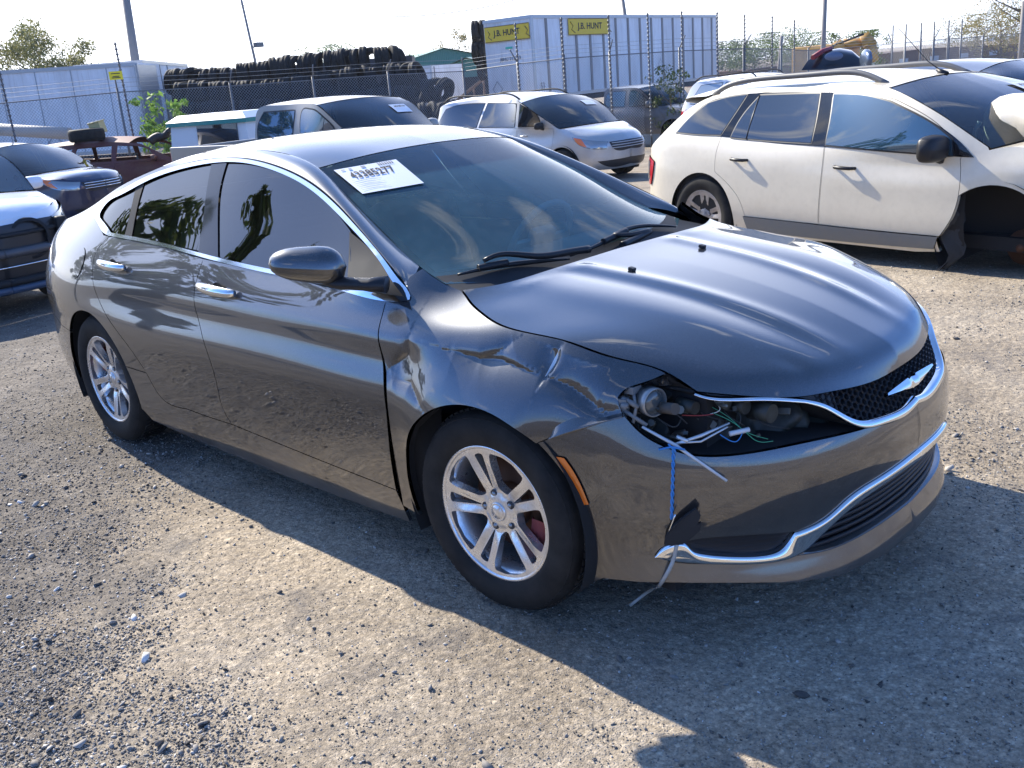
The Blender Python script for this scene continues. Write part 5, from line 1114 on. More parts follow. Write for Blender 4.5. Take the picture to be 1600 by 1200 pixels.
def ribbon(name, top, bot, mat, hgt, n, parent=None, base=.001, m=13, fl=.01):
    """rounded strip between two edges"""
    A_, B_ = spl(top, n=n) if len(top) != n else top, spl(bot, n=n) if len(bot) != n else bot; G = []
    for t in np.linspace(0, 1, m):
        c = CAR.pushed(0); c.push = base+hgt*(1-abs(2*t-1)**2.6)**.5; uv = A_*(1-t)+B_*t; G.append(c(uv[:, 0], uv[:, 1]))
    c = CAR.pushed(-fl); G = [c(A_[:, 0], A_[:, 1])]+G+[c(B_[:, 0], B_[:, 1])]; G = np.array(G)
    a = MB().grid(G).build(name, mat, parent or sedan); MB().grid(G[::-1]*[1, -1, 1]).build(name, mat, parent or sedan); return a
def two(a, b, n1, n2): return np.concatenate([spl(a, n=n1), spl(b, n=n2)[1:]])
ribbon('bumper_trim', two(np.concatenate([lipT, chTfog[1:]]), chT, 70, 60), two(lipL[:6], lipL[5:], 70, 60), M_CHROME, .012, 129)
# lower intake with its slats, and the shallow recess beside it
class Sunk:
    centre = CAR.centre
    def __init__(s, d): s.r = CAR.pushed(d)
    def __call__(s, a, b): return s.r(a, b)
inta = cat_(spl(lipL[4:], h=.015), spl(grB[::-1], h=.015))
lo = cp('lower_grille', inta, M_DARK, push=-.07, h=.03, gap=.004, flange=0)
zs = np.linspace(grB[:, 1].min()+.012, chT[-1, 1]-.03, 8)
for sg in (1, -1):
    for z in zs:
        us = np.linspace(0, .62, 80); ok = pip(np.stack([us+1e-4, us*0+z], -1), inset(inta, -.004)); u_ = us[ok]
        if len(u_) < 4: continue
        P = CAR.pushed(-.018)(u_, u_*0+z)*[1, sg, 1]; P2 = CAR.pushed(-.05)(u_, u_*0+z-.012)*[1, sg, 1]
        G = np.array([P2+[0, 0, .008], P+[0, 0, .008], P+[.004, 0, .001], P-[0, 0, .007], P2-[0, 0, .004]]); MB().grid(G).build('slat', M_BLACK, lo)
fogp = cat_(spl(fogT, h=.015), spl(chTfog[::-1], h=.01))
class Groove:
    centre = CAR.centre
    def __call__(s, a, b):
        return CAR.pushed(-.010)(a, b)+np.array([-1, 0, 0])*(.006*(np.abs(((b*110) % 1)-.5)*2))[:, None]
surf_mesh('bumper_recess', Groove(), fogp, (), .006, M_BLACK, sedan, 0, -.002)
gbq = spl(grB, n=60); G = [CAR.pushed(p_)(gbq[:, 0], gbq[:, 1]+dz) for p_, dz in ((.001, 0), (-.004, .004), (-.03, .006), (-.075, .006))]
for sg in (1, -1): MB().grid(np.array(G)*[1, sg, 1]).build('bumper_lip_shelf', M_PAINT, sedan)
# upper grille: chrome surround, honeycomb, badge
upT = cpx((1086, 613), (1108, 619), (1185, 620), (1255, 623), (1290, 631), (1325, 650), (1346, 656), (1377, 650), (1412, 635), (1426, 620)); upT[-1, 0] = 0
upB = cpx((1083, 616), (1108, 624), (1185, 626), (1255, 630), (1290, 641), (1325, 661), (1352, 669), (1377, 664), (1412, 650), (1434, 629)); upB[-1, 0] = 0
upB[:, 0][-1] = 0
gt = cat_(spl(upT, h=.012), spl(upB[::-1], h=.012)); ribbon('grille_trim', two(upT[:4], upT[3:], 50, 60), two(upB[:4], upB[3:], 50, 60), M_CHROME, .009, 109)
hood_front = spl(front_uz, h=.015)
grz = cat_(hood_front, spl(upT[::-1], h=.012))
gb = cp("grille", grz, M_DARK, push=-.05, h=.03, gap=-.012, flange=0)
gface = cp('grille_surround', cat_(hood_front[hood_front[:, 0] > .36], spl(upT[::-1], h=.012)[spl(upT[::-1], h=.012)[:, 0] > .36][::1]), M_BLACK, push=-.012, h=.03, gap=-.004, flange=0)
sz = .0125; cells = []
pol = inset(grz, -.004)
for i in range(-1, 40):
    for j in range(-1, 30):
        c = (i*sz*1.78, .58+j*sz*1.50+(sz*.75 if i % 2 else 0))
        if -.001 <= c[0] < .44: cells.append(c)
cells = np.array(cells); cells = cells[pip(cells+[1e-4, 0], pol)]
hx = np.array([(math.cos(k*math.pi/3), math.sin(k*math.pi/3)*.86) for k in range(6)])
for sg in (1, -1):
    mb = MB()
    for c in cells:
        if sg < 0 and c[0] < .005: continue
        o_ = c+hx*sz*1.20*[1, 1.0]; i_ = c+hx*sz*.86
        a = CAR.pushed(-.012)(o_[:, 0], o_[:, 1])*[1, sg, 1]; b_ = CAR.pushed(-.008)(i_[:, 0], i_[:, 1])*[1, sg, 1]; d_ = CAR.pushed(-.035)(i_[:, 0], i_[:, 1])*[1, sg, 1]
        V = list(a)+list(b_)+list(d_); F = [(k, (k+1) % 6, 6+(k+1) % 6, 6+k) for k in range(6)]+[(6+k, 6+(k+1) % 6, 12+(k+1) % 6, 12+k) for k in range(6)]
        mb.add(V, F)
    mb.build('honeycomb', M_BLACK, gb)
# winged badge
wing = [(0, .684), (.022, .683), (.028, .690), (.06, .688), (.11, .684), (.158, .679), (.163, .672), (.12, .668), (.075, .662), (.05, .655), (.026, .652), (.02, .647), (0, .645)]
W2 = np.array(wing); W2[:, 1] = .668+(W2[:, 1]-.668)*.72; W2[:, 0] *= 1.05; mb = MB()
gw = CAR.pushed(.022)
full = np.concatenate([W2*[1, 1], (W2*[-1, 1])[::-1][1:-1]])
class Badge:
    centre = CAR.centre
    def __call__(s, a, b):
        P = gw(abs(a), b); P[:, 1] *= np.where(a < 0, -1, 1); P[:, 0] += .006*(1-np.abs((b-.668)/.025))-.006*np.clip(1-abs(a)/.03, 0, 1); return P
badge = surf_mesh('badge', Badge(), poly(*[[full[i], full[(i+1) % len(full)]] for i in range(len(full))], h=.006), (), .008, M_CHROME, gb, .014, 0, mirror=False)
# headlight hole: bucket, projector, brackets, torn loom
ph = cat_(spl(cpx((1087, 612), (1060, 600), (1041, 586)), h=.01), hlTop[::-1], cpx((967, 632), (971, 643)), spl(hlB, h=.012), spl(upB[:7][::-1], h=.012))
M_BUCKET = nmat('bucket_plastic', (.020, .024, .022), .55)
_b = M_BUCKET; gg = NG(_b); gg.setc(gg.ramp(gg.noise(14, 5, .6), [(.35, (.008, .010, .009)), (.7, (.045, .05, .042))]))
class Bucket:
    centre = CAR.centre
    def __call__(s, a, b):
        P = CAR(a, b); k = .11+.05*np.sin(a*23)*np.sin(b*31)+.02*np.sin(a*71+b*40); P[:, 0] -= k; P[:, 1] *= 1-.10*1; return P
hl = surf_mesh('headlight_housing', Bucket(), ph, (), .02, M_BUCKET, sedan, 0, -.05, mirror=False)
hl['label'] = 'empty headlight hole with bare projector and torn wires'
for e0, e1, m_ in ((0, len(ph), M_BUCKET),):
    uu, zz = ph.T; G = np.array([CAR.pushed(-.012)(uu, zz), CAR.pushed(-.012)(uu, zz)-[.16, 0, 0]]); G = np.concatenate([G, G[:, :1]], 1); MB().grid(G).build('housing_wall', M_DARK, hl)
lcpos = CAR(*cpx((1032, 636)).T)[0]
pj = Vector(lcpos)+Vector((-.025, .012, .004)); M_LENS = nmat('projector_glass', (.07, .08, .08), .08, .0, .7)
m_ = MB(); rot = Matrix.Rotation(R(-14), 4, 'Z')
def lat(prof, mat, name, par, n=28):
    mb = MB(); mb.lathe([(r, h) for r, h in prof], n, 'Z'); o = mb.build(name, mat, par); o.matrix_local = Matrix.Translation(pj) @ rot @ Matrix.Rotation(R(90), 4, 'Y'); return o
lat([(.0, -.12), (.030, -.12), (.036, -.10), (.037, -.028), (.041, -.026), (.0415, .0), (.038, .002), (.036, -.004), (.034, -.006)], nmat('projector_metal', (.30, .31, .31), .38, .7), 'projector', hl)
lat([(.034, -.006), (.031, -.001), (.022, .003), (.012, .005), (0, .0055)], M_LENS, 'projector_lens', hl)
T_ = spl(cpx((968, 618), (984, 607), (1012, 597), (1041, 585), (1064, 596), (1087, 611)), n=40); B_ = spl(cpx((971, 622), (990, 616), (1018, 613), (1041, 611), (1064, 611), (1088, 614)), n=40)
G = []
for t in np.linspace(0, 1, 9):
    c = CAR.pushed(-.002-.045*t**.8); uv = T_*(1-t)+B_*t; G.append(c(uv[:, 0], uv[:, 1])+np.stack([.006*np.sin(np.linspace(0, 19, 40))*t*(1-t)*3, 0*T_[:, 0], 0*T_[:, 0]], -1))
MB().grid(G).build('bent_flange', M_PAINT, fenderR)
M_GREYP = nmat('grey_plastic', (.16, .165, .165), .5)
def hp(px, py, back=.03): return CAR(*cpx((px, py)).T)[0]+np.array([-back, 0, 0])
br = MB(); br.tube([hp(985, 625), hp(1000, 632), hp(1012, 640)], .008); br.tube([hp(990, 645), hp(1005, 655), hp(1025, 668)], .006); br.tube([hp(1003, 612), hp(1008, 640), hp(1003, 664)], .005); br.box(hp(996, 640, .05), (.03, .03, .05), Matrix.Rotation(.3, 3, 'Z')); br.box(hp(1012, 612, .05), (.03, .04, .02)); br.tube([hp(985, 632, .02), hp(985, 640, .02)], .012); br.build('bracket', M_GREYP, hl)
st = MB(); st.tube([hp(1008, 668, .01), hp(1050, 694, -.01), hp(1118, 747, -.035)], [.004, .005, .004], 6); st.build('snapped_strip', nmat('clear_plastic', (.5, .53, .55), .2, 0, .6), hl)
st = MB(); st.tube([hp(1052, 695, .0), hp(1100, 682, .01), hp(1150, 663, .02)], [.004, .0055, .003], 6); st.tube([hp(1062, 683, .01), hp(1075, 690, .0)], .006, 6); st.tube([hp(1060, 692, 0), hp(1095, 690, .0), hp(1142, 668, .01)], .003, 6); st.build('broken_bracket', nmat('silvered_plastic', (.55, .57, .58), .25, .5), hl)
def wire(pts, r, col, name='wire'):
    P = spl(np.array(pts), n=24); MB().tube(P, r*.72, 6).build(name, nmat('wire_%s' % col, {'blue': (.03, .20, .5), 'green': (.05, .33, .18), 'red': (.3, .03, .03), 'white': (.6, .6, .58), 'black': (.02, .02, .02)}[col], .4), hl)
wire([hp(1138, 650, .05), hp(1152, 660, .02), hp(1172, 678, .01), hp(1190, 691, .01), hp(1208, 689, .0)], .0014, 'green'); wire([hp(1142, 640, .07), hp(1160, 660, .03), hp(1168, 674, .01), hp(1200, 686, .0)], .0012, 'green')
wire([hp(1095, 655, .06), hp(1120, 653, .04), hp(1140, 652, .05)], .0022, 'red'); wire([hp(1060, 660, .07), hp(1080, 672, .05), hp(1100, 655, .07)], .003, 'black')
wire([hp(1145, 630, .06), hp(1150, 645, .05), hp(1135, 652, .05)], .002, 'white'); wire([hp(1130, 680, .01), hp(1150, 690, 0), hp(1165, 678, .01)], .002, 'blue')
MB().tube([hp(1145, 679, .01), hp(1176, 672, .01)], .007, 6).build('connector', nmat('white_plastic', (.55, .58, .6), .4), hl)
rj = random.Random(8); M_BK2 = nmat('bucket_grey', (.09, .10, .095), .5); M_BK3 = nmat('bucket_brown', (.06, .05, .04), .6)
for k in range(26):
    px_, py_ = rj.uniform(1000, 1300), 0; lo_y = 625+max(0, (px_-1255)*.45); hi_y = 690 if px_ < 1200 else 690-(px_-1200)*.2
    if px_ < 1060: hi_y = 640+(px_-1000)*.7
    py_ = rj.uniform(lo_y, max(lo_y+5, hi_y)); c = hp(px_, py_, rj.uniform(.05, .11)); d_ = [rj.uniform(.008, .05) for _ in range(3)]; rt = Matrix.Rotation(rj.uniform(0, 3), 3, 'X') @ Matrix.Rotation(rj.uniform(-.6, .6), 3, 'Z'); mt = rj.choice([M_BUCKET, M_BK2, M_BK3, M_BK2])
    mb = MB()
    if k % 3 == 0: mb.tube([c, c+rt @ Vector((d_[0]*1.5, d_[1], 0))], d_[2]*.35, 8)
    elif k % 3 == 1: mb.box(c, (d_[0], d_[1], .004), rt)
    else: mb.box(c, (d_[0], d_[1]*.6, d_[2]*.5), rt, bev=.002)
    mb.build('lamp_fitting', mt, hl)
for k in range(5):
    a = rj.uniform(1060, 1240); wire([hp(a, 632+rj.uniform(0, 20), .09), hp(a+rj.uniform(-20, 30), 655+rj.uniform(-8, 12), .05), hp(a+rj.uniform(10, 60), 668+rj.uniform(-8, 14), .06)], .0022, 'black')
for q, r_, l_ in (((1195, 640), .022, .05), ((1225, 648), .03, .07), ((1165, 634), .02, .05), ((1110, 640), .02, .06)):
    c = hp(*q, .10); MB().tube([c, c+[l_, -.01, 0]], [r_, r_*.9], 14).build('lamp_socket', M_BUCKET, hl)
# dangling blue lead with a torn plate and a limp hose
dn = empty('dangling_plate', tuple(hp(1052, 695, -.012)), 0, 'torn black plastic plate hanging on a twisted blue wire in front of the bumper', 'plastic scrap'); D0 = Vector(dn.location)
def dl(px, py, off): return Vector(CAR.pushed(off)(*cpx((px, py)).T)[0])-D0
b1 = []; b2 = []
for i in range(40):
    t = i/39; p = dl(1053+(-3)*t, 697+110*t, .016); a = t*30; b1.append(p+Vector((math.cos(a), math.sin(a), 0))*.0028); b2.append(p-Vector((math.cos(a), math.sin(a), 0))*.0028)
mbw = nmat('wire_blue', (.03, .22, .55), .4); MB().tube(b1, .0027, 6).build('blue_wire', mbw, dn); MB().tube(b2, .0027, 6).build('blue_wire', mbw, dn)
MB().tube([dl(1030, 700, .012), dl(1050, 694, .02), dl(1070, 700, .012)], .003, 6).tube([dl(1045, 690, .016), dl(1056, 702, .02)], .003, 6).build('knot', mbw, dn)
pl = [dl(*q, .014+.01*((q[0]-1040)/60)) for q in [(1046, 822), (1062, 806), (1086, 787), (1093, 797), (1088, 812), (1094, 808), (1092, 820), (1072, 840), (1060, 844), (1038, 847), (1040, 834)]]
nn = Vector((.7, -.7, .1)).normalized(); V = [p for p in pl]+[p+nn*.012 for p in pl]; n_ = len(pl); MB().add(V, [tuple(range(n_))[::-1], tuple(range(n_, 2*n_))]+[(i, (i+1) % n_, n_+(i+1) % n_, n_+i) for i in range(n_)]).build('plate', M_TRIM, dn, fix=True)
MB().tube(spl(np.array([dl(1056, 796, .03), dl(1050, 812, .034), dl(1046, 823, .03)]), n=8), .0022, 5).build('metal_clip', M_CHROME, dn)
hs = spl(np.array([dl(1058, 843, .02), dl(1052, 870, .03), dl(1040, 893, .035), Vector(ground_at(1012, 925, .08))-D0, Vector(ground_at(984, 946, .03))-D0]), n=24); MB().tube(hs, .0058, 8).build('hose', nmat('clear_hose', (.34, .33, .30), .25, 0, .5), dn)
# scraped fold and the lip of the wing bent out over the bumper joint
a_ = spl(cpx((874, 545), (862, 566), (849, 590)), n=16); c = CARD.pushed(.001); k = np.sin(np.linspace(.3, 2.9, 16)); L_ = c(a_[:, 0]-.004*k, a_[:, 1]); R_ = c(a_[:, 0]+.006*k, a_[:, 1])
MB().grid([L_, (L_+R_)/2+[.0, -.002, .001], R_]).build('bare_scrape', nmat('scraped_metal', (.55, .56, .56), .35, .8), fenderR)
up_ = spl(cpx((862, 680), (868, 668), (886, 657), (908, 652), (935, 654), (955, 650), (972, 645)), n=30); lo_ = spl(cpx((862, 682), (880, 677), (905, 669), (930, 661), (950, 655), (965, 651), (974, 648)), n=30); G = []
for t in np.linspace(0, 1, 6):
    c = CARD.pushed(.0015+.020*t); uv = up_*(1-t)+lo_*t; G.append(c(uv[:, 0], uv[:, 1]))
G.append(G[-1]+[0, .012, -.003]); MB().grid(G).build('bent_lip', M_PAINT, fenderR)
# amber marker
cp('side_marker', cat_(spl(cpx((868, 713), (875, 713), (883, 715)), h=.01), spl(cpx((883, 715), (897, 735), (911, 762), (921, 787)), h=.01), spl(cpx((921, 787), (910, 788)), h=.01), spl(cpx((910, 788), (891, 753), (868, 713)), h=.01)), M_AMBER, push=.006, h=.01, gap=0, flange=.01)
# black wheel-house liners and floor
for cx in (1.371, -1.371):
    for sg in (-1, 1):
        prof = []; mb = MB(); n = 40
        G = []
        for yy in (-.905, -.60, -.52): G.append([(cx+.385*math.cos(a)*(1 if yy < -.6 else .98), yy*-sg*-1 if False else yy*(1 if sg < 0 else -1), .345+.385*math.sin(a)) for a in np.linspace(R(-25), R(205), n)])
        G.append([(cx, G[-1][0][1], .3)]*n); MB().grid(G).build('wheel_housing', nmat('liner_felt', (.012, .012, .012), .95), sedan)
MB().box((-.1, 0, .23), (4.1, 1.5, .08)).build('floor_pan', M_DARK, sedan)
M_CAL = nmat('rusty_red_caliper', (.22, .035, .03), .6)
STE = R(1.5)
w1 = wheel('w', (1.371, -.795, .334), STE, .334, .222, .215, R(105), parent=sedan); caliper(w1, .222, R(-28), M_CAL)
w2 = wheel('w', (-1.371, -.797, .334), 0, .334, .222, .215, R(60), parent=sedan); caliper(w2, .222, R(150), M_CAL)
wheel('w', (1.371, .795, .334), STE, .334, .222, .215, 0, side=1, parent=sedan); wheel('w', (-1.371, .797, .334), 0, .334, .222, .215, 0, side=1, parent=sedan)
# ---- mirrors, handles, wipers, sticker, interior
def mirror(sg):
    e = empty('door_mirror'); e.parent = sedan
    inn, out = Vector((.815, -.915, 1.092)), Vector((.625, -1.085, 1.106)); G = []; Gb = []
    ax = (out-inn); n = 22; fw = Vector((.66, -.62, 0)).normalized(); fw = Vector((ax.y, -ax.x, 0)).normalized(); fw = fw if fw.x > 0 else -fw
    for i in range(n):
        t = i/(n-1); c = inn+ax*t; hz = .074*(math.sin(math.pi*min(1, (t*.80+.16)))**.62); hz = .068*(max(0, 1-(2*t-.85)**4*.55)) if False else .070*((1-abs(2*t-1)**3.2)**.5)*(1.05-.35*t)+.001
        dz = .058*((1-abs(2*t-1)**3.5)**.5)*(1-.25*t)+.001
        ring = []
        for k in range(25):
            a = 2*math.pi*k/24; cx = math.cos(a); ring.append(c+fw*(dz*(cx*(1.25 if cx > 0 else .55)))+Vector((0, 0, hz*math.sin(a)*(1.0 if math.sin(a) > 0 else .92)+.012*t-.01)))
        G.append(ring)
    G = np.array(G)*[1, -sg*1. if False else 1, 1]
    if sg > 0: G = G*[1, -1, 1]
    MB().grid(G).build('mirror_cap', M_PAINT, e, fix=True)
    st = [Vector((.70, -.985, 1.045)), Vector((.80, -.94, 1.030)), Vector((.885, -.885, 1.022)), Vector((.93, -.85, 1.018))]; 
    st = [(v.x, v.y*(-sg), v.z) for v in st]; MB().tube(st, [.014, .032, .034, .045], 12, flat=.62).build('mirror_arm', M_BLACK, e)
    return e
mirror(-1)
def handle(px0, px1):
    a, b = CAR.pushed(.0)(*cpx(px0, px1).T)
    for sg in (1, -1):
        A, B = Vector(a*[1, sg, 1]), Vector(b*[1, sg, 1]); o = Vector((0, -sg*.034, 0)); 
        e = MB(); P = []
        for t in np.linspace(0, 1, 15): P.append(A.lerp(B, t)+o*(.35+.75*math.sin(math.pi*t)**.5))
        e.tube(P, [.008+.013*math.sin(math.pi*min(1, max(0, (i/14)*.94+.03)))**.5 for i in range(15)], 10, flat=1.1); par = df if px0[0] > 250 else dr
        ob = e.build('door_handle', M_CHROME, par)
        c = A.lerp(B, .5); mb = MB(); mb.lathe([(0, .0), (.03, .0), (.036, -.002*sg)], 24, c=(0, 0, 0)); q = mb.build('handle_cup', M_GAP, ob); q.location = c+Vector((0, -sg*.003, 0)); q.scale = (1.2, 1, .72)
handle((315, 444), (371, 458)); handle((160, 408), (199, 418))
# fuel flap
cf_ = cpx((121, 411))[0]; th = np.linspace(0, 2*math.pi, 40, endpoint=False); cp('fuel_flap', np.stack([cf_[0]+.075*np.cos(th), cf_[1]+.072*np.sin(th)], -1), push=.0035, gap=0, flange=.008, h=.02, mirror=False)
def on_ws(px, py, off=.006):
    if not hasattr(on_ws, 'b'):
        S_, Q_ = np.meshgrid(np.linspace(0, 1, 60), np.linspace(-1, 1, 60), indexing='ij'); X = wsp(S_.ravel(), Q_.ravel()); F = [(i*60+j, i*60+j+1, (i+1)*60+j+1, (i+1)*60+j) for i in range(59) for j in range(59)]; on_ws.b = BVHTree.FromPolygons([tuple(p) for p in X], F)
    o, d = ray(px, py); loc = on_ws.b.ray_cast(Vector(o), Vector(d)); loc = loc if loc[0] is not None else on_ws.b.find_nearest(Vector(o+d*3.45)); return loc[0]+Vector((.45, 0, .89))*off
# wipers and scuttle
def blade(p, q, mid):
    p, q = [Vector(wsp(np.array([a[0]]), np.array([a[1]]))[0]) for a in (p, q)]
    u = Vector((.3, 0, 1)).normalized(); a = MB(); P = [p.lerp(q, t)+u*(.012+.010*math.sin(math.pi*t)) for t in np.linspace(0, 1, 9)]
    a.tube(P, [.004, .007, .009, .010, .011, .010, .009, .007, .004], 6); e = a.build('wiper_blade', M_BLACK, sedan)
    b = MB(); piv = Vector(mid); b.tube([piv, piv.lerp(p.lerp(q, .5), .5)+Vector((0, 0, .012)), p.lerp(q, .5)+u*.03], [.013, .009, .006], 8); b.build('wiper_arm', M_BLACK, e)
def wpath(name, pts, rr, par, mat=M_BLACK): P = spl(np.array([on_ws(x, y, o) for x, y, o in pts]), n=24); k = np.linspace(0, 1, len(rr)); return MB().tube(P, list(np.interp(np.linspace(0, 1, 24), k, rr)), 8).build(name, mat, par)
for pb, pa, pc in (([(714, 434, .012), (760, 424, .013), (830, 414, .013), (888, 409, .012)], [(752, 421, .035), (775, 417, .05), (830, 419, .05), (880, 411, .045), (915, 404, .04)], [(745, 427, .02), (790, 420, .025)]), ([(890, 404, .012), (940, 384, .014), (965, 369, .016), (1000, 358, .014), (1054, 358, .012)], [(955, 377, .03), (975, 383, .045), (1010, 376, .045), (1052, 362, .04)], [(940, 385, .02), (975, 370, .025)])):
    wb = wpath('wiper_blade', pb, [.004, .008, .010, .008, .004], sedan); wpath('wiper_arm', pa, [.008, .011, .013, .015], wb); wpath('wiper_clip', pc, [.013, .014], wb)
sc_ = MB(); q_ = np.linspace(-.99, .99, 60); G = [wsp(np.full(60, .93), q_)+[.0, 0, .002], wsp(np.full(60, 1.), q_)+[.01, 0, -.004], hoodp(np.full(60, .997), q_)-[0, 0, .03]]; sc_.grid(G); sc_.build('scuttle', M_TRIM, sedan)
for y in (-.214, .214):
    c = Vector((1.42, y, .0)); c.z = float(hoodp(np.array([.80]), np.array([abs(y)/.75]))[0, 2]); h_ = hoodp(np.array([.795]), np.array([y/-.75]))[0]
    mb = MB(); mb.box((h_[0], y, h_[2]+.004), (.022, .020, .012), Matrix.Rotation(.2, 3, 'Y'), bev=.003); mb.build('washer_jet', M_BLACK, hood)
# paper on the inside top corner of the windscreen
c4 = [(521, 268), (618, 251), (662, 288), (566, 305)]
stick = empty('auction_sheet'); stick.parent = sedan
def bil(u, v): p = [np.array(q, float) for q in c4]; return (1-u)*(1-v)*p[0]+u*(1-v)*p[1]+u*v*p[2]+(1-u)*v*p[3]
G = [[on_ws(*bil(u, v)) for u in np.linspace(0, 1, 12)] for v in np.linspace(0, 1, 8)]; MB().grid(G).build('sheet', M_PAPER, stick)
flat_text('number', '43385277', 1, M_INK, lambda x, y: on_ws(*bil(.12+.70*x, .44-.25*y), .0085), stick, font_bold=True)
for k in range(7):
    y0 = .50+.062*k; x1 = .9-.25*((k*37) % 3)/3
    MB().add([on_ws(*bil(a, b), .0085) for a, b in ((.06+.0*k, y0), (.06+x1*.5, y0), (.06+x1*.5, y0+.014), (.06, y0+.014))], [(0, 1, 2, 3)]).build('print_line', nmat('faint_ink', (.5, .51, .53), .6), stick)
for a0, a1, b0, b1 in ((.08, .14, .06, .10), (.20, .25, .05, .11), (.40, .47, .04, .10)): MB().add([on_ws(*bil(a, b), .0085) for a, b in ((a0, b0), (a1, b0), (a1, b1), (a0, b1))], [(0, 1, 2, 3)]).build('print_mark', M_INKG, stick)
mb = MB()
for k in range(22):
    if (k*7) % 3: mb.add([on_ws(*bil(a, b), .0085) for a, b in ((.66+.012*k, .03), (.667+.012*k, .03), (.667+.012*k, .13), (.66+.012*k, .13))], [(0, 1, 2, 3)])
mb.build('barcode', M_INK, stick)
# cabin
M_SEAT = nmat('seat_cloth', (.30, .31, .31), .85); M_CAB = nmat('cabin_dark', (.19, .20, .20), .8)
cab = empty('cabin'); cab.parent = sedan
mb = MB(); G = [[(1.12, y, .93-.05*(abs(y)/.7)**2) for y in np.linspace(-.68, .68, 12)], [(.85, y, .985-.06*(abs(y)/.7)**3) for y in np.linspace(-.68, .68, 12)], [(.68, y, .955) for y in np.linspace(-.7, .7, 12)], [(.60, y, .80) for y in np.linspace(-.7, .7, 12)], [(.62, y, .45) for y in np.linspace(-.7, .7, 12)]]
mb.grid(G); mb.build('dashboard', M_CAB, cab)
def seat(x, y, w=.50, name='seat'):
    s = empty(name); s.parent = cab; s.location = (x, y, .3)
    MB().box((.05, 0, .16), (.52, w, .16), Matrix.Rotation(R(-8), 3, 'Y'), bev=.05).build('cushion', M_SEAT, s)
    MB().box((-.30, 0, .50), (.16, w, .62), Matrix.Rotation(R(-18), 3, 'Y'), bev=.06).build('backrest', M_SEAT, s)
    if w < 1: MB().box((-.43, 0, .90), (.10, .26, .17), Matrix.Rotation(R(-14), 3, 'Y'), bev=.04).build('headrest', M_SEAT, s)
    return s
seat(.02, -.37); seat(.02, .37); seat(-.85, 0, 1.25, 'rear_bench')
for y in (-.4, .4): MB().box((-1.22, y, 1.14), (.10, .26, .16), bev=.04).build('rear_headrest', M_SEAT, cab)
mb = MB(); c = Vector((.50, .37, .93)); rot = Matrix.Rotation(R(-62), 3, 'Y'); mb.tube([c+rot @ Vector((.185*math.cos(a), .185*math.sin(a), 0)) for a in np.linspace(0, 2*math.pi, 33)], .015, 8, cap=False); mb.box(c, (.12, .14, .05), rot, bev=.015); mb.box(c, (.03, .36, .02), rot); mb.build('steering_wheel', M_SEAT, cab)
if 0: mb.box((.42, 0, 1.325), (.03, .20, .05), bev=.01); mb.tube([(.42, 0, 1.32), (.40, 0, 1.345)], .01, 6)
MB().box((-.5, 0, .32), (2.6, 1.4, .02)).build('cabin_floor', M_CAB, cab)
cab_side = MB(); 
for sg in (-1, 1): MB().box((-.3, sg*.78, .62), (2.2, .03, .62)).build('door_card', M_CAB, cab)
MB().box((-.38, 0, 1.375), (.9, .95, .015)).build('headliner', nmat('headliner_cloth', (.35, .34, .32), .9), cab)
MB().box((-1.45, 0, 1.02), (.5, 1.2, .02)).build('parcel_shelf', M_CAB, cab)
MB().box((1.5, 0, .62), (1.0, 1.3, .3)).build('engine_bay', M_DARK, sedan)
# ------------------------------------------------------------------ the other vehicles in the yard
M_WHITE = grimy('white_paint', (.68, .61, .47), .35, 0, .8, dirt=(.36, .31, .22), amt=.24, scale=1.3, coat_rough=.08)
M_CLAD = grimy('grey_cladding', (.15, .16, .16), .6, 0, 0, dirt=(.22, .19, .15), amt=.4, scale=2)
M_SILVER = grimy('silver_paint', (.50, .50, .49), .35, .55, .8, dirt=(.30, .26, .2), amt=.2, scale=2, coat_rough=.08)
M_TAN = grimy('pewter_paint', (.32, .29, .25), .4, .4, .6, dirt=(.34, .30, .23), amt=.45, scale=2, coat_rough=.15)
M_NAVY = grimy('navy_paint', (.012, .02, .06), .3, .2, 1., dirt=(.2, .18, .15), amt=.10, scale=2)
M_DGREY = grimy('dark_grey_paint', (.06, .07, .09), .4, .4, .8, dirt=(.25, .22, .18), amt=.3, scale=2, coat_rough=.1)
M_BLACKP = grimy('black_paint', (.012, .014, .024), .3, .1, 1., dirt=(.2, .18, .15), amt=.10, scale=2)
M_MAROON = grimy('rusty_maroon', (.13, .030, .028), .6, 0, .15, dirt=(.20, .10, .055), amt=.75, scale=2.2, coat_rough=.4)
M_GRILL = nmat('grille_black', (.02, .02, .022), .4)
def quad(v, name, pts, mat, push=.004, h=.05, flange=.01, parent=None, **k): return v.cut(name, cat_(*[spl(v.px(q), h=.03) for q in pts]), mat, push=push, h=h, flange=flange, parent=parent, **k)
# ---- white SUV, right
S = dict(W=.955, xf=2.36, xr=-2.36, ax=(1.412, -1.412), R=.37, ra=.405, belt=1.03, sill=.26, zroof=1.54, wr=.60, lead=.84, zhood=(.99, 1.03), cowl=1.34, rake=.62, tail=.6,
  rail=[(1.36, 1.01), (1.18, 1.12), (.96, 1.25), (.70, 1.37), (.42, 1.455), (-.1, 1.50), (-.8, 1.50), (-1.35, 1.465), (-1.62, 1.41), (-1.86, 1.26), (-2.08, 1.07), (-2.2, .98)], i_head=4, i_back=8,
  centre=dict(cowl=(1.48, 0, 1.05), head=(.47, 0, 1.515), back=(-1.68, 0, 1.50), tail=(-2.28, 0, 1.0)), scr=[(.98, 0, 1.32)], roofc=[(-.1, 0, 1.575), (-1.0, 0, 1.575)], backc=[(-2.05, 0, 1.32)], hoodc=[(2.2, 0, .96), (1.85, 0, 1.04)], tailmat=M_WHITE)
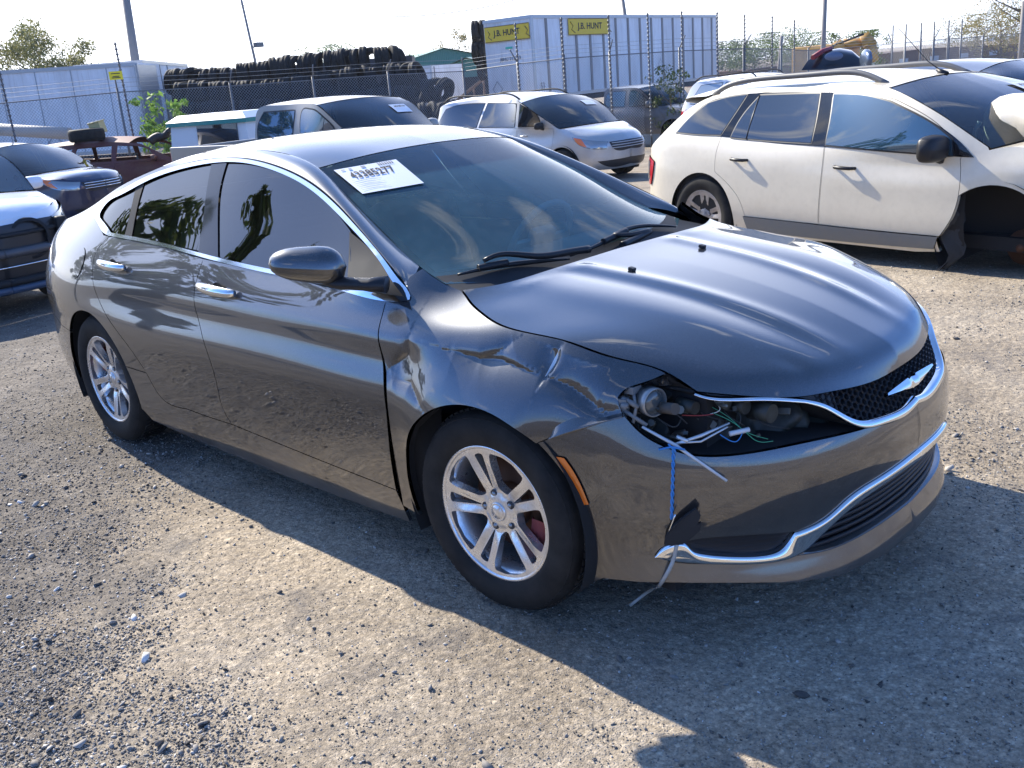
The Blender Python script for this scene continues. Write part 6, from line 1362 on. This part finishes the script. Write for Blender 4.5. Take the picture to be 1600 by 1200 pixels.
ED = Veh('suv', 'dirty cream white crossover with its front wheel missing and crumpled nose', 'car', (-.094, 5.665, -.14), -11.55, S)
v = ED
dR = [(1150, 158), (1131, 205), (1120, 235), (1117, 268)]; dR2 = [(1117, 268), (1135, 285), (1155, 312), (1165, 340)]
rdoor = cat_(*[spl(v.px(q), h=.03) for q in ([(1296, 141), (1288, 225), (1281, 290), (1278, 350)], [(1278, 350), (1220, 344), (1166, 338)], dR2[::-1], dR[::-1], [(1150, 158), (1176, 147)], [(1176, 147), (1230, 142), (1296, 141)])])
fdoor = cat_(*[spl(v.px(q), h=.03) for q in ([(1500, 250), (1499, 290), (1486, 340), (1467, 369)], [(1467, 369), (1370, 360), (1280, 350)], [(1280, 350), (1283, 290), (1290, 225), (1299, 141)], [(1299, 141), (1350, 144), (1400, 156)], [(1400, 156), (1450, 183), (1484, 213), (1503, 240)])])
body = v.outline(); v.cut('body', body, M_WHITE, holes=[inset(rdoor, -.004), inset(fdoor, -.004)], h=.06, gap=0, flange=.03)
DRR = v.cut('rear_door', rdoor, M_WHITE, h=.06); DRF = v.cut('front_door', fdoor, M_WHITE, h=.06); v.shell()
def seal(nm, pts, mat=M_TINT, mm=M_BLACK, **k):
    P = cat_(*[spl(v.px(q), h=.03) for q in pts]); a = v.cut(nm+'_seal', inset(P, -.012), mm, push=.0065, h=.05, flange=.01); b = v.cut(nm, P, mat, push=.009, h=.05, flange=.002); b.name = nm; return b
v.cut('window_frame_black', cat_(*[spl(v.px(q), h=.03) for q in ([(1056, 208), (1080, 181), (1108, 159), (1136, 151), (1172, 146)], [(1172, 146), (1230, 144), (1304, 144), (1350, 146), (1394, 157)], [(1394, 157), (1432, 176), (1467, 196), (1500, 221), (1522, 246)], [(1522, 246), (1430, 241), (1288, 229), (1200, 222), (1127, 213), (1090, 211), (1056, 208)])]), M_GLOSSB, push=.005, h=.045, flange=.01)
seal('quarter_window', [[(1059, 206), (1080, 183), (1108, 161)], [(1108, 161), (1135, 153), (1168, 148)], [(1168, 148), (1147, 180), (1127, 210)], [(1127, 210), (1090, 209), (1059, 206)]])
seal('rear_window', [[(1189, 149), (1282, 146)], [(1282, 146), (1275, 190), (1268, 223)], [(1268, 223), (1200, 219), (1143, 214)], [(1143, 214), (1162, 180), (1189, 149)]])
seal('front_window', [[(1304, 147), (1350, 149), (1391, 159)], [(1391, 159), (1430, 178), (1464, 198), (1488, 218)], [(1488, 218), (1490, 243)], [(1490, 243), (1400, 236), (1291, 226)], [(1291, 226), (1298, 190), (1304, 147)]], M_TINTB)
MB().tube([v.r.pushed(.008)(*v.px([q])[0][:, None])[0] for q in ((1188, 149), (1176, 185), (1167, 217))], .008, 6).build('window_bar', M_BLACK, DRR)
v.cut('door_cladding', cat_(*[spl(v.px(q), h=.03) for q in ([(1162, 338), (1278, 351), (1330, 357), (1466, 370)], [(1466, 370), (1460, 389)], [(1460, 389), (1329, 378), (1170, 360)], [(1170, 360), (1162, 338)])]), M_CLAD, push=.014, h=.08, flange=.025)
v.cut('tail_light', cat_(*[spl(np.array(q), h=.02) for q in ([(v.U-1.02, .86), (v.U-.88, .90), (v.U-.70, .90)], [(v.U-.70, .90), (v.U-.70, .64)], [(v.U-.70, .64), (v.U-.95, .63)], [(v.U-.95, .63), (v.U-1.0, .74), (v.U-1.02, .86)])]), M_REDL, push=.012, h=.04, flange=.015)
v.cut('reverse_lamp', cat_(*[spl(np.array(q), h=.02) for q in ([(v.U-.93, .86), (v.U-.80, .86)], [(v.U-.80, .86), (v.U-.80, .70)], [(v.U-.80, .70), (v.U-.92, .68)], [(v.U-.92, .68), (v.U-.93, .86)])]), M_CLEAR, push=.016, h=.04, flange=.004)
v.cut('bumper_cladding', np.array([(v.U-.9, .30), (v.U-.35, .30), (v.U, .30), (v.U, .42), (v.U-.4, .42), (v.U-.9, .36)]), M_CLAD, push=.012, h=.1, flange=.01)
T = v.tops(M_WHITE, M_WSGLASS)
for z_, x0, x1 in ((.90, -1.03, -.84), (.86, .08, .28)): v.handle(x0, x1, z_+.01, M_BLACK, z_-.0)
# roof spoiler, rails, aerial
mb = MB(); 
for yy in (-1, 1): pass
G = [[(-1.62+.02*abs(y), y, 1.50-.05*(abs(y)/.62)**2) for y in np.linspace(-.64, .64, 14)], [(-1.80, y, 1.505-.06*(abs(y)/.62)**2) for y in np.linspace(-.63, .63, 14)], [(-1.93, y, 1.485-.06*(abs(y)/.62)**2) for y in np.linspace(-.60, .60, 14)], [(-1.92, y, 1.455-.06*(abs(y)/.62)**2) for y in np.linspace(-.6, .6, 14)], [(-1.66, y, 1.43-.06*(abs(y)/.62)**2) for y in np.linspace(-.62, .62, 14)]]
MB().grid(G).build('spoiler', M_WHITE, v.e)
for sg in (-1, 1):
    rr = [(-1.58, 1.455, .56), (-1.42, 1.525, .565), (-1.0, 1.575, .57), (-.4, 1.585, .58), (.02, 1.575, .58), (.16, 1.535, .585), (.30, 1.475, .59)]
    MB().tube(spl(np.array([(x, sg*y, z) for x, z, y in rr]), n=30), .019, 8, flat=1.3).build('roof_rail', nmat('rail_grey', (.11, .11, .11), .5), v.e)
MB().tube([(.42, -.05, 1.535), (.30, -.06, 1.62), (.04, -.10, 1.90)], [.006, .004, .003], 6).tube([(.46, -.05, 1.50), (.38, -.05, 1.55)], [.035, .015], 8).build('aerial', M_BLACK, v.e)
v.mirror(.98, 1.03, M_BLACK, (.14, .24, .19)); v.sheet(.60, -.58, .36, .24, '43390154')
v.wheels(M_ALLOY2, skip=((0, -1), (0, 1)), w=.235, ph=.2)
mb = MB(); mb.lathe([(0, -.06), (.03, -.06), (.035, -.02), (.06, -.01), (.065, .0), (.13, .002), (.13, .03), (.05, .05)], 24, c=(1.52, -.66, .30)); mb.build('bare_hub', M_RUST, v.e)
G = [[(1.06+.05*math.sin(k*1.3)+.10*j/5*(1-.5*math.cos(k*.8)), -.93+.05*j/5+.02*math.sin(k*2+j), .62-.062*k-.01*math.sin(j*2.)) for j in range(6)] for k in range(9)]; MB().grid(G).build('torn_liner', nmat('liner_grey', (.03, .03, .03), .9), v.e)
MB().tube([(1.52, -.60, .30), (1.50, -.50, .55), (1.48, -.48, .75)], [.035, .045, .05], 10).build('strut', M_RUST, v.e); MB().tube([(1.52, -.62, .24), (1.30, -.35, .22), (1.1, -.2, .22)], [.03, .035, .03], 8).build('control_arm', M_RUST, v.e); MB().lathe([(.0, 0), (.05, 0), (.06, .02), (.06, .2), (0, .2)], 14, c=(1.60, -.66, .42)).build('caliper', M_RUST, v.e)
# crumpled white sheet metal standing up off its bonnet
mb = MB(); A_p = [at(1537, 178, 7.0), at(1552, 160, 6.9), at(1580, 148, 6.8), at(1625, 140, 6.7), at(1690, 150, 6.6)]
Minv = v.M; pts = []
G = []
for k, t in enumerate(np.linspace(0, 1, 10)):
    row = []
    for j, (a0, a1) in enumerate((((1537, 178), (1536, 242)), ((1545, 163), (1552, 246)), ((1562, 152), (1572, 246)), ((1583, 147), (1592, 246)), ((1605, 146), (1612, 250)), ((1650, 150), (1650, 262)), ((1720, 175), (1720, 290)))):
        y_ = a0[1]+(a1[1]-a0[1])*t; x_ = a0[0]+(a1[0]-a0[0])*t; p = at(x_, y_, 8.35-.15*math.sin(t*math.pi)-.09*j+.05*math.sin(j*2.1+t*4)); row.append(Minv @ Vector(p))
    G.append(row)
G2 = [[p+Vector((-.05, .09, .0)) for p in r] for r in G]; MB().grid(G).grid([G[0], G2[0]]).grid(G2[::-1]).grid([[r[0] for r in G], [r[0] for r in G2]][::-1]).build('bent_bonnet', M_WHITE, v.e)
MB().box(Minv @ Vector(at(1560, 250, 8.35)), (.14, .10, .08), Matrix.Rotation(.5, 3, 'Z')).tube([Minv @ Vector(at(1531, 190, 8.3)), Minv @ Vector(at(1524, 205, 8.3)), Minv @ Vector(at(1524, 226, 8.3)), Minv @ Vector(at(1535, 236, 8.3))], .02, 6).build('hinge_bracket', nmat('bracket_grey', (.3, .31, .3), .5, .4), v.e)
# ---- silver minivan
S = dict(W=.955, xf=2.40, xr=-2.55, ax=(1.46, -1.46), R=.335, ra=.375, belt=1.06, sill=.25, zroof=1.66, wr=.71, lead=.79, zhood=(.94, 1.03), cowl=1.42, rake=.3, tail=.5, nose=.85,
  rail=[(1.38, 1.04), (1.18, 1.18), (.96, 1.32), (.70, 1.46), (.45, 1.56), (.0, 1.62), (-.8, 1.655), (-1.6, 1.64), (-2.2, 1.58), (-2.40, 1.40), (-2.48, 1.15), (-2.52, .95)], i_head=4, i_back=8,
  centre=dict(cowl=(1.52, 0, 1.06), head=(.50, 0, 1.65), back=(-2.28, 0, 1.66), tail=(-2.56, 0, .95)), scr=[(1.04, 0, 1.385)], roofc=[(0, 0, 1.72), (-1.2, 0, 1.745)], backc=[(-2.5, 0, 1.35)], hoodc=[(2.24, 0, .90), (1.95, 0, .99)], tailmat=M_SILVER)
def locals_(px, x, y, z0):   # where the vehicle's origin goes so that local (x, y, .) lands on that ground pixel, for a heading
    pass
def place(px, py, local, rz, z=None):
    g = gnd(px, py) if z is None else ground_at(px, py, z); c, s_ = math.cos(R(rz)), math.sin(R(rz)); o = g[:2]-np.array([c*local[0]-s_*local[1], s_*local[0]+c*local[1]]); return (float(o[0]), float(o[1]), float(g[2]))
VAN = v = Veh('minivan', 'silver minivan with roof rails parked beyond the sedan', 'car', (-10.2, 12.3, -.42), -3, S)
def see(px, py, d, local, rz):
    """where a vehicle stands so that a local point on it is at a photo pixel, d metres off"""
    g = at(px, py, d); c, s_ = math.cos(R(rz)), math.sin(R(rz)); x, y = g[0]-(c*local[0]-s_*local[1]), g[1]-(s_*local[0]+c*local[1]); return (float(x), float(y), float(gz(x, y)))
def simple(v, paint, glass, wins, doors=(), lights=True, grille='bars', alloy=M_ALLOY, kind='five', rails=False, tops=True, wskip=(), sheet=(.62, -.55), mirror_mat=None, tail=True, top_glass=None, open_=False, handles=(), wheels=True, headmat=None, intake=True):
    S = v.S; W_ = [v.poly(w_) for w_ in wins]; D = [v.poly(d) for d in doors]
    bd = v.cut('body', v.outline(), paint, holes=[inset(d, -.005) for d in D]+(W_ if open_ else []), h=.08, flange=.03)
    for d in D: v.cut('door', d, paint, h=.09)
    if not open_: v.shell()
    for w_ in (W_ if not open_ else []): v.cut('window_seal', inset(w_, -.014), M_BLACK, push=.003, h=.15, flange=.008); v.cut('side_window', w_, glass, push=.006, h=.1, flange=.003)
    if tops:
        T_ = v.tops(paint, top_glass or M_WSGLASS)
        if open_: bpy.data.objects.remove(T_['screen']); bpy.data.objects.remove(T_['tailgate'])
    l = S['lead']; c = v.corner()
    if lights:
        hm = headmat or M_CLEAR
        v.cut('headlight', cat_(spl(np.array([(c[0]*.62, l-.02), (c[0], l+.02), (c[0]+.42, l+.10)]), h=.03), spl(np.array([(c[0]+.42, l+.10), (c[0]+.30, l-.03), (c[0], l-.14), (c[0]*.68, l-.16)]), h=.03)), hm, push=.006, h=.05, flange=.012)
        v.cut('indicator', cat_(spl(np.array([(c[0]+.22, l+.055), (c[0]+.38, l+.085)]), h=.03), spl(np.array([(c[0]+.38, l+.085), (c[0]+.28, l-.03), (c[0]+.10, l-.10)]), h=.03)), M_AMBER, push=.009, h=.05, flange=.004)
    if grille:
        g = v.cut('grille', cat_(spl(np.array([(0, l-.02), (c[0]*.6, l-.03)]), h=.03), spl(np.array([(c[0]*.6, l-.03), (c[0]*.5, l-.17), (0, l-.19)]), h=.03)), M_GRILL, push=.004, h=.06, flange=.01)
        for k in range(3):
            z = l-.055-.045*k; u = np.linspace(0, c[0]*.55, 12)
            for sg in (1, -1): MB().tube(v.r.pushed(.012)(u, u*0+z)*[1, sg, 1], .010, 6).build('grille_bar', M_CHROME if grille == 'chrome' else M_SILVER, g)
    if intake: v.cut('lower_intake', cat_(spl(np.array([(0, .44), (c[0]*.9, .42)]), h=.03), spl(np.array([(c[0]*.9, .42), (c[0]*.7, .32), (0, .31)]), h=.03)), M_GRILL, push=.004, h=.06, flange=.01)
    if tail: v.cut('tail_light', np.array([(v.U-1.1, S['belt']-.02), (v.U-.72, S['belt']+.0), (v.U-.72, S['belt']-.30), (v.U-.95, S['belt']-.30)])[::-1], M_REDL, push=.006, h=.06, flange=.01)
    if wheels: v.wheels(alloy, kind, skip=wskip)
    v.mirror(S['cowl']-.42, S['belt']+.06, mirror_mat or paint)
    for x0, x1, z_ in handles: v.handle(x0, x1, z_, paint)
    if rails:
        for sg in (-1, 1):
            rr = [(S['rail'][S['i_head']][0]-.25, S['rail'][S['i_head']+1][1]-.0, 0), (0, S['zroof']+.055, .02), (-1.0, S['zroof']+.075, .02), (S['rail'][S['i_back']][0]+.2, S['zroof']+.05, .01), (S['rail'][S['i_back']][0]+.05, S['zroof']-.03, 0)]
            MB().tube(spl(np.array([(x, sg*(S['wr']-.0), z) for x, z, _ in rr]), n=24), .018, 6).build('roof_rail', M_TRIM, v.e)
    if sheet: v.sheet(sheet[0], sheet[1], .30, .20, '')
    return v
simple(v, M_SILVER, M_TINT, [[[(.98, 1.11), (.95, 1.30), (.72, 1.44), (.42, 1.53)], [(.42, 1.53), (.32, 1.11)], [(.32, 1.11), (.98, 1.11)]], [[(.26, 1.54), (-.85, 1.58)], [(-.85, 1.58), (-.92, 1.12)], [(-.92, 1.12), (.20, 1.11)], [(.20, 1.11), (.26, 1.54)]], [[(-.93, 1.58), (-1.7, 1.57), (-2.05, 1.50)], [(-2.05, 1.50), (-2.3, 1.16)], [(-2.3, 1.16), (-1.0, 1.12)], [(-1.0, 1.12), (-.93, 1.58)]]],
  [[[(1.28, 1.05), (1.22, .6), (1.20, .32)], [(1.20, .32), (.30, .30)], [(.30, .30), (.27, .8), (.29, 1.08)], [(.29, 1.08), (1.28, 1.05)]], [[(.27, 1.08), (.25, .8), (.28, .30)], [(.28, .30), (-.95, .31)], [(-.95, .31), (-.93, 1.08)], [(-.93, 1.08), (.27, 1.08)]]], rails=True, mirror_mat=M_TRIM, handles=((.38, .56, .93), (.02, .20, .93)), alloy=M_ALLOY)
# ---- pickups
def pickup(name, label, loc, rz, paint, sheet_=(.6, -.5), k=1., **kw):
    S = dict(W=.98*k, xf=2.75, xr=-1.12, ax=(1.75, -2.35), R=.39, ra=.46, belt=1.22, sill=.42, zroof=1.82, wr=.79, lead=1.02, zhood=(1.14, 1.20), cowl=1.28, rake=.15, tail=.1, nose=.45, tailw=.99,
      rail=[(1.25, 1.21), (1.06, 1.36), (.86, 1.53), (.68, 1.67), (.48, 1.76), (.1, 1.79), (-.6, 1.80), (-.90, 1.78), (-.97, 1.71), (-.985, 1.5), (-.99, 1.3), (-.995, 1.22)], i_head=4, i_back=8,
      centre=dict(cowl=(1.38, 0, 1.24), head=(.54, 0, 1.81), back=(-1.08, 0, 1.80), tail=(-1.12, 0, 1.22)), scr=[(.98, 0, 1.545)], roofc=[(.1, 0, 1.85), (-.6, 0, 1.85)], hoodc=[(2.6, 0, 1.14), (2.1, 0, 1.20)], tailmat=M_TINT)
    v = Veh(name, label, 'pickup', loc, rz, S); S['ax'] = (1.75, -5.); 
    zs = S['sill']; a = math.degrees(math.asin((zs-S['R'])/S['ra'])); e = spl(v.r.xz(S['rail']), h=.04); he = v.hood_edge()
    P = cat_([(0, S['lead'])], [tuple(q) for q in v.front_edge()[1:]], spl(he, h=.03)[1:], e[1:], (v.U, 1.22), (v.U, zs), v.r.xz([(0, zs), (1.0, zs)]), v.arch(1.75, 180-a, a, n=30), (.5, zs), (0, zs))
    v.cut('body', P, paint, h=.09, flange=.03)
    S['ax'] = (1.75, -2.35)
    for w_ in ([[(.90, 1.27), (.84, 1.42), (.66, 1.57), (.46, 1.68), (.30, 1.705)], [(.30, 1.705), (.12, 1.70), (.08, 1.26)], [(.08, 1.26), (.90, 1.27)]], [[(-.10, 1.70), (-.80, 1.70)], [(-.80, 1.70), (-.92, 1.5), (-.90, 1.27)], [(-.90, 1.27), (-.14, 1.26)], [(-.14, 1.26), (-.10, 1.70)]]):
        p = v.poly(w_); v.cut('window_seal', inset(p, -.02), M_BLACK, push=.003, h=.15, flange=.008); v.cut('side_window', p, M_TINTB, push=.006, h=.1, flange=.003)
    v.tops(paint, M_WSGLASS); v.mirror(.95, 1.30, paint, (.14, .22, .2)); v.wheels(M_ALLOY2)
    if sheet_: v.sheet(*sheet_, .34, .22, '41186436'); 
    # load bed
    W = S['W']; bed = MB()
    for sg in (-1, 1): bed.box((-2.15, sg*(W-.05), .92), (2.0, .07, .66), bev=.02)
    bed.box((-3.12, 0, .92), (.06, 2*W-.1, .62), bev=.02); bed.box((-1.17, 0, .92), (.05, 2*W-.12, .6)); bed.box((-2.15, 0, .66), (1.95, 2*W-.14, .05)); bed.build('load_bed', paint, v.e)
    for sg in (-1, 1): MB().box((-3.12, sg*(W-.07), .98), (.09, .10, .40), bev=.02).build('tail_light', M_REDL, v.e)
    l = S['lead']; c = v.corner(); v.cut('headlight', cat_(spl(np.array([(c[0]*.62, l-.04), (c[0]+.16, l-.0)]), h=.03), spl(np.array([(c[0]+.16, l-.0), (c[0]+.1, l-.2), (c[0]*.66, l-.22)]), h=.03)), M_CLEAR, push=.006, h=.05); v.cut('grille', cat_([(0, l-.03), (c[0]*.55, l-.04), (c[0]*.55, l-.26), (0, l-.27)]), M_GRILL, push=.005, h=.08)
    return v
PK = pickup('pickup_truck', 'dusty pewter crew cab pickup behind the sedan roof', see(500, 163, 14.8, (.45, -.80, 1.72), 8), 8, M_TAN)
PK2 = pickup('pickup_truck', 'dark grey pickup between the minivan and the white crossover', see(958, 150, 31, (-.70, -.72, 1.7), -4), -4, M_DGREY, sheet_=None, k=.94)
# ---- SUVs and wagons
def suv(name, label, loc, rz, paint, glass=M_TINT, wr=.64, zr=1.62, **kw):
    S = dict(W=.94, xf=2.36, xr=-2.36, ax=(1.42, -1.42), R=.36, ra=.41, belt=1.06, sill=.26, zroof=zr, wr=wr, lead=.92, zhood=(1.0, 1.05), cowl=1.34, rake=.35, tail=.45,
      rail=[(1.30, 1.06), (1.08, 1.19), (.85, 1.32), (.60, 1.44), (.35, zr-.09), (-.1, zr-.045), (-.8, zr-.04), (-1.5, zr-.06), (-1.9, zr-.12), (-2.1, 1.32), (-2.22, 1.1), (-2.26, .98)], i_head=4, i_back=8,
      centre=dict(cowl=(1.46, 0, 1.10), head=(.40, 0, zr+.0), back=(-1.95, 0, zr-.02), tail=(-2.3, 0, .98)), scr=[(.93, 0, 1.375)], roofc=[(-.1, 0, zr+.05), (-1.0, 0, zr+.05)], backc=[(-2.2, 0, 1.3)], hoodc=[(2.22, 0, 1.01), (1.85, 0, 1.08)], tailmat=glass)
    v = Veh(name, label, 'car', loc, rz, S)
    wins = [[[(.90, 1.10), (.86, 1.24), (.60, 1.38), (.32, zr-.15)], [(.32, zr-.15), (.05, zr-.12)], [(.05, zr-.12), (.02, 1.10)], [(.02, 1.10), (.90, 1.10)]], [[(-.08, zr-.12), (-.90, zr-.12)], [(-.90, zr-.12), (-1.0, 1.12)], [(-1.0, 1.12), (-.08, 1.10)], [(-.08, 1.10), (-.08, zr-.12)]], [[(-1.0, zr-.12), (-1.65, zr-.16)], [(-1.65, zr-.16), (-1.92, 1.18)], [(-1.92, 1.18), (-1.08, 1.12)], [(-1.08, 1.12), (-1.0, zr-.12)]]]
    doors = [[[(1.18, 1.03), (1.14, .6), (1.05, .34)], [(1.05, .34), (.0, .33)], [(.0, .33), (0, 1.04)], [(0, 1.04), (1.18, 1.03)]], [[(-.02, 1.04), (-.02, .33)], [(-.02, .33), (-.85, .34)], [(-.85, .34), (-1.0, .7), (-1.06, 1.05)], [(-1.06, 1.05), (-.02, 1.04)]]]
    simple(v, paint, glass, wins, doors, **kw); return v
# dark blue crossover on the far left, nose to the right
SX = suv('suv', 'dark navy crossover with chrome egg-crate grille at left', see(146, 262, 19.5, (2.35, -.2, .8), 22), 22, M_NAVY, grille='chrome', sheet=None, wheels=True)
# white car, nose towards us, grille and bumper gone
WP = at(112, 332, 10.3); WC = suv('crossover', 'white crossover with stripped black nose at the left edge', (float(WP[0]-2.05*math.cos(R(4))+.85*math.sin(R(4))), float(WP[1]-2.05*math.sin(R(4))-.85*math.cos(R(4))), float(WP[2])-.86), 4, M_WHITE2 if 'M_WHITE2' in globals() else grimy('clean_white', (.78, .80, .83), .3, 0, 1., amt=.08), grille=None, lights=False, intake=False, sheet=None)
v = WC; l = v.S['lead']; c = v.corner()
v.cut('open_nose', cat_(spl(np.array([(0, l-.05), (c[0]*.9, l-.06), (c[0]+.18, l-.12)]), h=.04), spl(np.array([(c[0]+.18, l-.12), (c[0]+.20, .5), (c[0]+.25, .30)]), h=.04), spl(np.array([(c[0]+.25, .30), (0, .28)]), h=.05)), M_GRILL, push=.006, h=.07, flange=.01)
v.cut('headlight', cat_(spl(np.array([(c[0]*.72, l-.04), (c[0]+.10, l+.01), (c[0]+.42, l+.06)]), h=.03), spl(np.array([(c[0]+.42, l+.06), (c[0]+.2, l-.10), (c[0]*.8, l-.14)]), h=.03)), M_CLEAR, push=.014, h=.05)
mb = MB(); U_ = np.linspace(0, c[0]+.12, 14)
for sg in (1, -1):
    for z, r_, pu, mt, nm in ((.62, .055, .01, nmat('bumper_beam', (.10, .10, .105), .5, .3), 'bumper_beam'), (.50, .012, .03, M_CHROME, 'trim_strip'), (.78, .03, .0, M_TRIM, 'radiator_support'), (.36, .045, .02, M_TRIM, 'lower_lip'), (.29, .05, .03, nmat('lip_blue', (.05, .08, .13), .4), 'undertray')): MB().tube(v.r.pushed(pu)(U_, U_*0+z)*[1, sg, 1], r_, 8, flat=.8).build(nm, mt, v.e)
    mb = MB(); mb.lathe([(.16, 0), (.19, .0), (.19, .05), (.16, .05)], 24, 'Z', c=(0, 0, 0)); o = mb.build('fan_shroud', M_TRIM, v.e); o.location = (2.30, sg*-.28, .72); o.rotation_euler = (0, R(90), 0)
    MB().box((2.25, sg*.62, .62), (.1, .1, .5), bev=.02).build('bracket', M_TRIM, v.e)
# dark SUVs on the right
R1 = suv('suv', 'black SUV with chrome window line behind the white crossover', see(1545, 99, 14.2, (.35, -.55, 1.6), -8), -8, M_BLACKP, M_TINTB, mirror_mat=M_CHROME, zr=1.58, sheet=(.62, -.5))
R2 = suv('suv', 'small distant black SUV near the right fence', see(1530, 84, 42, (-.3, -.6, 1.7), -8), -8, M_BLACKP, sheet=None, zr=1.66)
R3 = suv('suv', 'dark blue car roof just visible at the right edge', see(1610, 96, 24, (-.3, -.6, 1.6), -10), -10, M_NAVY, sheet=None)
WV = suv('van', 'white van with taped rear glass beyond the cream crossover', see(1082, 118, 28, (-2.0, -.6, 1.75), -4), -4, grimy('van_white', (.70, .72, .74), .35, 0, .8, amt=.12), nmat('hazy_window', (.30, .38, .46), .3, 0, .6), zr=1.80, sheet=None, rails=True)
# ---- burnt maroon wagon
BW = suv('burnt_wagon', 'burnt out maroon hatchback with open window holes and tyre on its roof', see(166, 218, 24.5, (-.3, -.3, 1.45), 46), 46, M_MAROON, M_DARK, zr=1.56, wr=.58, lights=False, grille=None, intake=False, sheet=None, alloy=M_ALLOY2, open_=True)

# dark hatchback behind the crossover with its bonnet forced up
FH = suv('wrecked_car', 'wrecked dark blue car with its bonnet folded up behind the crossover roof', see(1305, 120, 18.8, (1.7, 0, 1.0), -50), -50, M_NAVY, sheet=None, zr=1.40, grille=None)
bpy.context.view_layer.update(); Fi = FH.e.matrix_world.inverted() if False else (Matrix.Translation(FH.e.location) @ Matrix.Rotation(R(-50), 4, 'Z')).inverted()
def fl(px, py, d): return Fi @ Vector(at(px, py, d))
mb = MB(); lo_ = [(1252, 104), (1285, 103), (1315, 104), (1345, 106), (1362, 108)]; mi_ = [(1262, 95), (1286, 86), (1312, 84), (1336, 88), (1352, 98)]; hi_ = [(1276, 87), (1292, 79), (1312, 75), (1330, 78), (1344, 90)]
mb.grid([[fl(x, y+6, 18.4) for x, y in lo_], [fl(x, y, 18.5) for x, y in mi_], [fl(x, y, 19.0) for x, y in hi_], [fl(x, y+2, 19.6) for x, y in hi_], [fl(x, y+10, 19.8) for x, y in mi_]]); fb = mb.build('raised_bonnet', nmat('bonnet_blue_black', (.008, .010, .018), .3, .2, .6), FH.e)
MB().tube([fl(1270, 90, 18.3), fl(1285, 80, 18.6), fl(1298, 76, 18.9)], .045, 6).build('red_edge', nmat('torn_red', (.22, .02, .03), .6), fb)
mb = MB(); mb.lathe([(0, 0), (.11, 0), (.12, .01)], 20, c=(0, 0, 0)); o = mb.build('oval_badge', nmat('badge_blue', (.10, .14, .22), .4), fb); o.location = fl(1303, 88, 18.35); o.rotation_euler = (0, 0, R(80)); o.scale = (1.3, 1, .6)
mb = MB(); mb.lathe([(0, -.05), (.12, -.04), (.17, 0), (.16, .04), (0, .06)], 20, c=(0, 0, 0)); o = mb.build('door_mirror', nmat('mirror_sky_blue', (.12, .16, .22), .2, .5), FH.e); o.location = fl(1352, 93, 18.0); o.scale = (1.7, 1, 1.0)
# ------------------------------------------------------------------ thin haze over the distance
hz = MB().box((0, 0, 30), (5200, 5200, 72)).build('haze'); hm = bpy.data.materials.new('haze_air'); hm.use_nodes = True; t_ = hm.node_tree; t_.nodes.remove(t_.nodes['Principled BSDF'])
pv = t_.nodes.new('ShaderNodeVolumePrincipled'); pv.inputs['Color'].default_value = (.86, .91, 1, 1); pv.inputs['Density'].default_value = .0003; t_.links.new(pv.outputs[0], t_.nodes['Material Output'].inputs['Volume'])
hz.data.materials.append(hm); tag(hz, kind='stuff', label='thin pale haze over the far hills and trees', cat='haze')
bpy.context.view_layer.update()
